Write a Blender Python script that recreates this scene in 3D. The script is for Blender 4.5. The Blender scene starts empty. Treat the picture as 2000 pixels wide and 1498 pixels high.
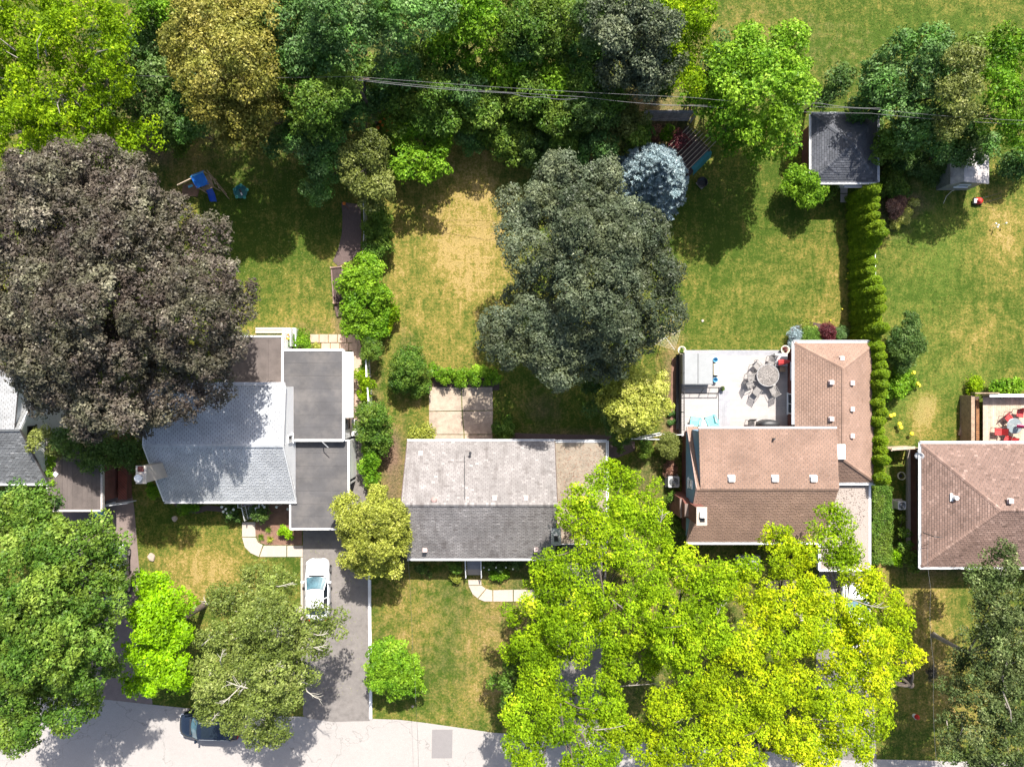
import bpy, math, random
import numpy as np
from mathutils import Vector, Matrix
R = math.radians
rng = np.random.default_rng(7)
rnd = random.Random(11)
scene = bpy.context.scene
COL = scene.collection

# ------------------------------------------------------------------ camera, light, exposure
CAM_H = 52.0; PXM = 25.64; CX, CY = 1000.0, 749.0
cam_d = bpy.data.cameras.new('camera'); cam = bpy.data.objects.new('camera', cam_d); COL.objects.link(cam)
cam.location = (0, 0, CAM_H); cam.rotation_euler = (0, 0, 0)
cam_d.sensor_width = 36; cam_d.lens = 36*CAM_H/(2000/PXM); cam_d.clip_end = 3000; cam_d.clip_start = 0.5
scene.camera = cam
SUN = Vector((0.20, 0.79, 1.0)).normalized()
EL = math.asin(SUN.z); AZ = math.atan2(SUN.x, SUN.y)
world = bpy.data.worlds.new('World'); scene.world = world; world.use_nodes = True
wn = world.node_tree.nodes; wl = world.node_tree.links
sky = wn.new('ShaderNodeTexSky'); sky.sky_type = 'NISHITA'; sky.sun_disc = False
sky.sun_elevation = EL; sky.sun_rotation = AZ; sky.air_density = 1.0; sky.dust_density = 3.0; sky.ozone_density = 0.6
wl.new(sky.outputs[0], wn['Background'].inputs['Color']); wn['Background'].inputs['Strength'].default_value = 0.10
sl = bpy.data.lights.new('sun', 'SUN'); sl.energy = 4.9; sl.angle = R(0.53); sl.color = (1.0, 0.955, 0.88)
so = bpy.data.objects.new('sun', sl); COL.objects.link(so); so.rotation_euler = SUN.to_track_quat('Z', 'Y').to_euler()
so.location = (20, 60, 80)
scene.view_settings.view_transform = 'Standard'; scene.view_settings.look = 'None'
scene.view_settings.exposure = 1.05; scene.view_settings.gamma = 1; scene.view_settings.use_curve_mapping = False

# ------------------------------------------------------------------ helpers
def W(px, py, z=0.0):
    k = (CAM_H - z)/CAM_H/PXM
    return Vector(((px-CX)*k, (CY-py)*k, z))
def S(r, z=0.0): return r*(CAM_H-z)/CAM_H/PXM

ORG = {}
class MB:
    """collects boxes, tubes and polygons; build() links them as one mesh object"""
    def __init__(s): s.v = []; s.f = []; s.t = []
    def add(s, vs, fs, tint=0.5):
        b = len(s.v); s.v += [tuple(v) for v in vs]
        for f in fs: s.f.append(tuple(b+i for i in f)); s.t.append(tint)
        return s
    def box(s, c, size, rz=0, tint=0.5, ry=0, rx=0):
        hx, hy, hz = size[0]/2, size[1]/2, size[2]/2
        M = Matrix.Rotation(rz, 3, 'Z') @ Matrix.Rotation(ry, 3, 'Y') @ Matrix.Rotation(rx, 3, 'X'); c = Vector(c)
        vs = [c + M @ Vector((x*hx, y*hy, z*hz)) for z in (-1, 1) for x, y in ((-1,-1),(1,-1),(1,1),(-1,1))]
        return s.add(vs, [(3,2,1,0),(4,5,6,7),(0,1,5,4),(1,2,6,5),(2,3,7,6),(3,0,4,7)], tint)
    def bb(s, x0, x1, y0, y1, z0, z1, tint=0.5):
        return s.box(((x0+x1)/2, (y0+y1)/2, (z0+z1)/2), (abs(x1-x0), abs(y1-y0), abs(z1-z0)), 0, tint)
    def beam(s, p, q, w, h, tint=0.5, up=Vector((0,0,1))):
        p = Vector(p); q = Vector(q); d = (q-p).normalized()
        sd = d.cross(up)
        if sd.length < 1e-4: sd = Vector((1,0,0))
        sd.normalize(); u = sd.cross(d)
        vs = [e + sd*a*w/2 + u*b*h/2 for e in (p, q) for a, b in ((-1,-1),(1,-1),(1,1),(-1,1))]
        return s.add(vs, [(3,2,1,0),(4,5,6,7),(0,1,5,4),(1,2,6,5),(2,3,7,6),(3,0,4,7)], tint)
    def prism(s, poly, z0, z1, tint=0.5):
        n = len(poly)
        a = sum(poly[i][0]*poly[(i+1)%n][1]-poly[(i+1)%n][0]*poly[i][1] for i in range(n))
        if a < 0: poly = poly[::-1]
        vs = [(p[0], p[1], z0) for p in poly] + [(p[0], p[1], z1) for p in poly]
        fs = [tuple(range(n, 2*n)), tuple(range(n-1, -1, -1))]
        fs += [(i, (i+1) % n, n+(i+1) % n, n+i) for i in range(n)]
        return s.add(vs, fs, tint)
    def xprism(s, prof, x0, x1, tint=0.5):
        """profile of (y, z), extruded along x"""
        n = len(prof)
        a = sum(prof[i][0]*prof[(i+1)%n][1]-prof[(i+1)%n][0]*prof[i][1] for i in range(n))
        if a < 0: prof = prof[::-1]
        vs = [(x0, y, z) for y, z in prof] + [(x1, y, z) for y, z in prof]
        fs = [tuple(range(n, 2*n)), tuple(range(n-1, -1, -1))]
        fs += [(i, (i+1) % n, n+(i+1) % n, n+i) for i in range(n)]
        return s.add(vs, fs, tint)
    def tube(s, pts, rad, n=6, tint=0.5, cap=True):
        pts = [Vector(p) for p in pts]
        if not hasattr(rad, '__len__'): rad = [rad]*len(pts)
        rings = []
        for i, p in enumerate(pts):
            d = (pts[min(i+1, len(pts)-1)] - pts[max(i-1, 0)]).normalized()
            a = d.cross(Vector((0,0,1)) if abs(d.z) < 0.95 else Vector((1,0,0))).normalized(); b = d.cross(a)
            rings += [p + (a*math.cos(2*math.pi*k/n) + b*math.sin(2*math.pi*k/n))*rad[i] for k in range(n)]
        fs = []
        for i in range(len(pts)-1):
            for k in range(n):
                fs.append((i*n+k, (i+1)*n+k, (i+1)*n+(k+1) % n, i*n+(k+1) % n))
        if cap: fs += [tuple(range(n)), tuple(range(len(pts)*n-1, (len(pts)-1)*n-1, -1))]
        return s.add(rings, fs, tint)
    def cyl(s, c, r, h, n=20, r2=None, tint=0.5):
        c = Vector(c); r2 = r if r2 is None else r2
        vs = [(c.x+r*math.cos(2*math.pi*k/n), c.y+r*math.sin(2*math.pi*k/n), c.z) for k in range(n)]
        vs += [(c.x+r2*math.cos(2*math.pi*k/n), c.y+r2*math.sin(2*math.pi*k/n), c.z+h) for k in range(n)]
        fs = [(k, (k+1) % n, n+(k+1) % n, n+k) for k in range(n)] + [tuple(range(n-1, -1, -1)), tuple(range(n, 2*n))]
        return s.add(vs, fs, tint)
    def lathe(s, c, prof, n=20, tint=0.5):
        c = Vector(c); vs = []; fs = []
        for r, z in prof: vs += [(c.x+r*math.cos(2*math.pi*k/n), c.y+r*math.sin(2*math.pi*k/n), c.z+z) for k in range(n)]
        for i in range(len(prof)-1):
            for k in range(n): fs.append((i*n+k, i*n+(k+1) % n, (i+1)*n+(k+1) % n, (i+1)*n+k))
        return s.add(vs, fs, tint)
    def build(s, name, mat, parent=None, smooth=False, local=None):
        if local is not None: s.v = [(v[0]-local[0], v[1]-local[1], v[2]-local[2]) for v in s.v]
        elif parent is not None:
            l = ORG.get(parent.name, (0,0,0))
            s.v = [(v[0]-l[0], v[1]-l[1], v[2]-l[2]) for v in s.v]
        me = bpy.data.meshes.new(name); me.from_pydata(s.v, [], s.f)
        at = me.attributes.new('tint', 'FLOAT', 'FACE'); at.data.foreach_set('value', s.t)
        if smooth: me.polygons.foreach_set('use_smooth', [True]*len(me.polygons))
        me.materials.append(mat); me.update()
        o = bpy.data.objects.new(name, me); COL.objects.link(o)
        if parent is not None: o.parent = parent
        return o

def thing(name, label, cat, loc=(0,0,0), group=None, rz=0):
    """an Empty at a thing's base; parts given in world coordinates are made relative to it"""
    o = bpy.data.objects.new(name, None); COL.objects.link(o); o.location = loc; o.rotation_euler = (0, 0, rz)
    o['label'] = label; o['category'] = cat; o.empty_display_size = 0.3
    if group: o['group'] = group
    ORG[o.name] = tuple(loc)
    return o
def tag(o, label, cat, group=None):
    o['label'] = label; o['category'] = cat
    if group: o['group'] = group
    return o
def origin_to(o, p):
    """moves a mesh object's origin to p without moving its vertices in the world"""
    me = o.data; n = len(me.vertices); a = np.empty(n*3); me.vertices.foreach_get('co', a)
    a = a.reshape(-1, 3) - np.array(p); me.vertices.foreach_set('co', a.ravel()); me.update(); o.location = p
def struct(o): o['kind'] = 'structure'; return o
def stuff(o): o['kind'] = 'stuff'; return o
def dup(root, loc, rz=0, label=None):
    r = root.copy(); COL.objects.link(r); r.location = loc; r.rotation_euler = (0, 0, rz)
    if label: r['label'] = label
    for c in list(root.children):
        d = c.copy(); COL.objects.link(d); d.parent = r
        for g in c.children:
            e = g.copy(); COL.objects.link(e); e.parent = d
    return r

# ------------------------------------------------------------------ materials
def nodes(name):
    m = bpy.data.materials.new(name); m.use_nodes = True; nt = m.node_tree
    return m, nt, nt.nodes['Principled BSDF']
def inp(nt, sock, v):
    if isinstance(v, bpy.types.NodeSocket): nt.links.new(v, sock)
    else: sock.default_value = v
def c4(c): return (c[0], c[1], c[2], 1.0)
def mixc(nt, f, a, b, mode='MIX'):
    n = nt.nodes.new('ShaderNodeMix'); n.data_type = 'RGBA'; n.blend_type = mode
    inp(nt, n.inputs[0], f)
    inp(nt, n.inputs[6], a if isinstance(a, bpy.types.NodeSocket) else c4(a))
    inp(nt, n.inputs[7], b if isinstance(b, bpy.types.NodeSocket) else c4(b)); return n.outputs[2]
def math_(nt, op, a, b=0.0, clamp=False):
    n = nt.nodes.new('ShaderNodeMath'); n.operation = op; n.use_clamp = clamp
    inp(nt, n.inputs[0], a); inp(nt, n.inputs[1], b); return n.outputs[0]
def coord(nt):
    g = nt.nodes.new('ShaderNodeNewGeometry'); return g.outputs['Position']
def noise(nt, scale, detail=3, rough=0.55, vec=None, dist=0):
    n = nt.nodes.new('ShaderNodeTexNoise'); n.inputs['Scale'].default_value = scale
    n.inputs['Detail'].default_value = detail; n.inputs['Roughness'].default_value = rough; n.inputs['Distortion'].default_value = dist
    nt.links.new(vec if vec is not None else coord(nt), n.inputs['Vector']); return n.outputs['Fac']
def ramp(nt, f, stops):
    n = nt.nodes.new('ShaderNodeValToRGB'); e = n.color_ramp.elements
    e[0].position, e[0].color = stops[0][0], c4(stops[0][1]); e[1].position, e[1].color = stops[-1][0], c4(stops[-1][1])
    for p, c in stops[1:-1]: x = e.new(p); x.color = c4(c)
    nt.links.new(f, n.inputs[0]); return n.outputs[0]
def attr(nt, name='tint'):
    n = nt.nodes.new('ShaderNodeAttribute'); n.attribute_name = name; return n.outputs['Fac']
def bump(nt, bs, h, strength=0.4, dist=0.02):
    n = nt.nodes.new('ShaderNodeBump'); n.inputs['Strength'].default_value = strength; n.inputs['Distance'].default_value = dist
    nt.links.new(h, n.inputs['Height']); nt.links.new(n.outputs[0], bs.inputs['Normal'])
_mc = {}
def M(name, col, rough=0.6, var=0.12, scale=3.0, metal=0.0, bmp=0.0, col2=None, spec=0.5, fine=14.0, dirt=None):
    """plain surface: base colour with two scales of mottling, tint attribute and fine relief"""
    if name in _mc: return _mc[name]
    m, nt, bs = nodes(name)
    a = noise(nt, scale, 4); b = noise(nt, fine, 3)
    f = math_(nt, 'ADD', math_(nt, 'MULTIPLY', a, 0.6), math_(nt, 'MULTIPLY', b, 0.4))
    lo = [c*(1-var*2) for c in col]; hi = [min(1, c*(1+var*1.6)) for c in (col2 or col)]
    c = ramp(nt, f, [(0.33, lo), (0.5, col), (0.67, hi)])
    if dirt:
        d = ramp(nt, noise(nt, 0.7, 5, 0.65), [(0.45, (0,0,0)), (0.7, (1,1,1))])
        c = mixc(nt, math_(nt, 'MULTIPLY', d, 0.55), c, dirt)
    t = attr(nt); tb = math_(nt, 'ADD', math_(nt, 'MULTIPLY', t, 0.5), 0.75)
    cc = nt.nodes.new('ShaderNodeCombineColor'); [nt.links.new(tb, cc.inputs[i]) for i in range(3)]
    c = mixc(nt, 1.0, c, cc.outputs[0], 'MULTIPLY')
    nt.links.new(c, bs.inputs['Base Color']); bs.inputs['Roughness'].default_value = rough
    bs.inputs['Metallic'].default_value = metal; bs.inputs['Specular IOR Level'].default_value = spec
    if bmp: bump(nt, bs, b, bmp, 0.01)
    _mc[name] = m; return m

def leafmat(name, dark, mid, light, tip=None, trans=0.16, rough=0.52, spec=0.26, alt=None, am=0.55):
    m, nt, bs = nodes(name)
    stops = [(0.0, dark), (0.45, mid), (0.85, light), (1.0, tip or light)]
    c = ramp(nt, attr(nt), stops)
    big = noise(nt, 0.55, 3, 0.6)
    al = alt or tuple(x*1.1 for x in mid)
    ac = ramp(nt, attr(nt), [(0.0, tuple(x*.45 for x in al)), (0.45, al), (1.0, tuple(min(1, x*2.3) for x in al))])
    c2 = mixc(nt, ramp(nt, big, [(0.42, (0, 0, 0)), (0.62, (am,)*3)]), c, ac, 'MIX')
    nt.links.new(c2, bs.inputs['Base Color']); bs.inputs['Roughness'].default_value = rough; bs.inputs['Specular IOR Level'].default_value = spec
    tr = nt.nodes.new('ShaderNodeBsdfTranslucent')
    warm = mixc(nt, 1.0, c2, (1.25, 1.35, 0.55), 'MULTIPLY'); nt.links.new(warm, tr.inputs['Color'])
    mx = nt.nodes.new('ShaderNodeMixShader'); mx.inputs[0].default_value = trans
    nt.links.new(bs.outputs[0], mx.inputs[1]); nt.links.new(tr.outputs[0], mx.inputs[2])
    nt.links.new(mx.outputs[0], nt.nodes['Material Output'].inputs['Surface']); return m

def shinglemat(name, lo, mid, hi, grime=None):
    m, nt, bs = nodes(name)
    c = ramp(nt, attr(nt), [(0.0, lo), (0.42, mid), (0.62, mid), (1.0, hi)])
    g = noise(nt, 60, 2); c = mixc(nt, 0.55, c, ramp(nt, g, [(0.3, (0.45,)*3), (0.7, (1.35,)*3)]), 'MULTIPLY')
    w = ramp(nt, noise(nt, 0.55, 4, 0.6), [(0.3, (0.82,)*3), (0.7, (1.15,)*3)]); c = mixc(nt, 1.0, c, w, 'MULTIPLY')
    if grime:
        sc = nt.nodes.new('ShaderNodeMapping'); sc.inputs['Scale'].default_value = (3.0, 0.5, 1); nt.links.new(coord(nt), sc.inputs[0])
        d = ramp(nt, noise(nt, 0.8, 4, 0.6, sc.outputs[0]), [(0.5, (0,0,0)), (0.72, (0.55,)*3)]); c = mixc(nt, d, c, grime)
    nt.links.new(c, bs.inputs['Base Color']); bs.inputs['Roughness'].default_value = 0.85; bs.inputs['Specular IOR Level'].default_value = 0.25
    bump(nt, bs, g, 0.5, 0.008); return m

def brickmat(name, c1, c2, mortar):
    m, nt, bs = nodes(name)
    b = nt.nodes.new('ShaderNodeTexBrick'); b.inputs['Color1'].default_value = c4(c1); b.inputs['Color2'].default_value = c4(c2)
    b.inputs['Mortar'].default_value = c4(mortar); b.inputs['Scale'].default_value = 1
    b.inputs['Brick Width'].default_value = 0.22; b.inputs['Row Height'].default_value = 0.08; b.inputs['Mortar Size'].default_value = 0.009
    p = coord(nt); sx = nt.nodes.new('ShaderNodeSeparateXYZ'); nt.links.new(p, sx.inputs[0])
    cx = nt.nodes.new('ShaderNodeCombineXYZ'); nt.links.new(math_(nt, 'ADD', sx.outputs[0], sx.outputs[1]), cx.inputs[0]); nt.links.new(sx.outputs[2], cx.inputs[1])
    nt.links.new(cx.outputs[0], b.inputs['Vector'])
    w = ramp(nt, noise(nt, 1.5, 4), [(0.3, (0.7,)*3), (0.7, (1.2,)*3)])
    nt.links.new(mixc(nt, 1.0, b.outputs['Color'], w, 'MULTIPLY'), bs.inputs['Base Color']); bs.inputs['Roughness'].default_value = 0.85
    bump(nt, bs, math_(nt, 'SUBTRACT', 1.0, b.outputs['Fac']), 0.6, 0.01); return m

def groundmat():
    m, nt, bs = nodes('grass_ground')
    dry = attr(nt, 'dry'); lush = attr(nt, 'lush'); soil = attr(nt, 'soil')
    n1 = noise(nt, 0.35, 5, 0.6, dist=0.4); n2 = noise(nt, 1.6, 5, 0.65); n3 = noise(nt, 6, 4, 0.7); n4 = noise(nt, 15, 4, 0.75)
    d = math_(nt, 'ADD', dry, math_(nt, 'MULTIPLY', math_(nt, 'SUBTRACT', n1, 0.5), 1.2))
    d = math_(nt, 'ADD', d, math_(nt, 'MULTIPLY', math_(nt, 'SUBTRACT', n2, 0.5), 1.6))
    d = math_(nt, 'ADD', d, math_(nt, 'MULTIPLY', math_(nt, 'SUBTRACT', n3, 0.5), 2.0))
    st = nt.nodes.new('ShaderNodeMapping'); st.inputs['Scale'].default_value = (3.2, 0.45, 1); nt.links.new(coord(nt), st.inputs[0])
    d = math_(nt, 'ADD', d, math_(nt, 'MULTIPLY', math_(nt, 'SUBTRACT', noise(nt, 1.0, 4, 0.6, st.outputs[0]), 0.5), 0.9))
    c = ramp(nt, d, [(0.02, (0.045,0.080,0.008)), (0.30, (0.092,0.113,0.018)), (0.55, (0.158,0.148,0.030)), (0.80, (0.240,0.185,0.048)), (1.0, (0.330,0.240,0.090))])
    gl = math_(nt, 'ADD', lush, math_(nt, 'MULTIPLY', math_(nt, 'SUBTRACT', n2, 0.55), 1.2), True)
    c = mixc(nt, math_(nt, 'MULTIPLY', gl, 0.75), c, (0.085, 0.148, 0.020))
    sp = math_(nt, 'ADD', soil, math_(nt, 'MULTIPLY', math_(nt, 'SUBTRACT', n2, 0.5), 1.0), True)
    sp = math_(nt, 'MULTIPLY', sp, math_(nt, 'GREATER_THAN', soil, 0.02))
    c = mixc(nt, sp, c, ramp(nt, n3, [(0.3, (0.10,0.065,0.042)), (0.7, (0.24,0.16,0.11))]))
    f = ramp(nt, n4, [(0.3, (0.38,0.42,0.36)), (0.5, (1,1,1)), (0.72, (1.7,1.6,1.5))])
    c = mixc(nt, 0.9, c, f, 'MULTIPLY')
    nt.links.new(c, bs.inputs['Base Color']); bs.inputs['Roughness'].default_value = 0.9; bs.inputs['Specular IOR Level'].default_value = 0.15
    h = math_(nt, 'ADD', n4, math_(nt, 'MULTIPLY', n3, 1.5)); bump(nt, bs, h, 0.9, 0.05); return m

def roadmat(name, col, fine=45, stain=0.12, cracks=True):
    m, nt, bs = nodes(name)
    a = noise(nt, 0.4, 5, 0.6); b = noise(nt, fine, 3, 0.7); d = noise(nt, 3.0, 4, 0.6)
    c = ramp(nt, math_(nt, 'ADD', math_(nt, 'MULTIPLY', a, 0.5), math_(nt, 'MULTIPLY', d, 0.5)), [(0.3, [x*(1-stain*1.5) for x in col]), (0.5, col), (0.7, [x*(1+stain) for x in col])])
    c = mixc(nt, 0.8, c, ramp(nt, b, [(0.25, (0.62,)*3), (0.5, (1,)*3), (0.78, (1.4,)*3)]), 'MULTIPLY')
    if cracks:
        v = nt.nodes.new('ShaderNodeTexVoronoi'); v.feature = 'DISTANCE_TO_EDGE'; v.inputs['Scale'].default_value = 0.16
        w = nt.nodes.new('ShaderNodeTexNoise'); w.inputs['Scale'].default_value = 1.3; w.inputs['Detail'].default_value = 5
        nt.links.new(coord(nt), w.inputs['Vector'])
        vm = nt.nodes.new('ShaderNodeVectorMath'); vm.operation = 'ADD'; nt.links.new(coord(nt), vm.inputs[0])
        vs = nt.nodes.new('ShaderNodeVectorMath'); vs.operation = 'SCALE'; vs.inputs['Scale'].default_value = 2.0
        nt.links.new(w.outputs['Color'], vs.inputs[0]); nt.links.new(vs.outputs[0], vm.inputs[1]); nt.links.new(vm.outputs[0], v.inputs['Vector'])
        k = ramp(nt, v.outputs['Distance'], [(0.0, (0.6,)*3), (0.006, (0,0,0))]); c = mixc(nt, k, c, [x*0.35 for x in col])
    nt.links.new(c, bs.inputs['Base Color']); bs.inputs['Roughness'].default_value = 0.88; bs.inputs['Specular IOR Level'].default_value = 0.3
    bump(nt, bs, b, 0.35, 0.01); return m

m_ground = groundmat()
m_road = roadmat('worn_pale_road', (0.325, 0.302, 0.286), stain=0.05)
m_patchroad = roadmat('asphalt_patch', (0.215, 0.20, 0.198), stain=0.05, cracks=False)
m_asphalt = roadmat('driveway_asphalt', (0.18, 0.163, 0.152), stain=0.22, cracks=False)
m_asphalt2 = roadmat('brown_asphalt', (0.20, 0.155, 0.14), stain=0.12, cracks=False)
m_conc = roadmat('pale_concrete', (0.42, 0.36, 0.31), 30, 0.08, False)
m_concold = roadmat('stained_concrete', (0.36, 0.29, 0.225), 22, 0.3, False)
m_paver = roadmat('pink_paver', (0.42, 0.30, 0.235), 30, 0.15, False)
m_soil = roadmat('garden_soil', (0.20, 0.115, 0.08), 16, 0.3, False)
m_darksoil = roadmat('dark_mulch', (0.075, 0.052, 0.045), 16, 0.3, False)
m_mulchpath = roadmat('mulch_path', (0.115, 0.082, 0.075), 20, 0.15, False)
m_gravel = roadmat('roof_gravel', (0.265, 0.222, 0.175), 26, 0.28, False)
m_shg_h1 = shinglemat('shingle_charcoal_grey', (0.12,)*3, (0.20,0.205,0.21), (0.36,)*3)
m_shg_h2 = shinglemat('shingle_pale_grey', (0.36,0.375,0.395), (0.44,0.455,0.475), (0.53,0.54,0.55))
m_shg_h3 = shinglemat('shingle_weathered_brown_grey', (0.16,0.143,0.138), (0.245,0.228,0.222), (0.35,0.325,0.315), (0.10,0.085,0.08))
m_shg_h4 = shinglemat('shingle_rose_brown', (0.235,0.150,0.112), (0.272,0.178,0.135), (0.31,0.205,0.16))
m_shg_h5 = shinglemat('shingle_mottled_red_brown', (0.12,0.078,0.062), (0.20,0.132,0.108), (0.31,0.215,0.18))
m_shg_g = shinglemat('shingle_slate', (0.052,0.056,0.066), (0.085,0.09,0.105), (0.15,0.155,0.175))
m_brick = brickmat('red_brick', (0.22,0.055,0.035), (0.16,0.045,0.032), (0.20,0.15,0.13))
m_brickd = brickmat('dark_red_brick', (0.15,0.04,0.032), (0.11,0.032,0.028), (0.13,0.09,0.08))
m_white = M('white_paint', (0.78,0.78,0.78), 0.5, 0.04, 1.5, dirt=(0.55,0.53,0.5))
m_gutter = M('white_gutter_aluminium', (0.74,0.74,0.75), 0.35, 0.05, 2.0)
m_siding = M('white_siding', (0.82,0.82,0.82), 0.55, 0.04, 1.0)
m_blue = M('blue_siding', (0.17,0.30,0.44), 0.6, 0.05, 1.2)
m_bitumen = M('grey_bitumen_membrane', (0.080,0.077,0.080), 0.8, 0.13, 0.9, bmp=0.3, fine=30, dirt=(0.165,0.15,0.14))
m_bitumenb = M('brown_bitumen', (0.110,0.090,0.082), 0.85, 0.16, 1.5, bmp=0.3, fine=25)
m_underlay = M('roof_deck_dark', (0.11,0.10,0.10), 0.9)
m_wood = M('weathered_wood', (0.30,0.21,0.14), 0.8, 0.2, 4, bmp=0.3)
m_woodd = M('dark_wood', (0.085,0.055,0.045), 0.8, 0.2, 4, bmp=0.3)
m_cedarwood = M('tan_cedar_board', (0.44,0.345,0.26), 0.75, 0.14, 5, bmp=0.3)
m_orangewood = M('orange_stained_wood', (0.26,0.12,0.05), 0.7, 0.2, 5)
m_deck = M('grey_composite_deck', (0.365,0.335,0.32), 0.6, 0.05, 2.5, bmp=0.15)
m_deckd = M('dark_grey_composite', (0.27,0.27,0.29), 0.6, 0.08, 3)
m_metal = M('galvanised_metal', (0.45,0.46,0.47), 0.4, 0.1, 4, metal=0.7)
m_alu = M('pale_vent_metal', (0.62,0.60,0.60), 0.45, 0.06, 6)
m_pinkvent = M('pink_grey_vent', (0.48,0.38,0.36), 0.6, 0.06, 6)
m_brownvent = M('brown_vent', (0.33,0.23,0.21), 0.6, 0.06, 6)
m_black = M('black_metal', (0.018,0.018,0.02), 0.4, 0.1, 5)
m_dark = M('dark_plastic', (0.03,0.03,0.033), 0.5, 0.1, 5)
m_glass = M('dark_window_glass', (0.012,0.018,0.024), 0.06, 0.05, 1, spec=0.9)
m_grey = M('grey_plastic', (0.38,0.38,0.39), 0.5, 0.05, 4)
m_cover = M('pale_grey_vinyl', (0.27,0.28,0.285), 0.55, 0.05, 2)
m_teal = M('teal_plastic', (0.20,0.60,0.62), 0.45, 0.05, 4)
m_dteal = M('dark_teal_fabric', (0.02,0.15,0.16), 0.6, 0.1, 4)
m_bluep = M('royal_blue_plastic', (0.012,0.075,0.48), 0.35, 0.06, 4)
m_bluet = M('blue_tarpaulin', (0.015,0.13,0.50), 0.4, 0.06, 4)
m_lblue = M('light_blue_plastic', (0.12,0.42,0.62), 0.4, 0.05, 4)
m_red = M('red_fabric', (0.52,0.045,0.045), 0.6, 0.08, 5)
m_redp = M('red_enamel', (0.45,0.02,0.015), 0.3, 0.05, 5)
m_pink = M('magenta_fabric', (0.58,0.015,0.16), 0.6, 0.08, 5)
m_cream = M('cream_stone', (0.66,0.60,0.44), 0.7, 0.08, 5)
m_stone = M('grey_stone', (0.38,0.31,0.25), 0.85, 0.15, 4, bmp=0.4)
m_mosaic = M('mosaic_tile', (0.20,0.18,0.165), 0.5, 0.7, 14, fine=30)
m_carw = M('white_car_paint', (0.74,0.75,0.77), 0.18, 0.01, 1, spec=0.6)
m_card = M('dark_navy_car_paint', (0.010,0.016,0.030), 0.12, 0.02, 1, spec=0.8)
m_carg = M('grey_car_paint', (0.10,0.11,0.12), 0.2, 0.02, 1, metal=0.3, spec=0.6)
m_screen = M('windscreen_glass', (0.06,0.13,0.16), 0.08, 0.3, 1.5, spec=1.0)
m_tyre = M('tyre_rubber', (0.02,)*3, 0.8)
m_lamp = M('headlight_lens', (0.6,0.62,0.65), 0.1, 0.02)
m_tail = M('tail_light_lens', (0.4,0.01,0.01), 0.2, 0.02)
m_bark = M('brown_bark', (0.10,0.078,0.062), 0.9, 0.25, 5, bmp=0.6)
m_birch = M('pale_birch_bark', (0.42,0.39,0.33), 0.8, 0.12, 6)
m_dead = M('grey_dead_wood', (0.27,0.24,0.21), 0.85, 0.15, 6)
m_flower = M('white_petals', (0.75,0.78,0.7), 0.6, 0.05, 5)
m_yflower = M('yellow_petals', (0.78,0.66,0.03), 0.6, 0.05, 5)
m_oflower = M('orange_petals', (0.62,0.15,0.01), 0.6, 0.1, 5)

L_purple = leafmat('leaf_purple_maple', (0.026,0.019,0.017), (0.072,0.056,0.044), (0.140,0.118,0.090), (0.29,0.26,0.19), 0.06, 0.5, 0.24, (0.070,0.074,0.038), 0.6)
L_grey = leafmat('leaf_grey_green_maple', (0.022,0.034,0.016), (0.062,0.083,0.044), (0.128,0.158,0.092), (0.28,0.31,0.20), 0.05, 0.5, 0.24, (0.080,0.088,0.036), 0.5)
L_gold = leafmat('leaf_golden', (0.065,0.070,0.008), (0.19,0.170,0.026), (0.37,0.33,0.070), (0.54,0.48,0.16), 0.16, 0.52, 0.2, (0.125,0.145,0.022), 0.6)
L_lime = leafmat('leaf_lime', (0.09,0.17,0.003), (0.20,0.38,0.005), (0.31,0.52,0.007), (0.40,0.60,0.015), 0.30, 0.5, 0.2)
L_yel = leafmat('leaf_yellow_green', (0.085,0.140,0.003), (0.255,0.345,0.006), (0.46,0.51,0.009), (0.66,0.62,0.025), 0.26, 0.6, 0.08, (0.160,0.275,0.008), 0.5)
L_yg = leafmat('leaf_fresh_yellow_green', (0.060,0.120,0.003), (0.175,0.285,0.006), (0.34,0.46,0.010), (0.52,0.58,0.03), 0.26, 0.6, 0.08, (0.130,0.245,0.008), 0.5)
L_green = leafmat('leaf_mid_green', (0.022,0.062,0.006), (0.066,0.142,0.014), (0.150,0.255,0.034), (0.27,0.37,0.08), 0.16, 0.52, 0.2, (0.115,0.155,0.016), 0.6)
L_bright = leafmat('leaf_bright_green', (0.035,0.100,0.004), (0.100,0.230,0.010), (0.21,0.38,0.022), (0.34,0.48,0.06), 0.22, 0.5, 0.16, (0.150,0.240,0.012), 0.5)
L_dark = leafmat('leaf_dark_green', (0.020,0.048,0.008), (0.052,0.110,0.020), (0.115,0.190,0.048), (0.20,0.27,0.10), 0.16, 0.52, 0.2, (0.075,0.120,0.018), 0.5)
L_teal = leafmat('leaf_blue_green', (0.022,0.060,0.012), (0.066,0.138,0.034), (0.150,0.245,0.075), (0.28,0.38,0.16), 0.16, 0.52, 0.22, (0.070,0.170,0.022), 0.7)
L_olive = leafmat('leaf_olive', (0.055,0.075,0.014), (0.130,0.155,0.030), (0.245,0.265,0.070), (0.37,0.37,0.15))
L_ygrey = leafmat('leaf_birch_olive', (0.045,0.070,0.012), (0.115,0.155,0.026), (0.215,0.255,0.060), (0.34,0.36,0.13))
L_locust = leafmat('leaf_yellow_locust', (0.085,0.10,0.012), (0.22,0.25,0.030), (0.43,0.44,0.08), (0.62,0.58,0.18))
L_feather = leafmat('leaf_grey_olive', (0.026,0.042,0.012), (0.074,0.102,0.030), (0.165,0.200,0.070), (0.34,0.37,0.17), 0.14, 0.55, 0.2, (0.055,0.095,0.022), 0.6)
L_spruce = leafmat('needle_silver_blue', (0.08,0.115,0.13), (0.19,0.26,0.285), (0.34,0.43,0.46), (0.50,0.60,0.62), 0.05)
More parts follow.
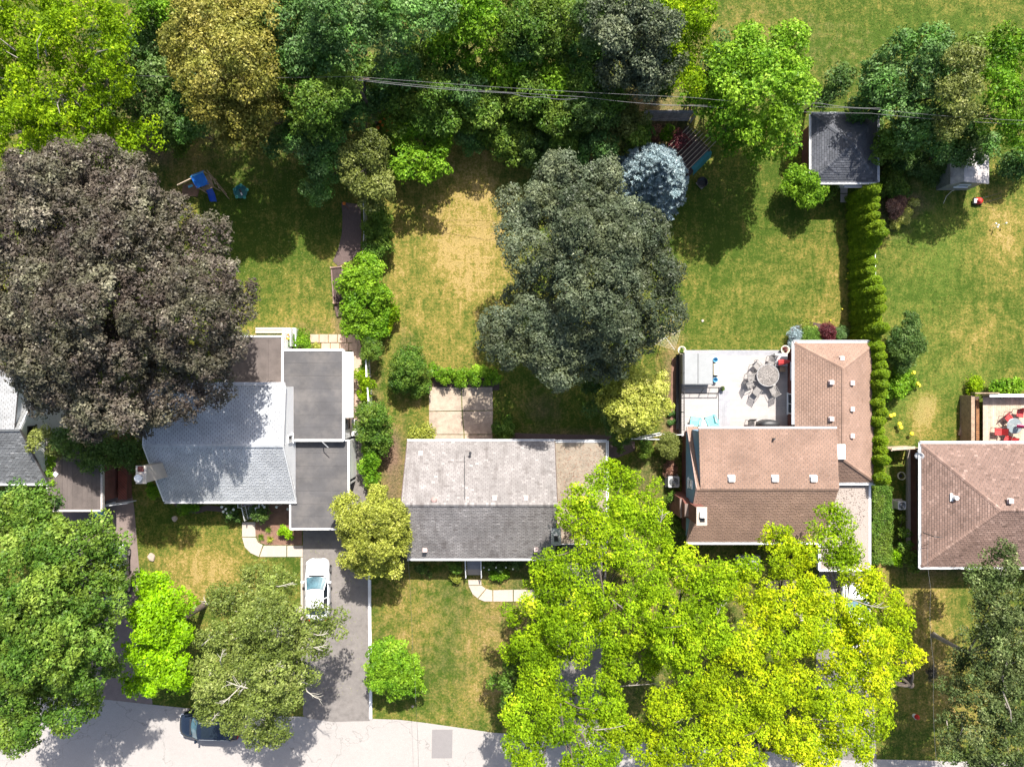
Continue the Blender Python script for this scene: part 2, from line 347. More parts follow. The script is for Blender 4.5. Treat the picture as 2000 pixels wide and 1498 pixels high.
L_cedar = leafmat('scale_leaf_cedar', (0.030,0.070,0.002), (0.095,0.165,0.003), (0.19,0.265,0.005), (0.33,0.39,0.012), 0.12, 0.55, 0.15)
L_red = leafmat('leaf_burgundy', (0.05,0.010,0.014), (0.13,0.028,0.035), (0.22,0.055,0.06), (0.32,0.12,0.10))
L_brown = leafmat('leaf_bronze', (0.10,0.045,0.03), (0.22,0.11,0.075), (0.36,0.20,0.14), (0.46,0.30,0.22))

# ------------------------------------------------------------------ the ground
DRY = [(870,560,105,215,.27),(940,480,70,140,.30),(900,410,90,130,.30),(770,500,22,150,.28),(1000,290,70,70,.30),(590,620,90,60,.20),(700,660,60,60,.1),
       (1955,450,48,75,.50),(1805,818,26,38,.75),(1810,790,22,22,.4),(1450,70,90,60,.16),(1700,60,260,80,-.12),(940,1250,60,110,.40),(810,1190,60,80,.28),(790,1240,20,20,.3),
       (380,1110,90,60,.45),(440,1130,60,50,.25),(1800,1190,50,90,.45),(1850,1350,90,110,.40),(1840,1120,60,50,.2),(800,790,60,60,.15),(950,1350,40,30,.3),(360,330,40,45,.35),
       (1640,570,40,40,.22),(1545,500,55,35,.2),(1600,620,60,30,.18),(1490,470,80,25,.12),(1320,700,30,60,.25),(1850,660,60,30,.12),(1900,700,60,60,.15),(1720,1130,25,60,.5),
       (600,560,40,60,.08),(850,1400,90,14,.25),(1630,200,120,60,-.15),(500,430,100,90,-.25),(1450,430,110,90,-.25),(1100,820,120,50,-.15),(880,1240,30,90,-.25)]
LUSH = [(1810,560,70,200,.34),(1780,780,50,60,.45),(1840,470,50,80,.35),(1900,740,60,30,.55),(1620,90,140,60,.22),(1850,60,120,60,.3),(1480,590,110,90,.14),(760,640,30,60,.25),
        (280,1010,40,60,.15),(1740,660,30,160,.25),(890,1390,120,10,.2),(870,1220,30,90,.18),(1780,420,50,50,.3)]
SOIL = [(768,925,24,75,.75),(760,880,20,30,.6),(1314,790,20,120,.7),(1262,930,22,50,.3),(700,120,700,110,.22),(300,180,300,130,.25),(1190,215,150,40,.6),(1280,265,50,25,.65),(790,1090,10,30,.4),
        (1748,400,28,40,.65),(1790,395,26,22,.45),(310,300,30,26,.5),(210,950,50,60,.5),(190,900,60,60,.5),(665,620,12,40,.6),(1120,850,100,10,.5),(1060,800,30,30,.3),(1180,1200,330,200,.25),(1840,1090,80,30,.5),(795,720,20,60,.25),
        (600,700,80,50,.4),(720,780,20,120,.4)]
def field(lst, x, y, base):
    v = np.full(x.shape, base, dtype=float)
    px = x*PXM + CX; py = CY - y*PXM
    for cx, cy, rx, ry, a in lst:
        d = ((px-cx)/rx)**2 + ((py-cy)/ry)**2
        v += a*np.exp(-np.minimum(d, 40)**1.3*0.8)
    return v
def axis(a, step, far): 
    m = np.arange(-a, a+step/2, step); return np.concatenate([[-f for f in far[::-1]], m, far])
gx = axis(46, 0.4, [60, 100, 250, 900]); gy = axis(36, 0.4, [50, 100, 250, 900])
XX, YY = np.meshgrid(gx, gy); nx, ny = len(gx), len(gy)
me = bpy.data.meshes.new('lawn_ground')
co = np.stack([XX.ravel(), YY.ravel(), np.zeros(nx*ny)], 1)
i = np.arange(nx*ny).reshape(ny, nx); q = np.stack([i[:-1,:-1], i[:-1,1:], i[1:,1:], i[1:,:-1]], -1).reshape(-1, 4)
def fast_mesh(me, co, faces, k):
    n = len(faces); me.vertices.add(len(co)); me.vertices.foreach_set('co', np.ascontiguousarray(co, dtype=np.float32).ravel())
    me.loops.add(n*k); me.loops.foreach_set('vertex_index', np.ascontiguousarray(faces, dtype=np.int32).ravel())
    me.polygons.add(n); me.polygons.foreach_set('loop_start', np.arange(0, n*k, k, dtype=np.int32))
    me.update(calc_edges=True)
fast_mesh(me, co, q, 4)
def gattrs(me, x, y, dom='POINT'):
    for nm, lst, b in (('dry', DRY, .25), ('lush', LUSH, 0.0), ('soil', SOIL, 0.0)):
        a = me.attributes.new(nm, 'FLOAT', dom); a.data.foreach_set('value', field(lst, x, y, b).astype(np.float32))
gattrs(me, XX.ravel(), YY.ravel()); me.materials.append(m_ground)
ground = bpy.data.objects.new('lawn_ground', me); COL.objects.link(ground); struct(ground)

PAVED = []
def sheet(name, pts, z, mat, kind=True, z0=-0.05):
    P = [W(x, y) for x, y in pts]; PAVED.append([(p.x, p.y) for p in P])
    o = MB().prism([(p.x, p.y) for p in P], z0, z).build(name, mat)
    if kind: struct(o)
    return o
sheet('street', [(-600,1330),(200,1365),(320,1378),(440,1390),(560,1398),(722,1403),(780,1405),(830,1411),(900,1421),(960,1430),(1300,1452),(1700,1482),(2000,1489),(2700,1500),(2700,2200),(-600,2200)], 0.012, m_road)
sheet('street_patch', [(844,1424),(884,1424),(883,1480),(843,1480)], 0.020, m_patchroad)
sheet('driveway', [(592,866),(592,1396),(600,1402),(650,1409),(722,1407),(722,1000),(705,850),(690,850)], 0.024, m_asphalt)
sheet('driveway_concrete_side', [(120,985),(130,1110),(190,1364),(298,1375),(272,1110),(262,990),(250,920),(235,860),(205,860),(207,985)], 0.018, m_asphalt2)
sheet('driveway_under_trees', [(1098,1050),(1187,1060),(1168,1446),(1078,1440)], 0.020, m_asphalt)
sheet('driveway_by_carport', [(1600,1095),(1696,1095),(1712,1487),(1588,1479)], 0.020, m_asphalt)
sheet('mulch_path', [(667,395),(704,400),(706,450),(704,498),(680,512),(660,520),(650,510),(661,486),(668,455),(669,425)], 0.02, m_mulchpath)
sheet('side_path', [(1000,845),(1040,847),(1190,850),(1240,862),(1240,880),(1190,900),(1180,862),(1000,862)], 0.02, m_mulchpath)
sheet('garden_path', [(330,975),(345,990),(362,1001),(385,1003),(405,997),(440,1000),(465,1012),(465,1000),(440,990),(405,986),(385,992),(368,990),(352,978),(345,965)], 0.02, m_mulchpath)
sheet('stone_walk', [(700,655),(706,680),(706,800),(706,850),(688,850),(688,662)], 0.02, m_paver)
sheet('front_garden_bed', [(499,985),(590,985),(590,1064),(520,1064),(505,1058),(499,1040)], 0.02, m_soil)
sheet('house_side_bed', [(1312,700),(1332,700),(1332,850),(1308,850)], 0.02, m_soil)
sheet('deck_side_bed', [(1545,640),(1580,628),(1640,640),(1672,665),(1672,700),(1545,700)], 0.02, m_darksoil)
sheet('hedge_bed', [(845,738),(975,738),(975,762),(845,762)], 0.018, m_darksoil)

def slabs(name, label, cat, quads, mat, h=0.05, gap=0.018, piece='slab', structure=False):
    c = W(sum(p[0] for q in quads for p in q)/sum(len(q) for q in quads), sum(p[1] for q in quads for p in q)/sum(len(q) for q in quads))
    t = thing(name, label, cat, (c.x, c.y, 0))
    for q in quads:
        P = [W(x, y) for x, y in q]; m = sum(P, Vector())/len(P)
        P = [m + (p-m)*(1-gap/max(0.2, (p-m).length)) for p in P]
        PAVED.append([(p.x, p.y) for p in P])
        dz = rnd.uniform(-.006, .006)
        MB().prism([(p.x, p.y) for p in P], -0.04, h+dz, rnd.uniform(.35, .65)).build(piece, mat, t)
    return t
slabs('concrete_patio', 'stained concrete patio of square slabs behind the grey-brown bungalow', 'patio',
      [[(838,756),(901,756),(902,802),(838,803)],[(902,756),(962,756),(963,801),(903,802)],[(838,804),(902,803),(906,848),(838,848)],[(903,803),(963,802),(962,848),(907,848)],
       [(838,849),(906,849),(906,866),(838,866)],[(907,849),(962,849),(962,866),(907,866)]], m_concold)
slabs('front_walkway', 'curved pale concrete walkway from the bungalow front steps toward the trees', 'walkway',
      [[(914,1132),(940,1132),(941,1142),(915,1142)],[(915,1143),(941,1143),(949,1149),(933,1168),(923,1160)],[(950,1149),(957,1151),(962,1152),(962,1174),(946,1174),(934,1169)],
       [(963,1152),(1002,1151),(1002,1174),(963,1174)],[(1003,1151),(1045,1151),(1045,1174),(1003,1174)],[(1046,1151),(1100,1151),(1100,1174),(1046,1174)]], m_conc)
slabs('curved_walkway', 'curved cream concrete walkway from the pale-roofed house to the asphalt driveway', 'walkway',
      [[(473,1019),(499,1019),(500,1048),(473,1048)],[(473,1049),(500,1049),(505,1059),(514,1064),(506,1087),(490,1080),(478,1068)],[(515,1065),(520,1065),(560,1065),(560,1087),(507,1087)],
       [(561,1065),(592,1065),(592,1087),(561,1087)]], m_conc)
slabs('paver_patio', 'small pinkish paver patio behind the flat-roofed addition', 'patio',
      [[(606+i*18,653),(623+i*18,653),(623+i*18,669),(606+i*18,669)] for i in range(5)] + [[(628+i*18,670),(645+i*18,670),(645+i*18,685),(628+i*18,685)] for i in range(4)], m_paver, gap=0.012, piece='paver')
slabs('back_steps', 'three pale concrete steps partly under the purple maple', 'steps', [[(500,640),(556,640),(556,645),(500,645)],[(500,646),(556,646),(556,651),(500,651)]], m_conc, 0.14, 0.01, 'step')
# kerbs
def kerb(name, label, pts, w, h, mat):
    for k in range(len(pts)-1):
        pass
    P = [W(x, y) for x, y in pts]; mb = MB()
    for a, b in zip(P[:-1], P[1:]): mb.beam(Vector((a.x, a.y, h/2)), Vector((b.x, b.y, h/2)), w, h)
    o = mb.build(name, mat); origin_to(o, (P[0].x, P[0].y, 0)); return tag(o, label, 'kerb')
kerb('concrete_kerb', 'long white concrete kerb between asphalt driveway and bungalow lawn', [(722,1100),(722.5,1200),(724,1300),(724.5,1402)], 0.22, 0.14, m_white)
kerb('concrete_kerb', 'worn pale kerb on the left of the asphalt driveway, beside the white car', [(590,1088),(590,1180),(590,1240),(591,1330)], 0.16, 0.08, m_conc)

# short grass blades all over the open lawns
def pip(x, y, poly):
    r = np.zeros(x.shape, bool); n = len(poly); j = n-1
    for i in range(n):
        xi, yi = poly[i]; xj, yj = poly[j]
        c = ((yi > y) != (yj > y)) & (x < (xj-xi)*(y-yi)/((yj-yi) if yj != yi else 1e-9)+xi); r ^= c; j = i
    return r
def tri_mesh(name, C, A, B, mat, parent=None, tint=None, org=(0,0,0)):
    """one triangle per row: centre C, long axis A, half width B"""
    n = len(C); co = np.empty((n, 3, 3)); co[:,0] = C + A; co[:,1] = C - A*0.6 + B; co[:,2] = C - A*0.6 - B
    co = co.reshape(-1, 3) - np.array(org); me = bpy.data.meshes.new(name); fast_mesh(me, co, np.arange(n*3).reshape(-1, 3), 3)
    if tint is not None:
        at = me.attributes.new('tint', 'FLOAT', 'FACE'); at.data.foreach_set('value', np.clip(tint, 0, 1).astype(np.float32))
    me.materials.append(mat); o = bpy.data.objects.new(name, me); COL.objects.link(o)
    if parent is not None: o.parent = parent
    return o
N = 230000
x = rng.uniform(-40, 40, N); y = rng.uniform(-30, 30, N)
keep = np.ones(N, bool)
for p in PAVED: keep &= ~pip(x, y, p)
cl = np.sin(x*3.1+np.sin(y*2.3)*2)*np.sin(y*2.7+np.sin(x*1.9)*2); keep &= rng.uniform(0, 1, N) < 0.55+0.45*cl
x = x[keep]; y = y[keep]; n = len(x)
lu = np.clip(field(LUSH, x, y, 0.0), 0, 1)
hh = rng.uniform(.02, .05, n)*(1+1.6*lu)
th = rng.uniform(0, 2*np.pi, n)
A = np.stack([np.cos(th)*hh*.9, np.sin(th)*hh*.9, hh], 1); B = np.stack([-np.sin(th), np.cos(th), np.zeros(n)], 1)*rng.uniform(.012, .026, n)[:,None]
g = tri_mesh('grass', np.stack([x, y, hh*.6], 1), A, B, m_ground); gattrs(g.data, x, y, 'FACE'); stuff(g)
tag(g, 'short mown and partly dried grass covering the lawns', 'grass')

# ------------------------------------------------------------------ roofs and houses
def shingle_slope(mb, E0, E1, R0, R1, course=0.145, tab=0.30, lift=0.024):
    E0, E1, R0, R1 = map(Vector, (E0, E1, R0, R1)); u = (E1-E0).normalized(); nrm = u.cross(((R0+R1)/2-E0)).normalized()
    if nrm.z < 0: nrm = -nrm
    s = nrm.cross(u).normalized()
    if s.z < 0: s = -s
    V = (R0-E0).dot(s); n = max(2, int(round(V/course)))
    uw = (E1-E0).length; a1 = (R0-E0).dot(u); b1 = (R1-E0).dot(u)
    for i in range(n):
        t0 = i/n; t1 = min(1, (i+1)/n); l0 = a1*t0; r0 = uw+(b1-uw)*t0; l1 = a1*t1; r1 = uw+(b1-uw)*t1
        off = (i % 2)*tab/2 + rnd.uniform(-.03, .03); k0 = int(math.floor((min(l0, l1)-off)/tab)); k1 = int(math.ceil((max(r0, r1)-off)/tab))
        for k in range(k0, k1):
            ua = k*tab+off+.012; ub = (k+1)*tab+off-.012
            pa0 = min(max(ua, l0), r0); pb0 = min(max(ub, l0), r0); pa1 = min(max(ua, l1), r1); pb1 = min(max(ub, l1), r1)
            if pb0-pa0 < .01 and pb1-pa1 < .01: continue
            b = E0+s*(V*t0+.013)+nrm*lift*rnd.uniform(.8, 1.3); tt = E0+s*(V*t1-.002)+nrm*.003
            vs = [b+u*pa0, b+u*pb0, tt+u*pb1, tt+u*pa1, E0+s*(V*t0)+u*pa0, E0+s*(V*t0)+u*pb0]
            mb.add(vs, [(0,1,2,3),(4,5,1,0)], min(1, max(0, rnd.gauss(.5, .17))))
def ridge_caps(mb, p, q, w=0.26, step=0.16, tintm=.55):
    p = Vector(p); q = Vector(q); L = (q-p).length; d = (q-p)/L; sd = d.cross(Vector((0,0,1))).normalized(); n = int(L/step); up = sd.cross(d)
    for i in range(n):
        a = p+d*(L*i/n); b = p+d*(L*(i+1)/n+.02); z = .035; dn = -0.40
        lo = up*(w/2*dn)
        vs = [a+sd*w/2+lo+up*(z+.012), a+up*(z+.022), a-sd*w/2+lo+up*(z+.012), b+sd*w/2+lo+up*z, b+up*(z+.006), b-sd*w/2+lo+up*z]
        mb.add(vs, [(0,1,4,3),(1,2,5,4)], min(1, max(0, rnd.gauss(tintm, .2))))
def roof_part(t, slopes, mat, caps=(), thick=0.10, course=.145, tab=.3):
    """deck slabs as the roof, with its shingles and ridge caps as sub-parts"""
    deck = MB(); sh = MB()
    for s in slopes:
        s = [Vector(p) for p in s]; u = (s[1]-s[0]); n = u.cross((s[2]+s[3])/2-s[0]).normalized()
        if n.z < 0: n = -n
        E0, E1, R0, R1 = s; top = [E0, E1, R1, R0] if (R0-R1).length > .01 else [E0, E1, R0]
        k = len(top); vs = top+[p-Vector((0,0,thick)) for p in top]
        deck.add(vs, [tuple(range(k)), tuple(range(2*k-1, k-1, -1))]+[(i, (i+1) % k, k+(i+1) % k, k+i) for i in range(k)])
        shingle_slope(sh, E0, E1, R0, R1, course, tab)
    rf = deck.build('roof', m_underlay, t)
    so_ = ORG[t.name]; o = sh.build('shingles', mat, None, local=so_); o.parent = rf; stuff(o)
    if caps:
        c = MB()
        for p, q in caps: ridge_caps(c, p, q)
        o = c.build('ridge_cap', mat, None, local=so_); o.parent = rf
    return rf
def gutter(t, p, q, out, mat=None, w=0.11, brackets=True, name='gutter', litter=False):
    """open channel along an eave from p to q, out is the unit vector away from the roof"""
    p = Vector(p); q = Vector(q); out = Vector(out); mb = MB(); U = Vector((0,0,1))
    mb.beam(p+out*.01-U*.05, q+out*.01-U*.05, .02, .10, .5)
    mb.beam(p+out*(w+.01)-U*.035, q+out*(w+.01)-U*.035, .035, .09, .6)
    mb.beam(p+out*w/2-U*.09, q+out*w/2-U*.09, w, .015, .1)
    L = (q-p).length; n = int(L/.75)
    if brackets:
        for i in range(n):
            c = p+(q-p)*((i+.5)/n); mb.beam(c+out*.0+U*.0, c+out*w, .035, .02, .7)
    return mb.build(name, mat or m_gutter, t)
def fascia(t, segs, h=.16, w=.07, mat=None, name='fascia'):
    if name == 'rake_board':
        for a, b in segs: o = MB().beam(Vector(a), Vector(b), w, h).build(name, mat or m_white, t)
        return o
    mb = MB()
    for a, b in segs: mb.beam(Vector(a), Vector(b), w, h)
    return mb.build(name, mat or m_white, t)
def vent(t, px, py, z, mat, s=.30, h=.14):
    p = W(px, py, z); mb = MB(); mb.box((p.x, p.y, z), (s*1.15, s*1.15, .04)); mb.box((p.x, p.y, z+h/2+.02), (s*.8, s*.8, h)); mb.box((p.x, p.y, z+h+.03), (s, s, .04), 0, .6)
    return mb.build('roof_vent', mat, t)
def window(t, c, nrm, w, h, frame=None, sill=True, shutters=False):
    """framed window on a wall; c centre, nrm outward unit vector in xy"""
    c = Vector(c); n = Vector((nrm[0], nrm[1], 0)); s = Vector((-n.y, n.x, 0)); U = Vector((0,0,1)); mb = MB(); f = .07
    def bx(cc, ws, hs, d, m=mb, tint=.5):
        vs = [cc+s*a*ws/2+U*b*hs/2+n*e for e in (0, d) for a, b in ((-1,-1),(1,-1),(1,1),(-1,1))]
        m.add(vs, [(3,2,1,0),(4,5,6,7),(0,1,5,4),(1,2,6,5),(2,3,7,6),(3,0,4,7)], tint)
    for a in (-1, 1): bx(c+s*a*(w-f)/2, f, h, .07)
    for b in (-1, 1): bx(c+U*b*(h-f)/2, w-2*f, f, .065)
    if w > .9: bx(c, .05, h-2*f, .06)
    if sill: bx(c-U*(h/2+.03), w+.16, .05, .11)
    if shutters:
        for a in (-1, 1): bx(c+s*a*(w/2+.2), .32, h, .05)
    fr = mb.build('window', frame or m_white, t)
    g = MB(); bx(c, w-2*f+.01, h-2*f+.01, .03, g); o = g.build('pane', m_glass, None, local=ORG[t.name]); o.parent = fr
    return fr
def flat_roof(t, x0, x1, y0, y1, z, mat, strips=None, edge=m_white, axis='y', ew=.10, lip=.05, name='roof'):
    MB().bb(x0, x1, y0, y1, z-.22, z-.03).build(name, m_underlay, t)
    if strips:
        a, b = (y0, y1) if axis == 'y' else (x0, x1); n = strips
        for i in range(n):
            c0 = a+(b-a)*i/n+.004; c1 = a+(b-a)*(i+1)/n-.004; zz = z+rnd.uniform(-.004, .006)
            m = MB(); tn = rnd.uniform(.35, .65)
            if axis == 'y': m.bb(x0+.02, x1-.02, c0, c1, z-.028, zz, tn)
            else: m.bb(c0, c1, y0+.02, y1-.02, z-.028, zz, tn)
            m.build('membrane_strip', mat, t)
    else: MB().bb(x0+.02, x1-.02, y0+.02, y1-.02, z-.028, z).build('gravel_surface', mat, t)
    e = MB()
    for (a, b) in (((x0,y0),(x1,y0)),((x1,y0),(x1,y1)),((x1,y1),(x0,y1)),((x0,y1),(x0,y0))):
        e.beam(Vector((a[0], a[1], z-.08)), Vector((b[0], b[1], z-.08)), ew, .22+lip)
    return e.build('fascia', edge, t)

# --- bungalow in the middle
ze, zr = 2.7, 5.5
H3x0, H3x1, H3n, H3r, H3s = -7.58, 3.1, -4.18, -8.23, -12.6
t = thing('bungalow', 'bungalow with weathered grey-brown shingle roof in the centre of the picture', 'house', ((H3x0+H3x1)/2, H3r, 0)); H3 = t
roof_part(t, [((H3x0,H3s,ze),(H3x1,H3s,ze),(H3x0,H3r,zr),(H3x1,H3r,zr)), ((H3x1,H3n,ze),(H3x0,H3n,ze),(H3x1,H3r,zr),(H3x0,H3r,zr))], m_shg_h3, [((H3x0,H3r,zr),(H3x1,H3r,zr))])
MB().bb(H3x0+.35, H3x1-.3, H3s+.5, H3n-.5, 0, 2.55).build('wall', m_brick, t)
for xa, xb in ((H3x0+.32, H3x0+.44), (H3x1-.42, H3x1-.3)): MB().xprism([(H3s+.45, 2.56), (H3n-.45, 2.56), (H3r, 5.2)], xa, xb).build('gable_wall', m_siding, t)
fascia(t, [((H3x0,H3s,ze-.06),(H3x0,H3r,zr-.06)),((H3x0,H3r,zr-.06),(H3x0,H3n,ze-.06)),((H3x1,H3s,ze-.06),(H3x1,H3r,zr-.06)),((H3x1,H3r,zr-.06),(H3x1,H3n,ze-.06))], .16, .05, m_woodd, 'rake_board')
gutter(t, (H3x0,H3n+.02,ze), (H3x1,H3n+.02,ze), (0,1,0)); gutter(t, (H3x0,H3s-.02,ze), (H3x1,H3s-.02,ze), (0,-1,0), brackets=False, w=.13)
for vx, vy, vz in ((822,885,3.2),(966,972,5.2),(1027,972,5.2)): vent(t, vx, vy, vz, m_pinkvent)
for vx, vy, vz in ((830,1073,3.2),(1047,1072,3.2)): vent(t, vx, vy, vz, m_pinkvent)
p = W(848,976,5.3); MB().cyl((p.x,p.y,5.0), .13, .3).lathe((p.x,p.y,5.3), [(.13,0),(.2,.03),(.22,.12),(.15,.22),(0,.25)], 16).build('roof_turbine', m_brownvent, t)
p = W(919,884,3.5); MB().cyl((p.x,p.y,3.3), .06, .55).cyl((p.x,p.y,3.78), .1, .08).build('vent_pipe', m_dark, t)
a = W(907,890,3.5); b = W(908,975,5.4); MB().tube([(a.x,a.y,3.47),(b.x,b.y,5.42)], .022, 5).build('roof_line', m_dark, t)  # thin dark line running up the rear roof slope
for wx in (-6, -1.2, 1.2): window(t, (wx, H3s+.5, 1.5), (0,-1), 1.4, 1.1)
window(t, (-5.5, H3n-.5, 1.5), (0,1), 1.2, 1.0); window(t, (-1, H3n-.5, 1.6), (0,1), 1.0, .9)
d = MB().bb(-3.75, -2.85, H3s+.42, H3s+.5, .9, 2.5).build('door', m_woodd, t)
c = W(1086,1048,4.3); mb = MB(); mb.bb(c.x-.28, c.x+.28, c.y-.55, c.y+.55, 0, 4.25)
ch = mb.build('chimney', m_brick, t); mb = MB(); mb.bb(c.x-.34, c.x+.34, c.y-.6, c.y+.6, 4.252, 4.33); o = mb.build('chimney_cap', m_metal, None, local=ORG[t.name]); o.parent = ch
mb = MB(); mb.bb(c.x-.14, c.x+.14, c.y-.3, c.y+.1, 4.332, 4.42); o = mb.build('flue', m_black, None, local=ORG[t.name]); o.parent = ch
# its flat gravel-roofed carport
x0, x1, y0, y1 = 3.11, 6.83, -11.62, -4.25
t = thing('carport', 'carport with flat tan gravel roof beside the grey-brown bungalow', 'carport', ((x0+x1)/2, (y0+y1)/2, 0))
flat_roof(t, x0, x1, y0, y1, 2.5, m_gravel, ew=.05)
gutter(t, (x0,y1+.04,2.52), (x1+.05,y1+.04,2.52), (0,1,0)); gutter(t, (x1+.04,y1+.1,2.52), (x1+.04,y0,2.52), (1,0,0))
for px_, py_ in ((x1-.15,y0+.2),(x1-.15,(y0+y1)/2),(x1-.15,y1-.3),(x0+.4,y0+.2)): MB().bb(px_-.05, px_+.05, py_-.05, py_+.05, 0, 2.28).build('post', m_white, t)
# front steps of the bungalow
t = thing('front_steps', 'grey front steps with pale metal railings at the bungalow', 'steps', tuple(W(925,1115)))
a = W(912,1098,.5); b = W(939,1098,.5); yy = W(925,1092,.9).y
MB().bb(a.x-.1, b.x+.15, H3s+.4, H3s-.45, 0, .86).build('landing', m_concold, t)
for i in range(6):
    MB().bb(a.x, b.x, H3s-.45-.25*i, H3s-.45-.25*(i+1), 0, .72-.13*i, .4).build('step', m_conc if i > 3 else m_deckd, t)
for xx in (a.x-.06, b.x+.06):
    mb = MB(); mb.tube([(xx, H3s-.35, 1.75), (xx, H3s-1.95, .95)], .035, 6).tube([(xx, H3s-.35, 1.3), (xx, H3s-1.95, .5)], .025, 5)
    for i in range(8): f = i/7; yq = H3s-.35-1.6*f; mb.tube([(xx, yq, .85-.75*f), (xx, yq, 1.75-.8*f)], .018 if i % 7 else .03, 5)
    mb.build('railing', m_gutter, t)

# --- house with pale grey roof (left of centre)
X0, X1, yN, yR, yS, zN = -25.12, -15.62, -.15, -4.22, -8.47, 5.05
t = thing('gable_house', 'white-sided house with pale grey shingle roof beside the dark flat roofs', 'house', ((X0+X1)/2, yR, 0)); H2 = t
roof_part(t, [((X0,yS,ze),(X1,yS,ze),(X0,yR,zr),(X1,yR,zr)), ((X1,yN,zN),(X0,yN,zN),(X1,yR,zr+.01),(X0,yR,zr+.01))], m_shg_h2, [((X0,yR,zr),(X1,yR,zr))])
MB().bb(X0+.3, X1-.06, yS+.45, yN-.1, 0, 2.55).build('wall', m_siding, t)
for xa, xb in ((X0+.28, X0+.4), (X1-.16, X1-.04)): MB().xprism([(yS+.4, 2.56), (yN-.08, 2.56), (yN-.08, zN-.13), (yR, zr-.14)], xa, xb).build('gable_wall', m_siding, t)
for i in range(11):
    z = 2.62+i*.25; ys_ = yS+.5+(z+.22-2.56)*1.27; MB().bb(X1-.039, X1-.03, ys_, yN-.12, z, z+.235).build('siding_board', m_siding, t)
MB().bb(X0+.4, X1-.17, yN-.2, yN-.09, 2.56, zN-.13).build('dormer_wall', m_siding, t)
fascia(t, [((X1+.02,yS,ze-.05),(X1+.02,yR,zr-.05)),((X1+.02,yR,zr-.05),(X1+.02,yN,zN-.05)),((X0-.02,yS,ze-.05),(X0-.02,yR,zr-.05)),((X0-.02,yR,zr-.05),(X0-.02,yN,zN-.05))], .2, .06, m_white, 'rake_board')
gutter(t, (X0,yS-.02,ze), (X1+.05,yS-.02,ze), (0,-1,0), brackets=False, w=.14); gutter(t, (X0,yN+.02,zN), (X1,yN+.02,zN), (0,1,0), w=.18)
window(t, (X1-.03, -3.9, 3.9), (1,0), .55, .95); window(t, (-22.5, yS+.45, 1.6), (0,-1), 1.6, 1.1); window(t, (-17, yS+.45, 1.6), (0,-1), 1.3, 1.1)
MB().bb(-19.95, -19.0, yS+.37, yS+.45, .6, 2.5).build('door', m_woodd, t)
a = W(267,943,6.9); b = W(284,911,6.9); mb = MB(); mb.bb(a.x, b.x, a.y, b.y, 0, 6.8)
ch = mb.build('chimney', M('beige_brick', (0.46,0.40,0.35), 0.8, 0.06, 2), t)
mb = MB(); mb.bb(a.x-.05, b.x+.05, a.y-.05, b.y+.05, 6.802, 6.92); o = mb.build('chimney_cap', M('beige_cap', (0.56,0.50,0.44), .8, .1), None, local=ORG[t.name]); o.parent = ch
mb = MB(); mb.cyl(((a.x+b.x)/2-.05, a.y+.35, 6.93), .2, .2, 16).cyl(((a.x+b.x)/2-.05, a.y+.35, 7.14), .25, .06, 16); o = mb.build('chimney_pot', m_gutter, None, local=ORG[t.name]); o.parent = ch
mb = MB(); mb.bb((a.x+b.x)/2-.18, (a.x+b.x)/2+.2, a.y+.75, a.y+1.1, 6.93, 7.0); o = mb.build('flue', m_brickd, None, local=ORG[t.name]); o.parent = ch
# porch of it
t = thing('porch_steps', 'porch with white railings and grey steps below the pale grey roof', 'steps', tuple(W(480,1005)))
MB().bb(-20.3, -18.7, yS+.4, yS-.75, 0, .6).build('landing', m_brick, t); MB().bb(-20.2, -18.8, yS+.36, yS-.7, .602, .66).build('landing_top', m_deckd, t)
for i in range(3): MB().bb(-19.95, -19.05, yS-.75-.35*i, yS-.75-.35*(i+1), 0, .48-.16*i).build('step', m_deckd, t)
for s_, xx in ((-1, -20.28), (1, -18.72)):
    mb = MB(); xi = xx - s_*.28
    for z in (.8, 1.5): mb.tube([(xx, yS+.3, z), (xx, yS-.72, z), (xi, yS-.72, z)], .03, 6); mb.tube([(xi, yS-.72, z), (xi, yS-1.8, z-.55)], .03, 6)
    for i in range(9): mb.tube([(xx, yS+.3-.125*i, .66), (xx, yS+.3-.125*i, 1.5)], .015, 4)
    for i in range(9): f = i/8; mb.tube([(xi, yS-.72-1.08*f, .62-.5*f), (xi, yS-.72-1.08*f, 1.5-.55*f)], .015, 4)
    mb.build('railing', m_white, t)
p = Vector((-19.5, yS-.05, .66)); MB().lathe(p, [(0,.02),(.52,.02),(.5,.045),(0,.05)], 20).build('round_mat', m_dark, t)
# flat-roofed additions
x0 = W(552,700,3.1).x; x1 = W(671,700,3.1).x; y0 = W(600,860,3.1).y; y1 = W(600,684,3.1).y
t = thing('flat_roof_addition', 'white addition with flat grey membrane roof, north of the carport', 'addition', ((x0+x1)/2, (y0+y1)/2, 0))
MB().bb(x0+.05, x1-.06, y0+.05, y1-.05, 0, 2.9).build('wall', m_siding, t)
flat_roof(t, x0, x1, y0, y1, 3.1, m_bitumen, strips=7, ew=.16)
window(t, (x1-.06, y0+1.2, 1.7), (1,0), 1.0, 1.2, m_dark, False)
a = W(673,700,2.95).x; b = W(690,700,2.3).x
MB().add([(a,y0+1.6,2.95),(b,y0+1.6,2.3),(b,y1-.1,2.3),(a,y1-.1,2.95),(a,y0+1.6,2.88),(b,y0+1.6,2.23),(b,y1-.1,2.23),(a,y1-.1,2.88)], [(0,1,2,3),(7,6,5,4),(0,4,5,1),(1,5,6,2),(2,6,7,3),(3,7,4,0)]).build('awning', m_siding, t)
MB().bb(a+.05, b+.0, y0+.15, y0+1.4, .9, 1.0).bb(a+.05, b, y0+.15, y0+.25, 0, .9).build('side_ledge', m_white, t)
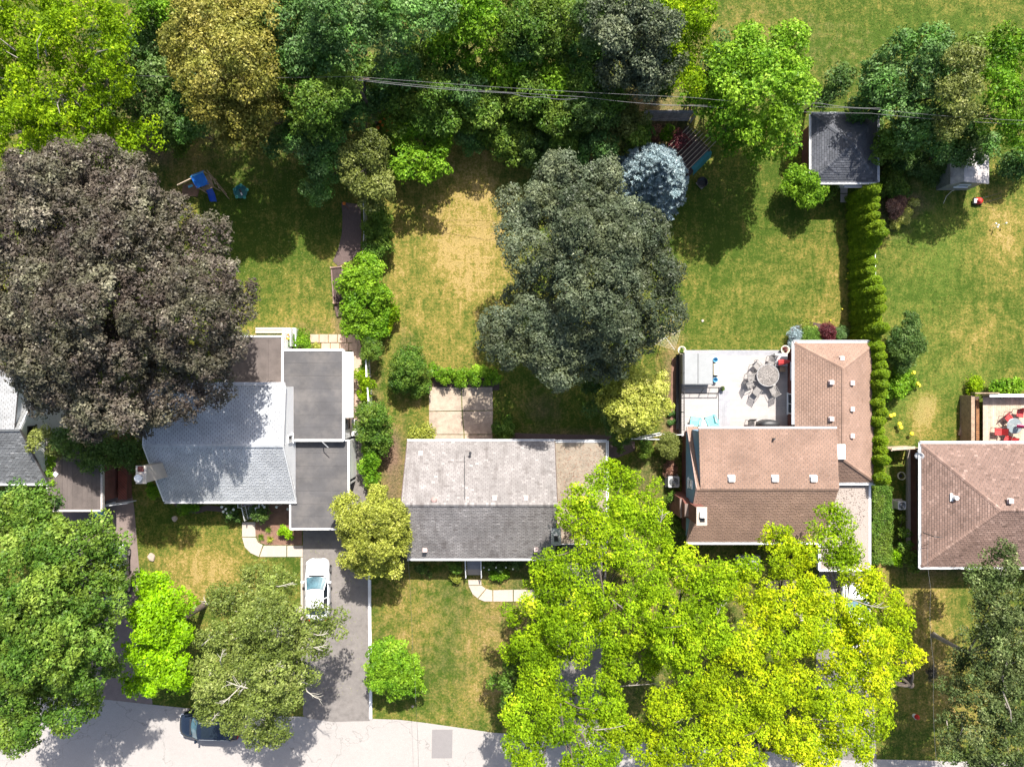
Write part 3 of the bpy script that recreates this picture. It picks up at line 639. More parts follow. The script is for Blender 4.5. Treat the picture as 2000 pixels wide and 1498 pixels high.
p = W(640,862,3.0); MB().tube([(p.x-.5,p.y,2.6),(p.x-.2,p.y-.05,3.5),(p.x+.2,p.y-.4,3.55)], .035, 6).build('service_mast', m_metal, t)
x0b = W(440,700,2.9).x; y1b = W(500,657,2.9).y; x1b = W(552,700,2.9).x
t = thing('rear_flat_roof', 'brown-grey flat roof half hidden beneath the purple maple', 'addition', ((x0b+x1b)/2, .6, 0))
MB().bb(x0b+.1, x1b-.3, .0, y1b-.1, 0, 2.55).build('wall', m_siding, t)
flat_roof(t, x0b, x1b-.02, -.05, y1b, 2.8, m_bitumenb, strips=4, axis='x', ew=.14)
x0c = W(567,900,2.5).x; x1c = W(681,900,2.5).x; y0c = W(600,1033,2.5).y; y1c = y0-.06
t = thing('carport', 'grey flat-roofed carport in front of the white addition', 'carport', ((x0c+x1c)/2, (y0c+y1c)/2, 0))
flat_roof(t, x0c, x1c, y0c, y1c, 2.5, m_bitumen, strips=7, ew=.12)
for px_, py_ in ((x0c+.9,y0c+.15),(x1c-.12,y0c+.15),(x1c-.12,(y0c+y1c)/2)): MB().bb(px_-.06, px_+.06, py_-.06, py_+.06, 0, 2.27).build('post', m_white, t)
MB().bb(x1c-.1, x1c-.02, y1c-2.9, y1c, 0, 2.27).build('side_wall', m_siding, t)

# --- far left house
X0, X1, yN, yR, yS = -43, -33.55, 1.0, -3.12, -7.17
t = thing('grey_roof_house', 'house with charcoal grey shingles and ivy-edged white gable at the left edge', 'house', (X1-4, yR, 0))
roof_part(t, [((X0,yS,ze),(X1,yS,ze),(X0,yR,zr),(X1,yR,zr)), ((X1,yN,ze),(X0,yN,ze),(X1,yR,zr),(X0,yR,zr))], m_shg_h1, [((X0,yR,zr),(X1,yR,zr))])
roof_part(t, [((X1-.3,yN-.2,5.1),(X0+.3,yN-.2,5.1),(X1-.3,yR,zr+.08),(X0+.3,yR,zr+.08))], shinglemat('shingle_sunlit_grey', (0.26,)*3, (0.34,0.345,0.35), (0.46,)*3))  # paler copy of the grey shingles, sunlight on this slope put into colour
MB().xprism([(yN-.4, 2.9), (yN-.4, 4.95), (yR-.02, zr-.05)], X0+.4, X1-.4).build('dormer_wall', m_siding, t)
MB().bb(X0+.3, X1-.3, yS+.45, yN-.4, 0, 2.55).build('wall', m_siding, t)
MB().xprism([(yS+.4, 2.56), (yN-.4, 2.56), (yR, 5.25)], X1-.42, X1-.26).build('gable_wall', m_siding, t)
fascia(t, [((X1+.02,yS,ze-.03),(X1+.02,yR,zr-.03))], .16, .05, m_underlay, 'rake_board'); fascia(t, [((X1+.03,yR,zr-.03),(X1+.03,yN,ze-.03))], .2, .08, m_white, 'rake_board')
gutter(t, (X0,yS-.02,ze), (X1,yS-.02,ze), (0,-1,0), brackets=False, w=.14); window(t, (X1-.26, yR-.15, 4.0), (1,0), .6, .8, m_dark)
x0, x1, y0, y1 = W(93,900,2.5).x, W(199,900,2.5).x, W(100,997,2.5).y, W(100,858,2.5).y
t = thing('carport', 'brown ribbed flat-roofed carport beside the charcoal-roofed house', 'carport', ((x0+x1)/2, (y0+y1)/2, 0))
flat_roof(t, x0, x1, y0, y1, 2.5, m_bitumenb, strips=11, axis='x', ew=.14, edge=M('weathered_fascia', (.5,.46,.43), .6, .12, 5))
MB().bb(x1-.35, x1-.12, y0+.6, y1-.1, 0, 2.27).build('wall', m_brick, t)
MB().box((W(109,926,2.5).x, W(109,926,2.5).y, 2.53), (.3,.3,.05), .9).build('roof_patch', m_white, t)
for px_ in (x0+.1, x1-.5): MB().bb(px_-.06, px_+.06, y0+.1, y0+.22, 0, 2.27).build('post', m_white, t)
MB().bb(x1+.12, x1+.78, y0+.5, y1+.3, 0, .7).build('brick_base', m_brick, t)

# --- brown roofed house with the blue gable
X0, X1, yN, yR, yS, zr4 = 12.63, 22.35, -3.1, -7.21, -11.42, 5.3
t = thing('brown_roof_house', 'brick house with rose-brown roof, blue gable and a hipped side wing', 'house', ((X0+X1)/2, yR, 0)); H4 = t
roof_part(t, [((X0,yS,ze),(X1+.1,yS,ze),(X0,yR,zr4),(X1,yR,zr4)), ((X1,yN,ze),(X0,yN,ze),(X1,yR,zr4),(X0,yR,zr4))], m_shg_h4, [((X0,yR,zr4),(X1,yR,zr4))], course=.15, tab=.31)
roof_part(t, [((X1,yN+.0,4.95),(X0+.24,yN+.0,4.95),(X1,yR,zr4+.09),(X0+.24,yR,zr4+.09))], m_shg_h4)
mb = MB(); mb.xprism([(yN-.2, 3.0), (yN-.2, 4.8), (yR-.02, zr4-.06)], X0+.28, X0+.39).xprism([(yN-.2, 3.0), (yN-.2, 4.8), (yR-.02, zr4-.06)], X1-.3, X1-.18).bb(X0+.39, X1-.3, yN-.32, yN-.2, 2.8, 4.8)
mb.build('dormer_wall', m_blue, t)
MB().bb(X0+.3, X1-.3, yS+.45, yN-.45, 0, 2.55).build('wall', m_brick, t)
MB().xprism([(yS+.4, 2.56), (yN-.4, 2.56), (yR, 5.14)], X0-.03, X0+.09).build('gable_wall', m_blue, t)
fascia(t, [((X0-.02,yS,ze-.05),(X0-.02,yR,zr4-.05)),((X0+.0,yR,zr4-.05),(X0+.0,yN,ze-.05))], .12, .05, m_brownvent, 'rake_board')
fascia(t, [((X0+.22,yN+.06,4.9),(X1+.02,yN+.06,4.9))], .2, .12); gutter(t, (X0,yS-.02,ze), (X1+.1,yS-.02,ze), (0,-1,0), brackets=False, w=.15)
fascia(t, [((X0-.1,yN+.06,ze-.04),(X0+.45,yN+.06,ze-.04))], .16, .12)
window(t, (X0-.03, yR+.15, 3.9), (-1,0), .62, .95)
for vx in (1428,1513,1588): vent(t, vx, 934, 5.33, m_gutter, .42, .15)
p = W(1510,857,5.05); MB().cyl((p.x,p.y,4.95), .07, .35).build('vent_pipe', m_dark, t)
a = W(1345,1025,6.4); b = W(1375,1000,6.4)
mb = MB(); mb.bb(12.0, 13.1, -9.6, -8.2, 0, 3.2).xprism([(-9.6,3.2),(-8.2,3.2),(-8.45,4.0),(-9.35,4.0)], 12.15, 13.1).bb(12.42, 13.08, -9.5, -8.35, 3.9, 6.0)
ch = mb.build('chimney', m_brick, t)
mb = MB(); mb.bb(12.4, 13.12, -9.54, -8.3, 6.002, 6.11); o = mb.build('chimney_cap', m_conc, None, local=ORG[t.name]); o.parent = ch
mb = MB(); mb.bb(12.62, 12.95, -9.3, -9.0, 6.112, 6.14, 0); o = mb.build('flue', m_black, None, local=ORG[t.name]); o.parent = ch
mb = MB(); mb.bb(12.6, 12.97, -8.98, -8.6, 6.112, 6.35); o = mb.build('chimney_hood', m_white, None, local=ORG[t.name]); o.parent = ch
for wx in (14.5, 18.5): window(t, (wx, yS+.45, 1.6), (0,-1), 1.6, 1.2)
MB().bb(16.3, 17.25, yS+.37, yS+.45, .4, 2.5).build('door', m_woodd, t)
# wing
x0, x1, y0, y1 = 20.33, 26.18, -7.1, 2.91; xm = 23.2; ya, yb = 1.05, -5.3; zw = 4.25
roof_part(t, [((x0,y0,2.9),(x0,y1,2.9),(xm,yb,zw),(xm,ya,zw)) if False else ((x0,y1,2.9),(x0,y0,2.9),(xm,ya,zw),(xm,yb,zw)), ((x1,y0,2.9),(x1,y1,2.9),(xm,yb,zw),(xm,ya,zw)),
              ((x0,y0,2.9),(x1,y0,2.9),(xm,yb,zw),(xm,yb,zw)), ((x1,y1,2.9),(x0,y1,2.9),(xm,ya,zw),(xm,ya,zw))], m_shg_h4,
          [((x1,y0,2.9),(xm,yb,zw)),((x1,y1,2.9),(xm,ya,zw)),((x0,y1,2.9),(xm,ya,zw)),((xm,yb,zw),(xm,ya,zw))], course=.15, tab=.31)
MB().bb(x0+.3, x1-.35, y0+.35, y1-.35, 0, 2.7).build('wing_wall', m_brick, t)
gutter(t, (x0-.02,yN+.15,2.9), (x0-.02,y1+.1,2.9), (-1,0,0), brackets=False, w=.15); gutter(t, (x1+.02,y0-.1,2.9), (x1+.02,y1+.1,2.9), (1,0,0), brackets=False, w=.15)
gutter(t, (x0-.1,y1+.02,2.9), (x1+.1,y1+.02,2.9), (0,1,0), brackets=False, w=.15); gutter(t, (X1+.2,y0-.02,2.9), (x1+.1,y0-.02,2.9), (0,-1,0), brackets=False, w=.15)
for vx, vy, vz in ((1643,700,3.7),(1623,747,3.95),(1663,748,3.95),(1663,799,3.95),(1663,851,3.95),(1623,818,3.95)): vent(t, vx, vy, vz, m_pinkvent, .3)
p = W(1641,882,4.3); MB().box((p.x, p.y, 4.35), (.62,1.05,.12)).build('roof_flashing', m_alu, t)
window(t, (x0+.3, -1.5, 1.9), (-1,0), 1.5, 1.7, shutters=False); window(t, (x0+.3, .9, 2.1), (-1,0), 1.2, .8)
x0, x1, y0, y1 = 22.25, 25.9, -13.5, -7.16
t = thing('carport', 'carport with flat speckled gravel roof below the rose-brown hipped wing', 'carport', ((x0+x1)/2, (y0+y1)/2, 0))
flat_roof(t, x0, x1, y0, y1, 2.55, M('speckled_gravel', (.32,.27,.24), .9, .3, 20, fine=45, bmp=.5), ew=.17, edge=m_gutter)
for px_, py_ in ((x1-.2,y0+.3),(x1-.2,(y0+y1)/2),(x0+.3,y0+.3)): MB().bb(px_-.06, px_+.06, py_-.06, py_+.06, 0, 2.33).build('post', m_white, t)
t = thing('front_stoop', 'grey concrete stoop glimpsed through the yellow-green trees', 'steps', tuple(W(1525,1150)))
a = W(1497,1135,.3); b = W(1556,1168,.3); MB().bb(a.x, b.x, b.y, a.y, 0, .3).build('landing', m_concold, t)
MB().bb(a.x, b.x, b.y-.3, b.y-.01, 0, .15).build('step', m_conc, t)
t = thing('entrance_steps', 'pale entrance steps just below the rose-brown roof', 'steps', tuple(W(1465,1100)))
a = W(1440,1085,.5); b = W(1485,1098,.5); MB().bb(a.x, b.x, b.y, a.y, 0, .5).build('landing', m_deckd, t)
for i in range(3): MB().bb(a.x, b.x, b.y-.3*(i+1)+.005, b.y-.3*i, 0, .36-.12*i).build('step', m_conc, t)
slabs('stoop_walk', 'short stone walk below the concrete stoop under the trees', 'walkway', [[(1545,1170),(1565,1170),(1568,1190),(1546,1190)],[(1546,1191),(1568,1191),(1572,1212),(1550,1212)]], m_conc)

# --- right hand house
X0, X1, yN, yS, zr5 = 29.5, 44, -4.35, -13.2, 4.85; yR = -8.75; xa = 33.8; ze5 = 2.8
t = thing('hipped_house', 'brick house with mottled red-brown hipped roof at the right edge', 'house', (36, yR, 0)); H5 = t
xb = X1-4.3
roof_part(t, [((X0,yS,ze5),(X1,yS,ze5),(xa,yR,zr5),(xb,yR,zr5)), ((X1,yN,ze5),(X0,yN,ze5),(xb,yR,zr5),(xa,yR,zr5)), ((X0,yN,ze5),(X0,yS,ze5),(xa,yR,zr5),(xa,yR,zr5)), ((X1,yS,ze5),(X1,yN,ze5),(xb,yR,zr5),(xb,yR,zr5))],
          m_shg_h5, [((X0,yS,ze5),(xa,yR,zr5)),((X0,yN,ze5),(xa,yR,zr5)),((xa,yR,zr5),(xb,yR,zr5))], course=.16, tab=.3)
MB().bb(X0+.72, X1-.6, yS+.5, yN-.5, .25, 2.6).build('wall', m_brickd, t); MB().bb(X0+.5, X1-.5, yS+.9, yN-.6, 0, .25).build('foundation', m_conc, t)
gutter(t, (X0-.02,yS-.1,ze5), (X0-.02,yN+.1,ze5), (-1,0,0), brackets=False, w=.15); gutter(t, (X0-.1,yN+.02,ze5), (X1,yN+.02,ze5), (0,1,0), brackets=False, w=.15); gutter(t, (X0-.1,yS-.02,ze5), (X1,yS-.02,ze5), (0,-1,0), brackets=False, w=.12)
window(t, (X0+.72, -8.5, 1.9), (-1,0), .95, .9)
mb = MB()
for i in range(3): mb.tube([(X0+.68, -5.2-.25*i, 1.0+.35*i), (X0+.68, -8.0+.15*i, 1.0+.35*i)], .025, 5)
mb.build('wall_conduit', m_dark, t)
p = W(1861,971,3.6); MB().box((p.x,p.y,3.62), (.42,.55,.06)).cyl((p.x+.05,p.y,3.6), .15, .4, 12).build('roof_vent', m_white, t)
vent(t, 1972, 978, 4.75, m_pinkvent, .33)
p = W(1811,1043,3.5); MB().tube([(p.x,p.y,3.0),(p.x,p.y,4.3),(p.x+.25,p.y-.03,4.4)], .035, 6).tube([(p.x,p.y,4.2),(p.x+.55,p.y-.1,3.9)], .02, 5).tube([(p.x,p.y,4.3),(p.x+.6,p.y-.05,4.3)], .02, 5).build('service_mast', m_dark, t)

# --- garage and shed
x0, x1, y0, y1 = 21.72, 26.48, 14.6, 19.5; c = (24.05, 16.95, 3.9)
t = thing('slate_roof_garage', 'small garage with dark slate-grey pyramid roof and white gutters', 'garage', (24.1, 17.05, 0))
cs = [(x0,y0,2.5),(x1,y0,2.5),(x1,y1,2.5),(x0,y1,2.5)]
roof_part(t, [(cs[i], cs[(i+1) % 4], c, c) for i in range(4)], m_shg_g, [(q, c) for q in cs], course=.17, tab=.34)
MB().bb(x0+.35, x1-.35, y0+.35, y1-.35, 0, 2.36).build('wall', m_brickd, t)
for (a, b, o_) in ((cs[0],cs[1],(0,-1,0)),(cs[1],cs[2],(1,0,0)),(cs[2],cs[3],(0,1,0)),(cs[3],cs[0],(-1,0,0))):
    gutter(t, Vector(a)+Vector(o_)*.02, Vector(b)+Vector(o_)*.02, o_, w=.12)
vent(t, 1657, 265, 3.55, m_shg_g, .34, .08)
MB().bb(24.4, 25.3, y0+.29, y0+.35, 0, 2.1).build('door', m_white, t); MB().bb(24.2, 25.5, y0-.35, y0+.3, 2.2, 2.26).build('door_canopy', m_grey, t)
slabs('garage_path', 'short grey concrete path in front of the slate-roofed garage', 'path', [[(1641,360),(1655,360),(1655,378),(1641,378)],[(1641,379),(1655,379),(1655,396),(1641,396)]], m_conc)
t = thing('garden_shed', 'small shed with stained pale grey roof under the right-hand trees', 'shed', (33.5, 15.8, 0))
m_shroof = M('stained_shed_roof', (0.42,0.39,0.38), 0.8, 0.12, 4, dirt=(0.13,0.11,0.11))
for i in range(3):
    ya = 14.55+.85*i; MB().add([(32.62,ya,2.75),(34.8,ya,2.2),(34.8,ya+.84,2.2),(32.62,ya+.84,2.75)]+[(32.62,ya,2.69),(34.8,ya,2.14),(34.8,ya+.84,2.14),(32.62,ya+.84,2.69)], [(0,1,2,3),(7,6,5,4),(0,4,5,1),(1,5,6,2),(2,6,7,3),(3,7,4,0)], rnd.uniform(.4,.6)).build('roof_panel', m_shroof, t)
MB().add([(32.15,14.55,1.95),(32.61,14.55,2.74),(32.61,17.1,2.74),(32.15,17.1,1.95)]+[(32.15,14.55,1.89),(32.61,14.55,2.68),(32.61,17.1,2.68),(32.15,17.1,1.89)], [(0,1,2,3),(7,6,5,4),(0,4,5,1),(1,5,6,2),(2,6,7,3),(3,7,4,0)]).build('side_roof_panel', m_shroof, t)
MB().xprism([(14.7,0),(16.95,0),(16.95,1.88),(14.7,1.88)], 32.3, 34.65).build('wall', M('dull_metal_wall', (.22,.22,.20), .6, .15, 4), t)
window(t, (33.5, 14.7, 1.3), (0,-1), .9, .5, m_gutter)

# ------------------------------------------------------------------ trees and plants
NTRI = [0]
def unit(n):
    v = rng.normal(size=(n, 3)); return v/np.linalg.norm(v, axis=1, keepdims=True)
def leaves(clumps, leaf=.12, cover=1.0, flat=.72, jit=.5, up=.25, aspect=.62, tn=.16):
    """clumps: rows x, y, z, r, tint -> arrays of leaf triangles on and inside each clump"""
    leaf = leaf*.80; c = np.asarray(clumps, float); area = leaf*1.6*leaf*aspect
    cnt = np.maximum(12, (c[:,3]**2*7.0*cover/area)).astype(int); idx = np.repeat(np.arange(len(c)), cnt); n = len(idx)
    d = unit(n); d[:,2] = np.where(d[:,2] < -.25, -d[:,2], d[:,2]); r = c[idx,3]
    rr = rng.uniform(0, 1, n)**.35; rr = .30+.75*rr
    bumpy = 1+.16*np.sin(d[:,0]*5+idx)*np.sin(d[:,1]*6+idx*1.7)+.1*np.sin(d[:,2]*9+idx*.6)
    P = c[idx,:3] + d*(r*rr*bumpy)[:,None]*np.array([1, 1, flat])
    nm = d*.8 + np.array([0, 0, up]) + rng.normal(size=(n, 3))*jit; nm /= np.linalg.norm(nm, axis=1, keepdims=True)
    t = np.cross(nm, unit(n)); t /= np.linalg.norm(t, axis=1, keepdims=True)+1e-9; b = np.cross(nm, t)
    L = leaf*rng.uniform(.65, 1.3, n)
    tint = c[idx,4] + rng.normal(size=n)*tn
    NTRI[0] += n
    return P, t*L[:,None], b*(L*aspect)[:,None], tint
def sphere_pts(n, low):
    d = unit(n); return d[d[:,2] > low]
def spread(P, dist, got=None, lim=9999):
    """greedy thinning so that kept points stay at least dist apart"""
    out = []
    for p in P:
        if len(out) >= lim: break
        if out and np.min(np.sum((np.array(out)-p)**2, 1)) < dist*dist: continue
        out.append(p)
    return out
def ell_clumps(lobes, rs, space=.95, rough=.12, low=-.30, tintvar=.13, inner=.5, drop=0.0, rb=1.45, bs=1.36):
    """lobes (x, y, z, R, flat, tint) break into boughs of radius about rb, whose upper sides carry leaf clumps of radius rs"""
    L = np.asarray(lobes, float); bo = []; fill = []
    for k, (x, y, z, Rr, fl, ti) in enumerate(lobes):
        r_ = min(rb, Rr*.62)
        if Rr < 2.2*rs: bo.append((x, y, z, max(Rr-rs*.6, .12), fl, ti)); continue
        m = int(30*(Rr/r_)**2)+20; d = sphere_pts(m, low); rr = (Rr-r_*.92)*(1+rng.uniform(-rough, rough*.6, len(d)))
        P = np.array([x, y, z]) + d*rr[:,None]*np.array([1, 1, fl])
        q = np.linalg.norm((P[:,None,:]-L[None,:,:3])/(L[None,:,3:4]*np.stack([np.ones(len(L)), np.ones(len(L)), L[:,4]], 1)[None]), axis=2)
        q[:,k] = 9; P = P[(q > .5).all(1)]
        for c in spread(P, r_*bs):
            if bo and drop and rng.uniform() < drop*.6: continue
            bo.append((c[0], c[1], c[2]+rng.uniform(-.25,.25)*r_, r_*rng.uniform(.72, 1.12), .8, ti+rng.normal()*tintvar*.8))
        d = sphere_pts(int(inner*14*(Rr/.9)**2)+4, -.2); P = np.array([x, y, z]) + d*(Rr*.5)*np.array([1, 1, fl])
        for c in spread(P, .95): fill.append((c[0], c[1], c[2]-.2, .62, ti+rng.normal()*tintvar))
    Bq = np.asarray(bo); out = []
    for k, (x, y, z, Rr, fl, ti) in enumerate(bo):
        rad = max(.05, Rr-rs*.42); m = int(16*(Rr/rs)**2)+10; d = sphere_pts(m, -.02 if Rr > .5 else low)
        P = np.array([x, y, z]) + d*(rad*(1+rng.normal(size=len(d))*.05))[:,None]*np.array([1, 1, fl])
        near = Bq[(np.abs(Bq[:,0]-x) < 2*rb) & (np.abs(Bq[:,1]-y) < 2*rb)]
        if len(near) > 1:
            q = np.linalg.norm(P[:,None,:]-near[None,:,:3], axis=2)/near[None,:,3]; self_ = np.linalg.norm(near[:,:3]-np.array([x,y,z]), axis=1) < 1e-6
            q[:,self_] = 9; P = P[(q > .80).all(1)]
        for c in spread(P, rs*space):
            if drop and rng.uniform() < drop: continue
            out.append((c[0], c[1], c[2], rs*rng.uniform(.72, 1.28), ti+rng.normal()*tintvar*.7))
    return out + fill
def wood(t, base, tops, r0, zf, mat, limbs=6, name='trunk'):
    """tapered trunk with main limbs reaching to the crown lobes"""
    mb = MB(); b = Vector(base); fork = b+Vector((rnd.uniform(-.2,.2), rnd.uniform(-.2,.2), zf))
    mb.tube([b-Vector((0,0,.1)), b+Vector((0,0,.25)), b.lerp(fork, .5)+Vector((rnd.uniform(-.1,.1),0,0)), fork], [r0*1.45, r0*1.1, r0*.9, r0*.75], 9)
    for q in tops[:limbs]:
        q = Vector(q); m = fork.lerp(q, .5)+Vector((rnd.uniform(-.3,.3), rnd.uniform(-.3,.3), rnd.uniform(-.1,.5)))
        mb.tube([fork-Vector((0,0,.15)), fork.lerp(m, .5)+Vector((0,0,.1)), m, q], [r0*.5, r0*.34, r0*.2, r0*.06], 6)
        for s in range(2):
            e = q+Vector((rnd.uniform(-1,1), rnd.uniform(-1,1), rnd.uniform(-.2,.5)))*.9; mb.tube([m, m.lerp(e, .6)+Vector((0,0,.2)), e], [r0*.18, r0*.1, r0*.03], 5)
    return mb.build(name, mat, t, smooth=True)
TREES = {}
def tree(name, label, cat, lobes, mat, leaf=.13, rs=.8, cover=1.0, flat=.72, fl=.75, low=-.3, r0=.22, bark=None, base=None, group=None, tintvar=.13, drop=0.0, rough=.12, jit=.48, limbs=6, twigs=0, inner=.5, space=.95, up=.22, lflat=.72, rb=1.45, grow=1.12, bs=1.36, tn=.16):
    """lobes in photograph pixels with their real height: (px, py, radius px, z[, tint])"""
    W3 = []
    for l in lobes:
        if 872 < l[0] < 1120 and l[1] < 300: l = (l[0], l[1], l[2], min(l[3], max(1.6, (300-l[1]-l[2]*.8)/30.5)), *l[4:])
        elif 740 < l[0] < 1262 and l[1] < 300: l = (l[0], l[1], l[2], min(l[3], max(3.0 if l[0] < 873 else 1.6, 1.6+(288-l[1])/31)), *l[4:])
        p = W(l[0], l[1], l[3]); W3.append((p.x, p.y, p.z, S(l[2], l[3])*grow, fl, l[4] if len(l) > 4 else .5))
    m = sum((Vector(l[:3])*l[3]**2 for l in W3), Vector())/sum(l[3]**2 for l in W3)
    b = W(base[0], base[1]) if base else Vector((m.x, m.y, 0)); b.z = 0
    t = thing(name, label, cat, (b.x, b.y, 0), group)
    cl = ell_clumps(W3, rs, space, rough, low, tintvar, inner, drop, rb, bs)
    P, A, B, ti = leaves(cl, leaf, cover, lflat, jit, up, tn=tn)
    k = P[:,2] > .03; o = tri_mesh('crown', P[k], A[k], B[k], mat, t, ti[k], (b.x, b.y, 0))
    tops = [(l[0], l[1], l[2]+l[3]*.1) for l in sorted(W3, key=lambda l: -l[3])]
    zf = max(.4, min(l[2]-l[3]*.6 for l in W3))
    wood(t, b, tops, r0, min(zf, 4.0), bark or m_bark, limbs)
    if twigs:
        mb = MB()
        for i in range(twigs):
            c = cl[rnd.randrange(len(cl))]; p = Vector(c[:3]); d = Vector((p.x-m.x, p.y-m.y, 0)); d = d.normalized() if d.length > .01 else Vector((1,0,0))
            q = p-d*rnd.uniform(1, 2); mb.tube([(q.x, q.y, p.z-.6), tuple(p.lerp(q, .5)+Vector((0,0,.1))), (p.x, p.y, p.z+.15)], [.05,.035,.012], 4)
        o = mb.build('twigs', bark or m_bark, t); stuff(o)
    TREES[label] = t
    return t
def shrub(name, label, lobes, mat, leaf=.09, rs=.36, cover=1.05, cat='shrub', group=None, low=-.5, fl=.85, **k):
    W3 = []
    for l in lobes:
        z = l[3] if len(l) > 3 else max(.3, S(l[2])*.7); p = W(l[0], l[1], z); W3.append((p.x, p.y, z, S(l[2], z)*1.14, fl, l[4] if len(l) > 4 else .5))
    m = sum((Vector(l[:3]) for l in W3), Vector())/len(W3)
    t = thing(name, label, cat, (m.x, m.y, 0), group)
    cl = ell_clumps(W3, rs, .95, .12, low, .12, .4, 0.0, 1.45, 1.0)
    P, A, B, ti = leaves(cl, leaf, cover); kk = P[:,2] > .02
    tri_mesh('foliage', P[kk], A[kk], B[kk], mat, t, ti[kk], (m.x, m.y, 0))
    mb = MB()
    for l in W3[:4]: mb.tube([(m.x, m.y, 0), ((m.x+l[0])/2, (m.y+l[1])/2, l[2]*.5), (l[0], l[1], l[2]+l[3]*.3)], [.06,.04,.015], 5)
    mb.build('stem', m_bark, t)
    return t
DENSE = dict(rs=.48, leaf=.125, cover=.72, space=1.0, rb=1.35)
LOOSE = dict(rs=.42, leaf=.135, cover=.62, space=1.05, rough=.3, drop=.14, jit=.65, inner=.6, rb=1.0)

tree('purple_maple', 'huge round purple-bronze maple filling the left of the picture', 'tree',
     [(130,430,125,10.5),(272,428,94,11),(380,492,74,10.5),(235,490,110,12),(200,620,130,12.5),(375,620,112,11.5),(110,640,120,10.5),(50,540,110,10),(230,745,105,10.5),(385,735,74,9.8),(335,795,48,9.2),(60,390,78,9.5),(215,335,56,9.5),(200,800,62,8.8),(290,825,30,8.2),(110,745,72,8.8),(445,585,62,10.2),(40,660,70,9.5),(40,320,36,8),(262,330,36,9),(145,345,46,9.2),(430,690,50,9.6)],
     L_purple, rs=.44, leaf=.12, cover=.66, space=1.0, rb=1.25, r0=.45, limbs=10, rough=.2, grow=1.15, tintvar=.15, jit=.36, tn=.13, bs=1.28)
tree('grey_green_maple', 'big dark grey-green maple in the middle behind the bungalow', 'tree',
     [(1085,375,78,9),(1150,375,76,9.5),(1198,432,72,9.5),(1015,405,56,8),(1065,465,85,9),(1150,490,95,11),(1245,510,82,9.2),(1275,585,66,8.5),(1185,590,90,10),(1085,560,62,8.5),(1235,655,66,7.5),(1050,645,84,8.5),(975,665,54,7.3),(1095,705,76,7.5),(1175,712,52,6.5),(1020,565,38,7),(1150,650,70,8.5),(1075,325,30,7.5),(1310,520,30,8)],
     L_grey, leaf=.11, rs=.46, cover=.72, space=1.0, rb=1.5, r0=.42, limbs=10, rough=.16, jit=.34, tn=.12, bs=1.28, grow=1.17)
tree('ash_tree', 'tall lime-tinged ash with dead grey branches in the top left corner', 'tree',
     [(60,50,95,9),(180,70,85,10),(100,170,90,9),(215,165,62,9),(40,265,65,7.5),(130,270,66,8),(220,270,58,7.5),(288,262,42,7),(0,140,55,8),(240,40,40,9),(180,215,50,8),(-20,280,50,7)], L_yg, **{**LOOSE, 'cover':.55}, r0=.35, limbs=9, twigs=40, bark=m_dead)
tree('dark_understory_tree', 'shaded dark tree beneath the lime-tinged ash at the far left', 'tree', [(20,190,60,4),(100,230,60,4),(240,110,60,4.5),(300,180,60,4),(330,250,50,3.5),(200,200,60,4),(330,40,50,5)], L_dark, rs=.5, leaf=.15, cover=.6, r0=.2)
shrub('leafy_bush', 'mid green bush poking out below the golden tree', [(325,265,30,2.2),(360,255,26,2.0),(350,290,20,1.6)], L_green, rs=.4, leaf=.1)
tree('small_green_tree', 'small fresh green treetop between the ash and the golden tree', 'tree', [(300,25,35,6),(325,15,30,6),(275,40,20,5.5)], L_bright, **LOOSE)
tree('golden_tree', 'tall golden-yellow tree at the upper left', 'tree',
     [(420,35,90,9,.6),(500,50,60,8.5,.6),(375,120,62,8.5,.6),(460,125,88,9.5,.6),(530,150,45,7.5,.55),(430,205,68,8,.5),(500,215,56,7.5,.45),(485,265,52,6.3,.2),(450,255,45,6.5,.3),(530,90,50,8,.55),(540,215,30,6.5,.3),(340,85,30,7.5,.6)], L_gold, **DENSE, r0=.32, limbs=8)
tree('broad_maple', 'rounded mid green maple right of the golden tree, above the dark lawn', 'tree', [(590,165,50,7.5),(640,190,62,8),(605,235,50,7),(580,130,38,7),(560,200,35,6.5),(650,240,38,6.5)], L_green, **DENSE, r0=.25)
tree('tall_maple', 'dark green maple on the top edge with a bare leaning trunk', 'tree', [(570,35,65,9),(645,45,80,10),(715,40,62,9),(605,95,50,8.5),(560,90,40,8),(625,120,35,8),(690,80,45,8)], L_teal, **DENSE, r0=.36, base=(690,150))
tree('silver_leaved_tree', 'pale blue-green tree on the top edge, right of the dark maple', 'tree', [(785,40,62,9,.6),(770,100,50,8.5,.6),(845,25,50,8.5,.5),(800,150,40,7.5,.55),(745,130,35,7.5,.6)], L_teal, **DENSE)
tree('fresh_green_tree', 'fresh bright green tree at the top, left of the picture centre', 'tree', [(915,30,68,9),(880,85,55,8.3),(955,75,52,8.5),(925,130,40,7.5),(870,20,40,8.5)], L_bright, **{**LOOSE, 'cover':.7}, r0=.25)
tree('shaded_maple', 'mid green maple below the pale blue-green tree, crossed by the cables', 'tree', [(800,185,52,6.5),(850,165,46,7),(835,230,50,5.6),(880,195,40,6),(775,230,40,5)], L_green, **DENSE)
tree('narrow_tree', 'narrow dark tree wedged on the top edge near the picture centre', 'tree', [(1010,35,42,8),(985,60,32,7.5),(1000,85,30,7)], L_green, **LOOSE)
tree('bright_maple', 'light green maple under the cables with big star-shaped leaves', 'tree', [(990,120,48,7.5,.6),(1005,180,54,7,.6),(975,225,36,5,.55),(1045,130,44,7.5,.6),(1075,185,46,7,.5),(1040,230,45,4.6,.55),(1010,250,30,4)], L_bright, leaf=.17, rs=.5, cover=.7, r0=.24, rb=1.1)
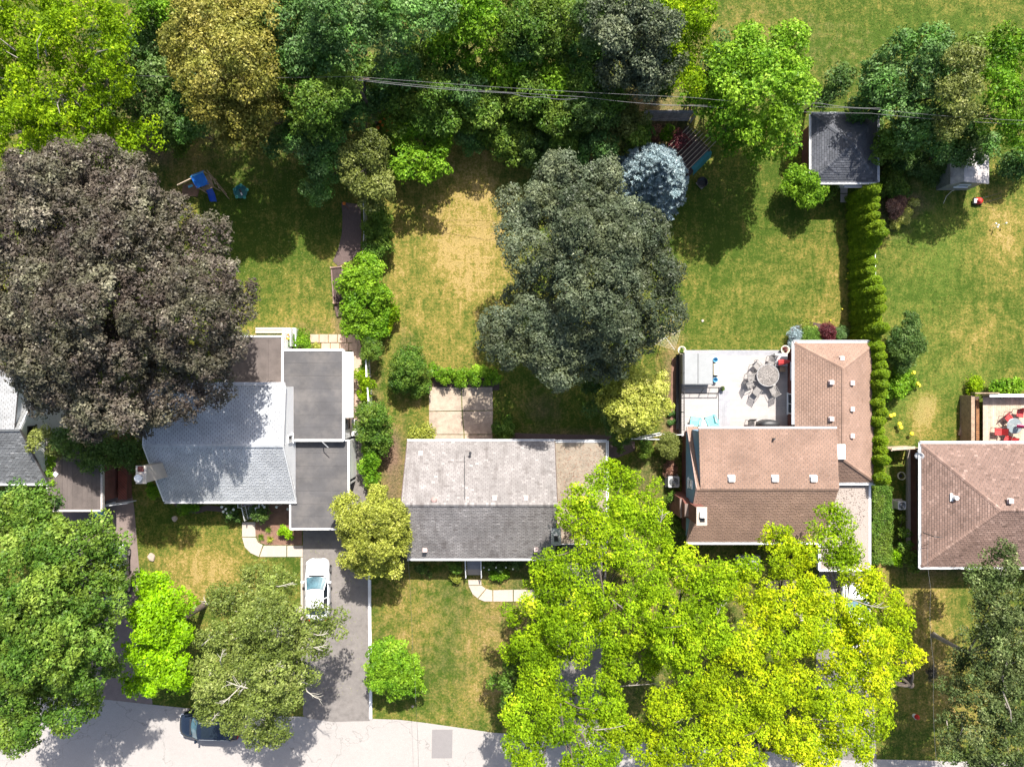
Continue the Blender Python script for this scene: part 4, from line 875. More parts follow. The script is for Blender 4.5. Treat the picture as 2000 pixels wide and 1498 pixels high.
tree('woodland_maple', 'full mid green treetop on the top edge, centre right of the narrow tree', 'tree', [(1065,40,62,8.5),(1110,90,56,8),(1070,100,40,7.8),(1115,30,42,8.5),(1140,155,36,7)], L_green, **DENSE)
tree('dark_oak', 'tall dark grey-green tree on the top edge beside the bright yellow-green one', 'tree', [(1215,55,76,10.5),(1245,115,76,9.8),(1195,140,46,8),(1275,75,48,9),(1260,165,42,7.5),(1270,140,45,8)], L_grey, leaf=.12, rs=.46, cover=.7, r0=.35, rb=1.2)
tree('dark_spruce', 'narrow very dark evergreen on the top edge', 'tree', [(1150,25,34,9),(1150,70,28,8)], L_dark, leaf=.09, rs=.45, cover=1.2)
tree('yellow_green_tree', 'yellow-green tree between the dark oak and the open field', 'tree', [(1335,35,52,8),(1318,95,44,7.6),(1368,80,36,7),(1330,150,40,6.8),(1370,20,30,7.5),(1300,50,36,7.5),(1350,125,30,6.5)], L_yg, **{**LOOSE, 'cover':.68}, r0=.22)
tree('bluish_small_tree', 'small blue-green tree at the edge of the open field', 'tree', [(1408,90,34,5.5),(1440,72,20,5),(1390,125,30,5.2),(1425,115,24,5)], L_teal, **LOOSE)
for px, py, r, z, mt, lb in ((1060,285,42,2.2,L_dark,'dark bush at the top of the middle back yard'),(1125,262,46,2.8,L_green,'green bush in the hedgerow, above the grey-green maple'),(1185,262,40,2.8,L_olive,'olive bush in the hedgerow, left of the blue spruce'),
                        (1020,262,34,2.0,L_green,'fresh green bush at the upper edge of the tan lawn'),(1232,235,28,3.5,L_olive,'light olive bush left of the leaning plank fence'),(1150,215,42,5,L_dark,'shaded bush directly below the cables'),
                        (1090,225,34,4.5,L_green,'small bush under the cables beside the bright maple'),(1185,190,34,5,L_green,'mid green bush beneath the dark oak'),(1370,170,30,4,L_green,'bush behind the plank fence'),(1440,150,30,4,L_bright,'bush behind the big light green maple')):
    shrub('hedgerow_bush', lb, [(px,py,r,z),(px+r*.7,py+r*.3,r*.7,z-.5),(px-r*.6,py+r*.4,r*.7,z-.7)], mt, leaf=.12, rs=.5)

for px, py, r, z, mt, lb in ((760,25,50,5,L_green,'green underbrush behind the pale blue-green tree'),(720,150,42,4,L_green,'green underbrush around the utility pole'),(690,215,44,4.4,L_teal,'dark green bush right of the broad rounded maple'),
    (740,190,40,4,L_teal,'dark bush below the utility pole'),(830,110,48,5,L_green,'green underbrush between the two light trees at the top'),(900,180,44,4.6,L_teal,'dark bush under the cables left of the bright maple'),
    (940,205,40,4,L_green,'low green bush at the left foot of the bright maple'),(960,20,46,6,L_green,'green underbrush on the top edge left of the narrow tree'),(1045,180,46,4.6,L_green,'green underbrush under the star-leaved maple'),
    (1030,90,50,5.2,L_teal,'dark underbrush between the narrow tree and the woodland maple'),(1110,160,48,5,L_bright,'fresh green underbrush just above the cables'),(1150,120,46,5.4,L_teal,'dark underbrush left of the dark oak'),
    (1180,30,46,5.6,L_green,'green underbrush left of the dark oak on the top edge'),(1275,110,46,5.2,L_green,'green underbrush between dark oak and yellow-green tree'),(1290,20,44,5.4,L_bright,'fresh green underbrush on the top edge right of the dark oak'),
    (1285,178,24,3.0,L_green,'green underbrush at the left end of the plank fence'),(1350,188,20,2.6,L_bright,'lime underbrush just above the plank fence'),(980,250,40,2.2,L_green,'green bush at the top of the tan lawn'),
    (860,225,44,4.4,L_green,'green bush above the bright small maple'),(560,270,36,4,L_teal,'shaded bush below the broad rounded maple'),(600,110,50,5,L_teal,'dark underbrush below the dark maple on the top edge'),
    (540,50,46,5.4,L_green,'green underbrush right of the golden tree on the top edge'),(640,150,40,4.8,L_teal,'dark green bush above the broad rounded maple'),(380,240,40,3.6,L_teal,'dark bush at the foot of the golden tree'),
    (290,80,40,4.2,L_teal,'dark underbrush between the ash and the golden tree'),(270,150,44,4.2,L_teal,'deep green underbrush right of the ash'),(350,190,40,4,L_teal,'shaded underbrush left of the golden tree'),
    (1400,180,34,4,L_green,'green bush at the left foot of the light green maple'),(1075,15,40,6,L_bright,'bright green underbrush on the top edge'),(1000,285,30,2.6,L_green,'low green bush at the tan lawn edge'),
    (1240,262,30,3.2,L_green,'green bush just left of the blue spruce'),(1160,290,34,3.2,L_teal,'dark bush above the grey-green maple crown'),(1690,205,34,3.6,L_teal,'dark underbrush above the garage corner'),(1900,100,36,5,L_green,'green underbrush behind the olive-yellow feathery tree'),
    (1925,285,26,2.6,L_teal,'dark bush above the small shed'),(1850,290,34,3.4,L_teal,'dark bush between dark green tree and shed'),(1755,270,44,3.8,L_green,'green bush right of the garage roof'),(1990,315,34,1.8,L_teal,'shaded bush right of the shed')):
    shrub('woodland_bush', lb, [(px,py,r,z),(px+r*.65,py-r*.25,r*.72,z-.5),(px-r*.55,py+r*.4,r*.72,z-.7)], mt, leaf=.14, rs=.5, cover=.85)
tree('rounded_dark_tree', 'rounded dark green tree at the top of the middle back yard', 'tree', [(905,265,42,3.2),(895,225,36,4),(925,285,26,2.2)], L_teal, leaf=.09, rs=.5, cover=1.1, r0=.14)
tree('bright_small_maple', 'bright green small maple overhanging the tan lawn', 'tree', [(825,275,50,4.8),(800,315,40,3.8),(850,315,38,3.8),(862,265,36,4.4),(835,340,26,3.2),(790,285,30,3.6)], L_bright, leaf=.14, rs=.55, cover=.95, r0=.14)
tree('olive_tree', 'yellowish olive small tree at the head of the garden path', 'tree', [(715,315,46,5),(700,355,38,4.5),(740,370,34,4.3),(690,300,34,5),(720,395,26,3.8),(745,335,26,4.2)], L_olive, leaf=.11, rs=.5, cover=.9, r0=.14, twigs=8)
tree('shade_tree', 'dark blue-green tree between the dark lawn and the garden path', 'tree', [(615,290,44,5),(635,335,34,4.2),(620,375,28,3.4),(580,255,36,5),(640,270,34,5)], L_teal, leaf=.12, rs=.6, cover=.95, r0=.16)
tree('sugar_maple', 'large light green maple between the plank fence and the slate-roofed garage', 'tree',
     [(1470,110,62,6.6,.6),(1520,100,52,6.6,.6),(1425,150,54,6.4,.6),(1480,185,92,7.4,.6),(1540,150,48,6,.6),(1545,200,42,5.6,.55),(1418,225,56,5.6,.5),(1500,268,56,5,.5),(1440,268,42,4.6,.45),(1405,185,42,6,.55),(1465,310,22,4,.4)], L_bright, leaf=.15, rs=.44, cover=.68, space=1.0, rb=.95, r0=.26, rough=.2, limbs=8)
tree('dark_green_maple', 'dark green tree right of the slate-roofed garage, edging the field', 'tree', [(1790,120,72,6.4),(1740,165,62,5.6),(1825,190,76,6.6),(1775,225,58,5.4),(1700,150,36,5),(1840,110,44,6.2),(1810,260,40,4.6)], L_teal, leaf=.14, rs=.46, cover=.7, rb=1.15, r0=.3, rough=.18)
tree('olive_locust', 'olive-yellow feathery tree against the dark green one near the shed', 'tree', [(1878,120,38,8.6),(1862,180,42,8.8),(1880,230,36,7.8),(1850,245,30,7.2),(1885,165,34,8.4)], L_olive, leaf=.11, rs=.36, cover=.6, rb=.8, r0=.16, rough=.25)
tree('right_edge_maple', 'bright green tree at the upper right edge above the shed', 'tree', [(1965,110,48,7),(1975,190,62,7.6),(1935,150,36,7),(2000,255,40,6),(1935,235,34,6.2),(1970,250,32,5.8)], L_bright, **{**LOOSE, 'cover':.68}, r0=.26)
tree('shed_side_tree', 'dark green sapling leaning over the small shed roof', 'tree', [(1885,285,28,3.8),(1905,310,18,3.2),(1870,310,22,3),(1900,265,30,4.2)], L_dark, leaf=.12, rs=.42, cover=.9, r0=.08)
tree('garage_back_bush', 'small dark tree behind the garage beside the light green maple', 'tree', [(1620,165,32,4.5),(1648,150,26,4.5),(1610,195,26,4)], L_dark, leaf=.12, rs=.5, cover=.95, r0=.1)
for px, py, r, mt, lb in ((1748,300,42,L_dark,'dark ground shrub right of the garage'),(1735,355,30,L_green,'low leafy weeds behind the cedar hedge top'),(1800,320,34,L_dark,'dark low shrub between garage and shed'),(1700,250,26,L_dark,'shaded shrub against the garage east wall'),(1850,330,24,L_dark,'low shrub against the shed west side')):
    shrub('low_shrub', lb, [(px,py,r,.5),(px+r*.6,py+r*.5,r*.6,.4)], mt, fl=.5)
tree('red_maple', 'small crimson-leaved maple behind the blue spruce', 'tree', [(1325,275,16,2.2),(1315,285,13,2.0)], L_red, leaf=.09, rs=.3, r0=.05)
shrub('bronze_shrub', 'bronze-leaved shrub behind the blue spruce', [(1275,262,16,1),(1290,270,12,.8)], L_brown)
shrub('spruce_side_bush', 'light green bush between the plank fence and the blue spruce', [(1305,262,16,1.2),(1258,285,14,1)], L_bright)
# lime and birch at the lower left
tree('big_green_maple', 'very large green maple covering the lower left corner', 'tree',
     [(60,1015,72,7.5,.4),(150,1080,86,9),(60,1140,105,10),(190,1165,70,9),(125,1255,105,10.5),(40,1290,88,9),(190,1290,56,8,.4),(95,1375,66,8),(30,1400,56,7.5),(215,1100,40,7.5,.4),(58,1430,30,6.5),(0,1210,80,9),(170,1235,66,9),(160,1350,50,7.5)], L_green, **{**DENSE, 'leaf':.135, 'rb':1.15, 'rough':.2}, r0=.42, limbs=10, jit=.4, bs=1.25)
tree('dark_maple', 'darker green maple with a bronze patch above the big lower-left maple', 'tree', [(30,975,45,6.5),(90,1000,38,6),(0,1000,40,6.5)], L_teal, leaf=.13, rs=.65, r0=.16)
tree('lime_maple', 'vivid lime-coloured maple in the lower left front yard', 'tree', [(300,1145,34,6.5),(340,1180,36,6.8),(300,1215,46,7),(352,1235,34,6.8),(283,1272,38,6.2),(332,1292,44,6.6),(268,1335,26,5.2),(350,1315,32,6),(302,1340,22,5),(300,1180,36,6.8)], L_lime, leaf=.14, rs=.40, cover=.85, space=.95, rb=.8, r0=.2, grow=1.17, bs=1.15)
t = tree('birch_tree', 'sprawling olive birch with white branches above the dark car', 'tree',
     [(520,1130,46,7),(465,1165,48,7.4),(560,1145,34,7),(460,1245,58,8),(540,1225,74,9.4),(610,1230,56,8.4),(652,1218,34,7.2),(440,1325,56,8),(525,1315,72,9.2),(592,1318,40,7.6),(475,1392,52,7.6),(535,1395,44,7.2),(515,1437,32,6.5),(430,1170,34,6.6),(420,1392,36,7),(395,1300,30,6.8),(400,1240,28,6.8)],
     L_ygrey, leaf=.11, rs=.38, cover=.6, space=1.0, rb=1.0, rough=.28, drop=.08, r0=.26, bark=m_birch, limbs=10)
def branch(t, px, py, z, ang, ln, mat, r=.05, n=5):
    """bare forking branch lying on the top of a crown"""
    p = W(px, py, z); mb = MB(); d = Vector((math.cos(ang), math.sin(ang), .05)); e = p+d*ln
    mb.tube([p-d*.8-Vector((0,0,.9)), p, p.lerp(e, .55)+Vector((0,0,.12)), e], [r*.7, r*.6, r*.4, r*.15], 5)
    for i in range(n):
        s = p.lerp(e, .2+.7*i/n); a = ang+rnd.choice((-1,1))*rnd.uniform(.4,.9); q = s+Vector((math.cos(a), math.sin(a), rnd.uniform(-.1,.25)))*ln*rnd.uniform(.25,.55)
        mb.tube([s, s.lerp(q, .5)+Vector((0,0,.04)), q], [r*.3, r*.22, r*.1], 4)
    return mb.build('branch', mat, t)
for px, py, z, a, ln in ((585,1330,9.0,2.2,1.2),(600,1350,8.4,-.5,1.1),(540,1245,10.6,.9,1.1),(548,1235,10.6,2.3,.8),(490,1345,9.6,2.8,1.6),(525,1310,10.8,.4,1.0),(605,1265,9.8,.2,1.1),(415,1190,7.8,2.2,1.0),(400,1255,8.2,.7,1.3),(430,1290,9.2,1.2,.8),(405,1325,8.2,1.0,.8),
                        (470,1350,9.4,.9,1.5),(500,1375,9.2,-1.2,1.2),(415,1405,7.8,.9,.7),(518,1425,7.8,1.6,.6),(545,1145,8,.3,1.0),(620,1240,9.6,.2,.7),(455,1355,9.2,-2.4,1.0)):
    branch(t, px, py, z, a, ln, m_birch, .055, 6)
# yellow-green group at the lower right
YK = dict(rs=.43, leaf=.12, cover=.66, space=.98, rough=.22, drop=.03, jit=.5, inner=.9, rb=1.25, tintvar=.14, bs=1.14)
ta = tree('yellow_green_maple', 'fresh green maple spreading over the tan gravel carport roof', 'tree',
     [(1180,930,36,7.4),(1140,965,40,7.8),(1225,950,36,7.4),(1125,1010,48,8.2),(1195,1015,52,8.8),(1262,1000,38,7.8),(1215,1075,52,9.2),(1130,1095,46,8.8),(1080,1130,50,8.8),(1280,1055,38,8.2),(1150,1160,52,9.4),(1060,1185,44,8.4),(1275,950,22,6.5),(1165,1215,34,8.8),(1105,1150,30,8.6),(1030,1130,22,7.6)], L_yg, **YK, r0=.3, base=(1140,1190), limbs=10, twigs=18)
tb = tree('silver_maple', 'tall yellow-green maple at the street edge, left of the canopy group', 'tree',
     [(1045,1255,42,8.2),(1105,1225,48,9),(1045,1330,46,8.4),(1165,1335,56,9),(1020,1400,44,8),(1095,1410,50,8.6),(1030,1462,50,8),(1140,1462,54,8.6),(998,1275,24,6.5),(1190,1400,44,8.6),(1000,1200,24,7),(1125,1272,30,8.3),(1085,1368,32,8),(1140,1390,24,8),(1075,1290,26,8)], L_yg, **YK, r0=.32, base=(1060,1340), limbs=10, twigs=18)
tc = tree('canopy_maple', 'tall yellow-green maple in the middle of the canopy group, under the brown roof', 'tree',
     [(1335,1105,52,9),(1265,1145,56,9.5),(1385,1150,60,10),(1305,1215,70,10.5),(1228,1225,54,10),(1392,1235,56,10),(1212,1288,38,9),(1328,1285,46,9.5),(1440,1105,38,9),(1270,1290,30,9)], L_yg, **YK, r0=.36, base=(1300,1180), limbs=10, twigs=18)
td = tree('golden_canopy_maple', 'brightest yellow maple of the canopy group, reaching over the rose-brown roof', 'tree',
     [(1512,1045,32,8.6,.6),(1540,1090,48,9.2,.6),(1470,1175,56,10,.5),(1560,1165,50,9.6,.65),(1605,1185,40,9,.65),(1530,1228,54,10,.6),(1450,1262,54,10,.6),(1602,1235,44,9,.6)], L_yel, **YK, r0=.34, base=(1500,1210), limbs=8, twigs=12)
te = tree('right_canopy_maple', 'yellow-green maple at the right end of the canopy group over a white vehicle', 'tree',
     [(1695,1140,36,8),(1738,1190,46,8.6),(1765,1262,42,8.2),(1690,1262,48,9,.6),(1738,1305,30,8),(1640,1298,50,9.2,.6),(1700,1320,38,8.6),(1655,1130,22,7.5),(1668,1200,34,9),(1690,1222,30,9),(1650,1235,30,8.5),(1720,1240,36,8.8)], L_yel, **YK, r0=.32, base=(1722,1290), limbs=8, twigs=10)
tf = tree('street_maple', 'wide yellow maple on the bottom edge at the kerb of the street', 'tree',
     [(1385,1335,54,10),(1302,1368,52,9.5),(1480,1345,60,10,.6),(1560,1338,54,10,.55),(1620,1388,60,9.6,.6),(1522,1425,60,9.6,.65),(1402,1428,64,10,.6),(1300,1450,56,9.2),(1238,1425,42,9),(1692,1395,44,8.6,.5),(1682,1450,38,8.6,.55),(1600,1470,50,9,.6),(1460,1490,50,9,.6),(1720,1372,24,8)], L_yel, **YK, r0=.38, base=(1460,1400), limbs=10, twigs=18)
tree('roof_side_tree', 'small yellow-green tree overhanging the speckled gravel roof', 'tree', [(1622,1005,28,6.6),(1602,1045,28,7),(1650,1045,34,7),(1640,1090,30,6.6),(1665,1080,24,6.2),(1615,1080,24,6.4)], L_yg, **{**YK, 'cover':.55}, r0=.14, base=(1590,1180), limbs=6)
for tt, px, py, z, a, ln in ((tc,1205,1340,8,.12,3.6),(ta,1190,1165,9.4,-.7,1.6),(tb,1140,1395,9.2,.45,2.2),(tb,1165,1425,9.4,.2,2.0),(tc,1320,1410,9.8,.5,1.4),(ta,1245,1070,9.6,2.4,1.4),(ta,1288,1030,8.8,1.4,1.2),(te,1690,1180,9.2,-.2,1.2),(td,1500,1275,10.6,.7,1.0),(tb,1130,1240,9.6,1.3,1.0),(tc,1400,1200,10.8,1.2,1.1)):
    branch(tt, px, py, z, a, ln, m_dead, .07, 5)
tree('kerb_bush_tree', 'dark green rounded tree at the left edge of the canopy group on the front lawn', 'tree', [(985,1330,28,4.5),(1010,1290,30,5),(1000,1365,26,4),(1025,1330,30,5),(965,1325,20,3)], L_green, leaf=.12, rs=.5, r0=.12)
tree('honey_locust', 'sparse grey-olive feathery tree at the lower right corner', 'tree',
     [(1955,1105,38,6.2),(1905,1115,24,5.6),(1985,1175,44,7),(1935,1200,30,6.2),(1960,1255,42,7),(1915,1300,34,6.5),(1980,1335,44,7),(1885,1355,28,6),(1950,1400,42,7),(1895,1430,34,6.2),(1985,1460,44,7),(1862,1405,20,5.2),(1915,1485,34,6),(2010,1270,44,7),(1870,1290,22,5),(1925,1150,30,6),(1965,1215,34,7),(1940,1345,34,6.6),(1915,1390,30,6.2),(1975,1400,34,7),(1955,1300,30,6.8),(1858,1335,26,5.4),(1868,1450,32,5.8),(1905,1235,28,6),(1900,1175,24,5.8),(1845,1400,20,5)], L_feather, leaf=.11, rs=.36, cover=.72, space=1.0, rough=.35, drop=.13, jit=.65, rb=.85, inner=.9, r0=.16, limbs=7, twigs=30, bark=m_dead, grow=1.3)
tree('yellow_locust', 'spiky yellow-olive tree between the asphalt driveway and the bungalow', 'tree', [(725,1030,50,5.2),(690,1012,32,4.6),(760,1010,36,5),(772,1058,32,4.6),(700,1070,36,4.6),(740,1088,34,4.2),(668,990,20,4.6),(735,978,26,4.6),(790,1040,16,4.2),(705,1100,22,4),(765,1105,20,3.8)], L_locust, leaf=.10, rs=.30, cover=.85, space=.95, rough=.35, jit=.6, rb=.7, r0=.16, limbs=10, grow=1.25)
tree('round_lawn_maple', 'small rounded bright green maple on the front lawn by the kerb', 'tree', [(760,1285,36,3),(788,1312,34,2.8),(750,1318,30,2.8),(815,1338,18,2.2),(775,1345,20,2.2)], L_bright, leaf=.12, rs=.36, cover=1.1, space=.9, rb=.6, r0=.1, grow=1.25, bs=1.1)
tree('yellow_small_tree', 'small yellow-green tree below the grey-green maple, beside the deck', 'tree', [(1235,785,44,4.6,.6),(1200,762,32,4.2,.6),(1272,765,30,4.2,.65),(1222,825,32,4,.5),(1262,812,28,4,.55),(1190,795,22,3.8,.4),(1240,740,26,4.3,.65),(1295,790,16,3.4,.6)], L_locust, leaf=.10, rs=.30, cover=.9, rough=.3, rb=.7, r0=.13, grow=1.25)
tree('dark_side_tree', 'dark green small tree just left of the yellow-green one by the deck', 'tree', [(1165,790,30,3.4),(1190,830,28,3.2),(1215,858,20,2.6),(1160,755,26,3.2)], L_dark, leaf=.11, rs=.45, r0=.1)
tree('gap_tree', 'dark trees filling the gap between the two left houses', 'tree', [(200,880,36,4),(235,870,36,4),(150,865,36,4.4),(255,900,22,3),(275,880,22,2.6),(170,905,22,3.6)], L_dark, leaf=.12, rs=.5, r0=.12)
tree('vine_tree', 'yellow-green drooping foliage over the brown carport roof', 'tree', [(75,862,20,4.6,.6),(100,870,20,4.4,.55),(118,880,18,4.2,.4),(90,845,16,4.8,.6)], L_olive, leaf=.11, rs=.36, cover=.9, r0=.07)

# blue spruce
def spruce(label, px, py, rad, H):
    b = W(px, py); t = thing('blue_spruce', label, 'tree', (b.x, b.y, 0)); C = []; A_ = []; B_ = []; ti = []
    MB().tube([(b.x,b.y,0),(b.x,b.y,H*.5),(b.x,b.y,H-.1)], [.16,.09,.02], 8).build('trunk', m_bark, t)
    z = .5; br = MB(); k = 0
    while z < H-.1:
        Rr = rad*(1-(z/H)**1.5)**.9+.08; nb = max(4, int(2*math.pi*Rr/.62)); off = rnd.uniform(0, 6)
        for i in range(nb):
            a = off+2*math.pi*i/nb+rnd.uniform(-.15,.15); L = Rr*rnd.uniform(.86,1.08); u = np.array([math.cos(a), math.sin(a), 0])
            sd = np.array([-math.sin(a), math.cos(a), 0]); up_ = np.array([0,0,1.0])
            nn = int(300*L/1.5+30); s = rng.uniform(.12, 1, nn)**.8; w = (1-s)*.16*L+.11
            off2 = rng.normal(size=nn)*w*.62; zz = z-.12*L*s+.26*L*s**3+.03*rng.normal(size=nn)-np.abs(off2)*.25
            P = np.array([b.x, b.y, 0])+u*(L*s)[:,None]+sd*off2[:,None]+up_*zz[:,None]
            dr = u*.8+sd*(np.sign(off2)*.7)[:,None]+up_*rng.uniform(-.1,.9,nn)[:,None]+rng.normal(size=(nn,3))*.3; dr /= np.linalg.norm(dr,axis=1,keepdims=True)
            bb = np.cross(dr, unit(nn)); bb /= np.linalg.norm(bb,axis=1,keepdims=True); ln = rng.uniform(.07,.13,nn)
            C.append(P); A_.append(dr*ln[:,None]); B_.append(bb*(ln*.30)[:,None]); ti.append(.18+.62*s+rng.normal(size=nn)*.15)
        z += .27
    C = np.concatenate(C); tri_mesh('crown', C, np.concatenate(A_), np.concatenate(B_), L_spruce, t, np.concatenate(ti), (b.x, b.y, 0)); NTRI[0] += len(C)
spruce('silvery blue spruce between the grey-green maple and the pergola', 1258, 372, 2.95, 7.2)

# columnar cedars: one mesh per kind, then copies
def cedar_mesh(H, rad, seed):
    n = int(H*14); cl = []
    for i in range(n):
        z = .15+(H-.35)*(i/n); rr = rad*min(1, (1-(z/H)**3.2)+.12); m = 5 if z < H*.8 else 3
        for k in range(m):
            a = i*2.4+k*2*math.pi/m+rnd.uniform(-.3,.3); cl.append((math.cos(a)*rr*.72, math.sin(a)*rr*.72, z+rnd.uniform(-.08,.08), .16+.08*rnd.random(), .55+rnd.gauss(0,.13)))
    P, A, B, ti = leaves(cl, .055, .62, 1.3, .5, .8); NTRI[0] -= len(P); NTRI[0] += len(P)
    return P, A, B, ti
protos = []
for H, rad in ((4.0,.58),(3.5,.54),(4.4,.60),(3.0,.5)):
    P, A, B, ti = cedar_mesh(H, rad, 0)
    r = thing('columnar_cedar', 'upright yellow-green cedar in the tall hedge row right of the lawn', 'cedar', (0,0,0), 'cedars in the tall hedge row')
    tri_mesh('foliage', P, A, B, L_cedar, r, ti); MB().tube([(0,0,0),(0,0,H*.9)], [.07,.015], 6).build('trunk', m_bark, r)
    protos.append(r)
used = set()
ys = [372,391,406,424,443,458,474,492,512,530,549,568,586,604,622,641,659,677,695,713,731,750,768,786,804,822,841,860,878,897,915,934]
for i, y in enumerate(ys):
    k = 3 if y in (492,512,530) else rnd.choice((0,0,1,2)); zt = (4.0,3.6,4.3,3.0)[k]
    p = W(1724 + (y-600)*.008, y, zt*.8); lb = 'upright yellow-green cedar in the tall hedge row right of the lawn'
    xx = 26.05+rnd.uniform(-.12,.12)+(y-600)*.0006; loc = (xx, p.y, 0)
    if y < 440: lb = 'upright cedar in the hedge row just below the slate-roofed garage'
    elif y in (492,512,530): lb = 'shorter cedar in the hedge row beside the bare white fence rail'
    elif y > 690: lb = 'upright cedar in the hedge row squeezed against the rose-brown hipped wing'
    if k not in used: used.add(k); r = protos[k]; r.location = loc; r['label'] = lb; r.rotation_euler = (0,0,rnd.uniform(0,6))
    else: dup(protos[k], loc, rnd.uniform(0, 6.28), lb)
# clipped hedge
def box_hedge(label, x0, x1, y0, y1, z, mat, name='clipped_hedge'):
    t = thing(name, label, 'hedge', ((x0+x1)/2, (y0+y1)/2, 0)); cl = []; s = .24
    nx_, ny_, nz = max(2, int((x1-x0)/s)), max(2, int((y1-y0)/s)), max(2, int(z/s))
    for i in range(nx_+1):
        for j in range(ny_+1):
            x = x0+(x1-x0)*i/nx_; y = y0+(y1-y0)*j/ny_; cr = .12*math.sin(x*1.7+y)*math.sin(y*.9)
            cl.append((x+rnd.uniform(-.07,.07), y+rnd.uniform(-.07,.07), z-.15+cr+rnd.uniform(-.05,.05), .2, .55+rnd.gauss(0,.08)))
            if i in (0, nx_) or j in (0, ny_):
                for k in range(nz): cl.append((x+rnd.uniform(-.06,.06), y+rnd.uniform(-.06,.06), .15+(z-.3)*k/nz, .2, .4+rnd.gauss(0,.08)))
    P, A, B, ti = leaves(cl, .06, .7, 1.0, .7, .5); tri_mesh('foliage', P, A, B, mat, t, ti, ((x0+x1)/2, (y0+y1)/2, 0))
    MB().bb(x0+.15, x1-.15, y0+.15, y1-.15, 0, z-.3).build('twig_core', m_bark, t); return t
a = W(1708,955,1.8); b = W(1741,1098,1.8)
box_hedge('flat-topped clipped green hedge below the cedars, beside the gravel roof', a.x, b.x, b.y, a.y, 1.8, L_green)

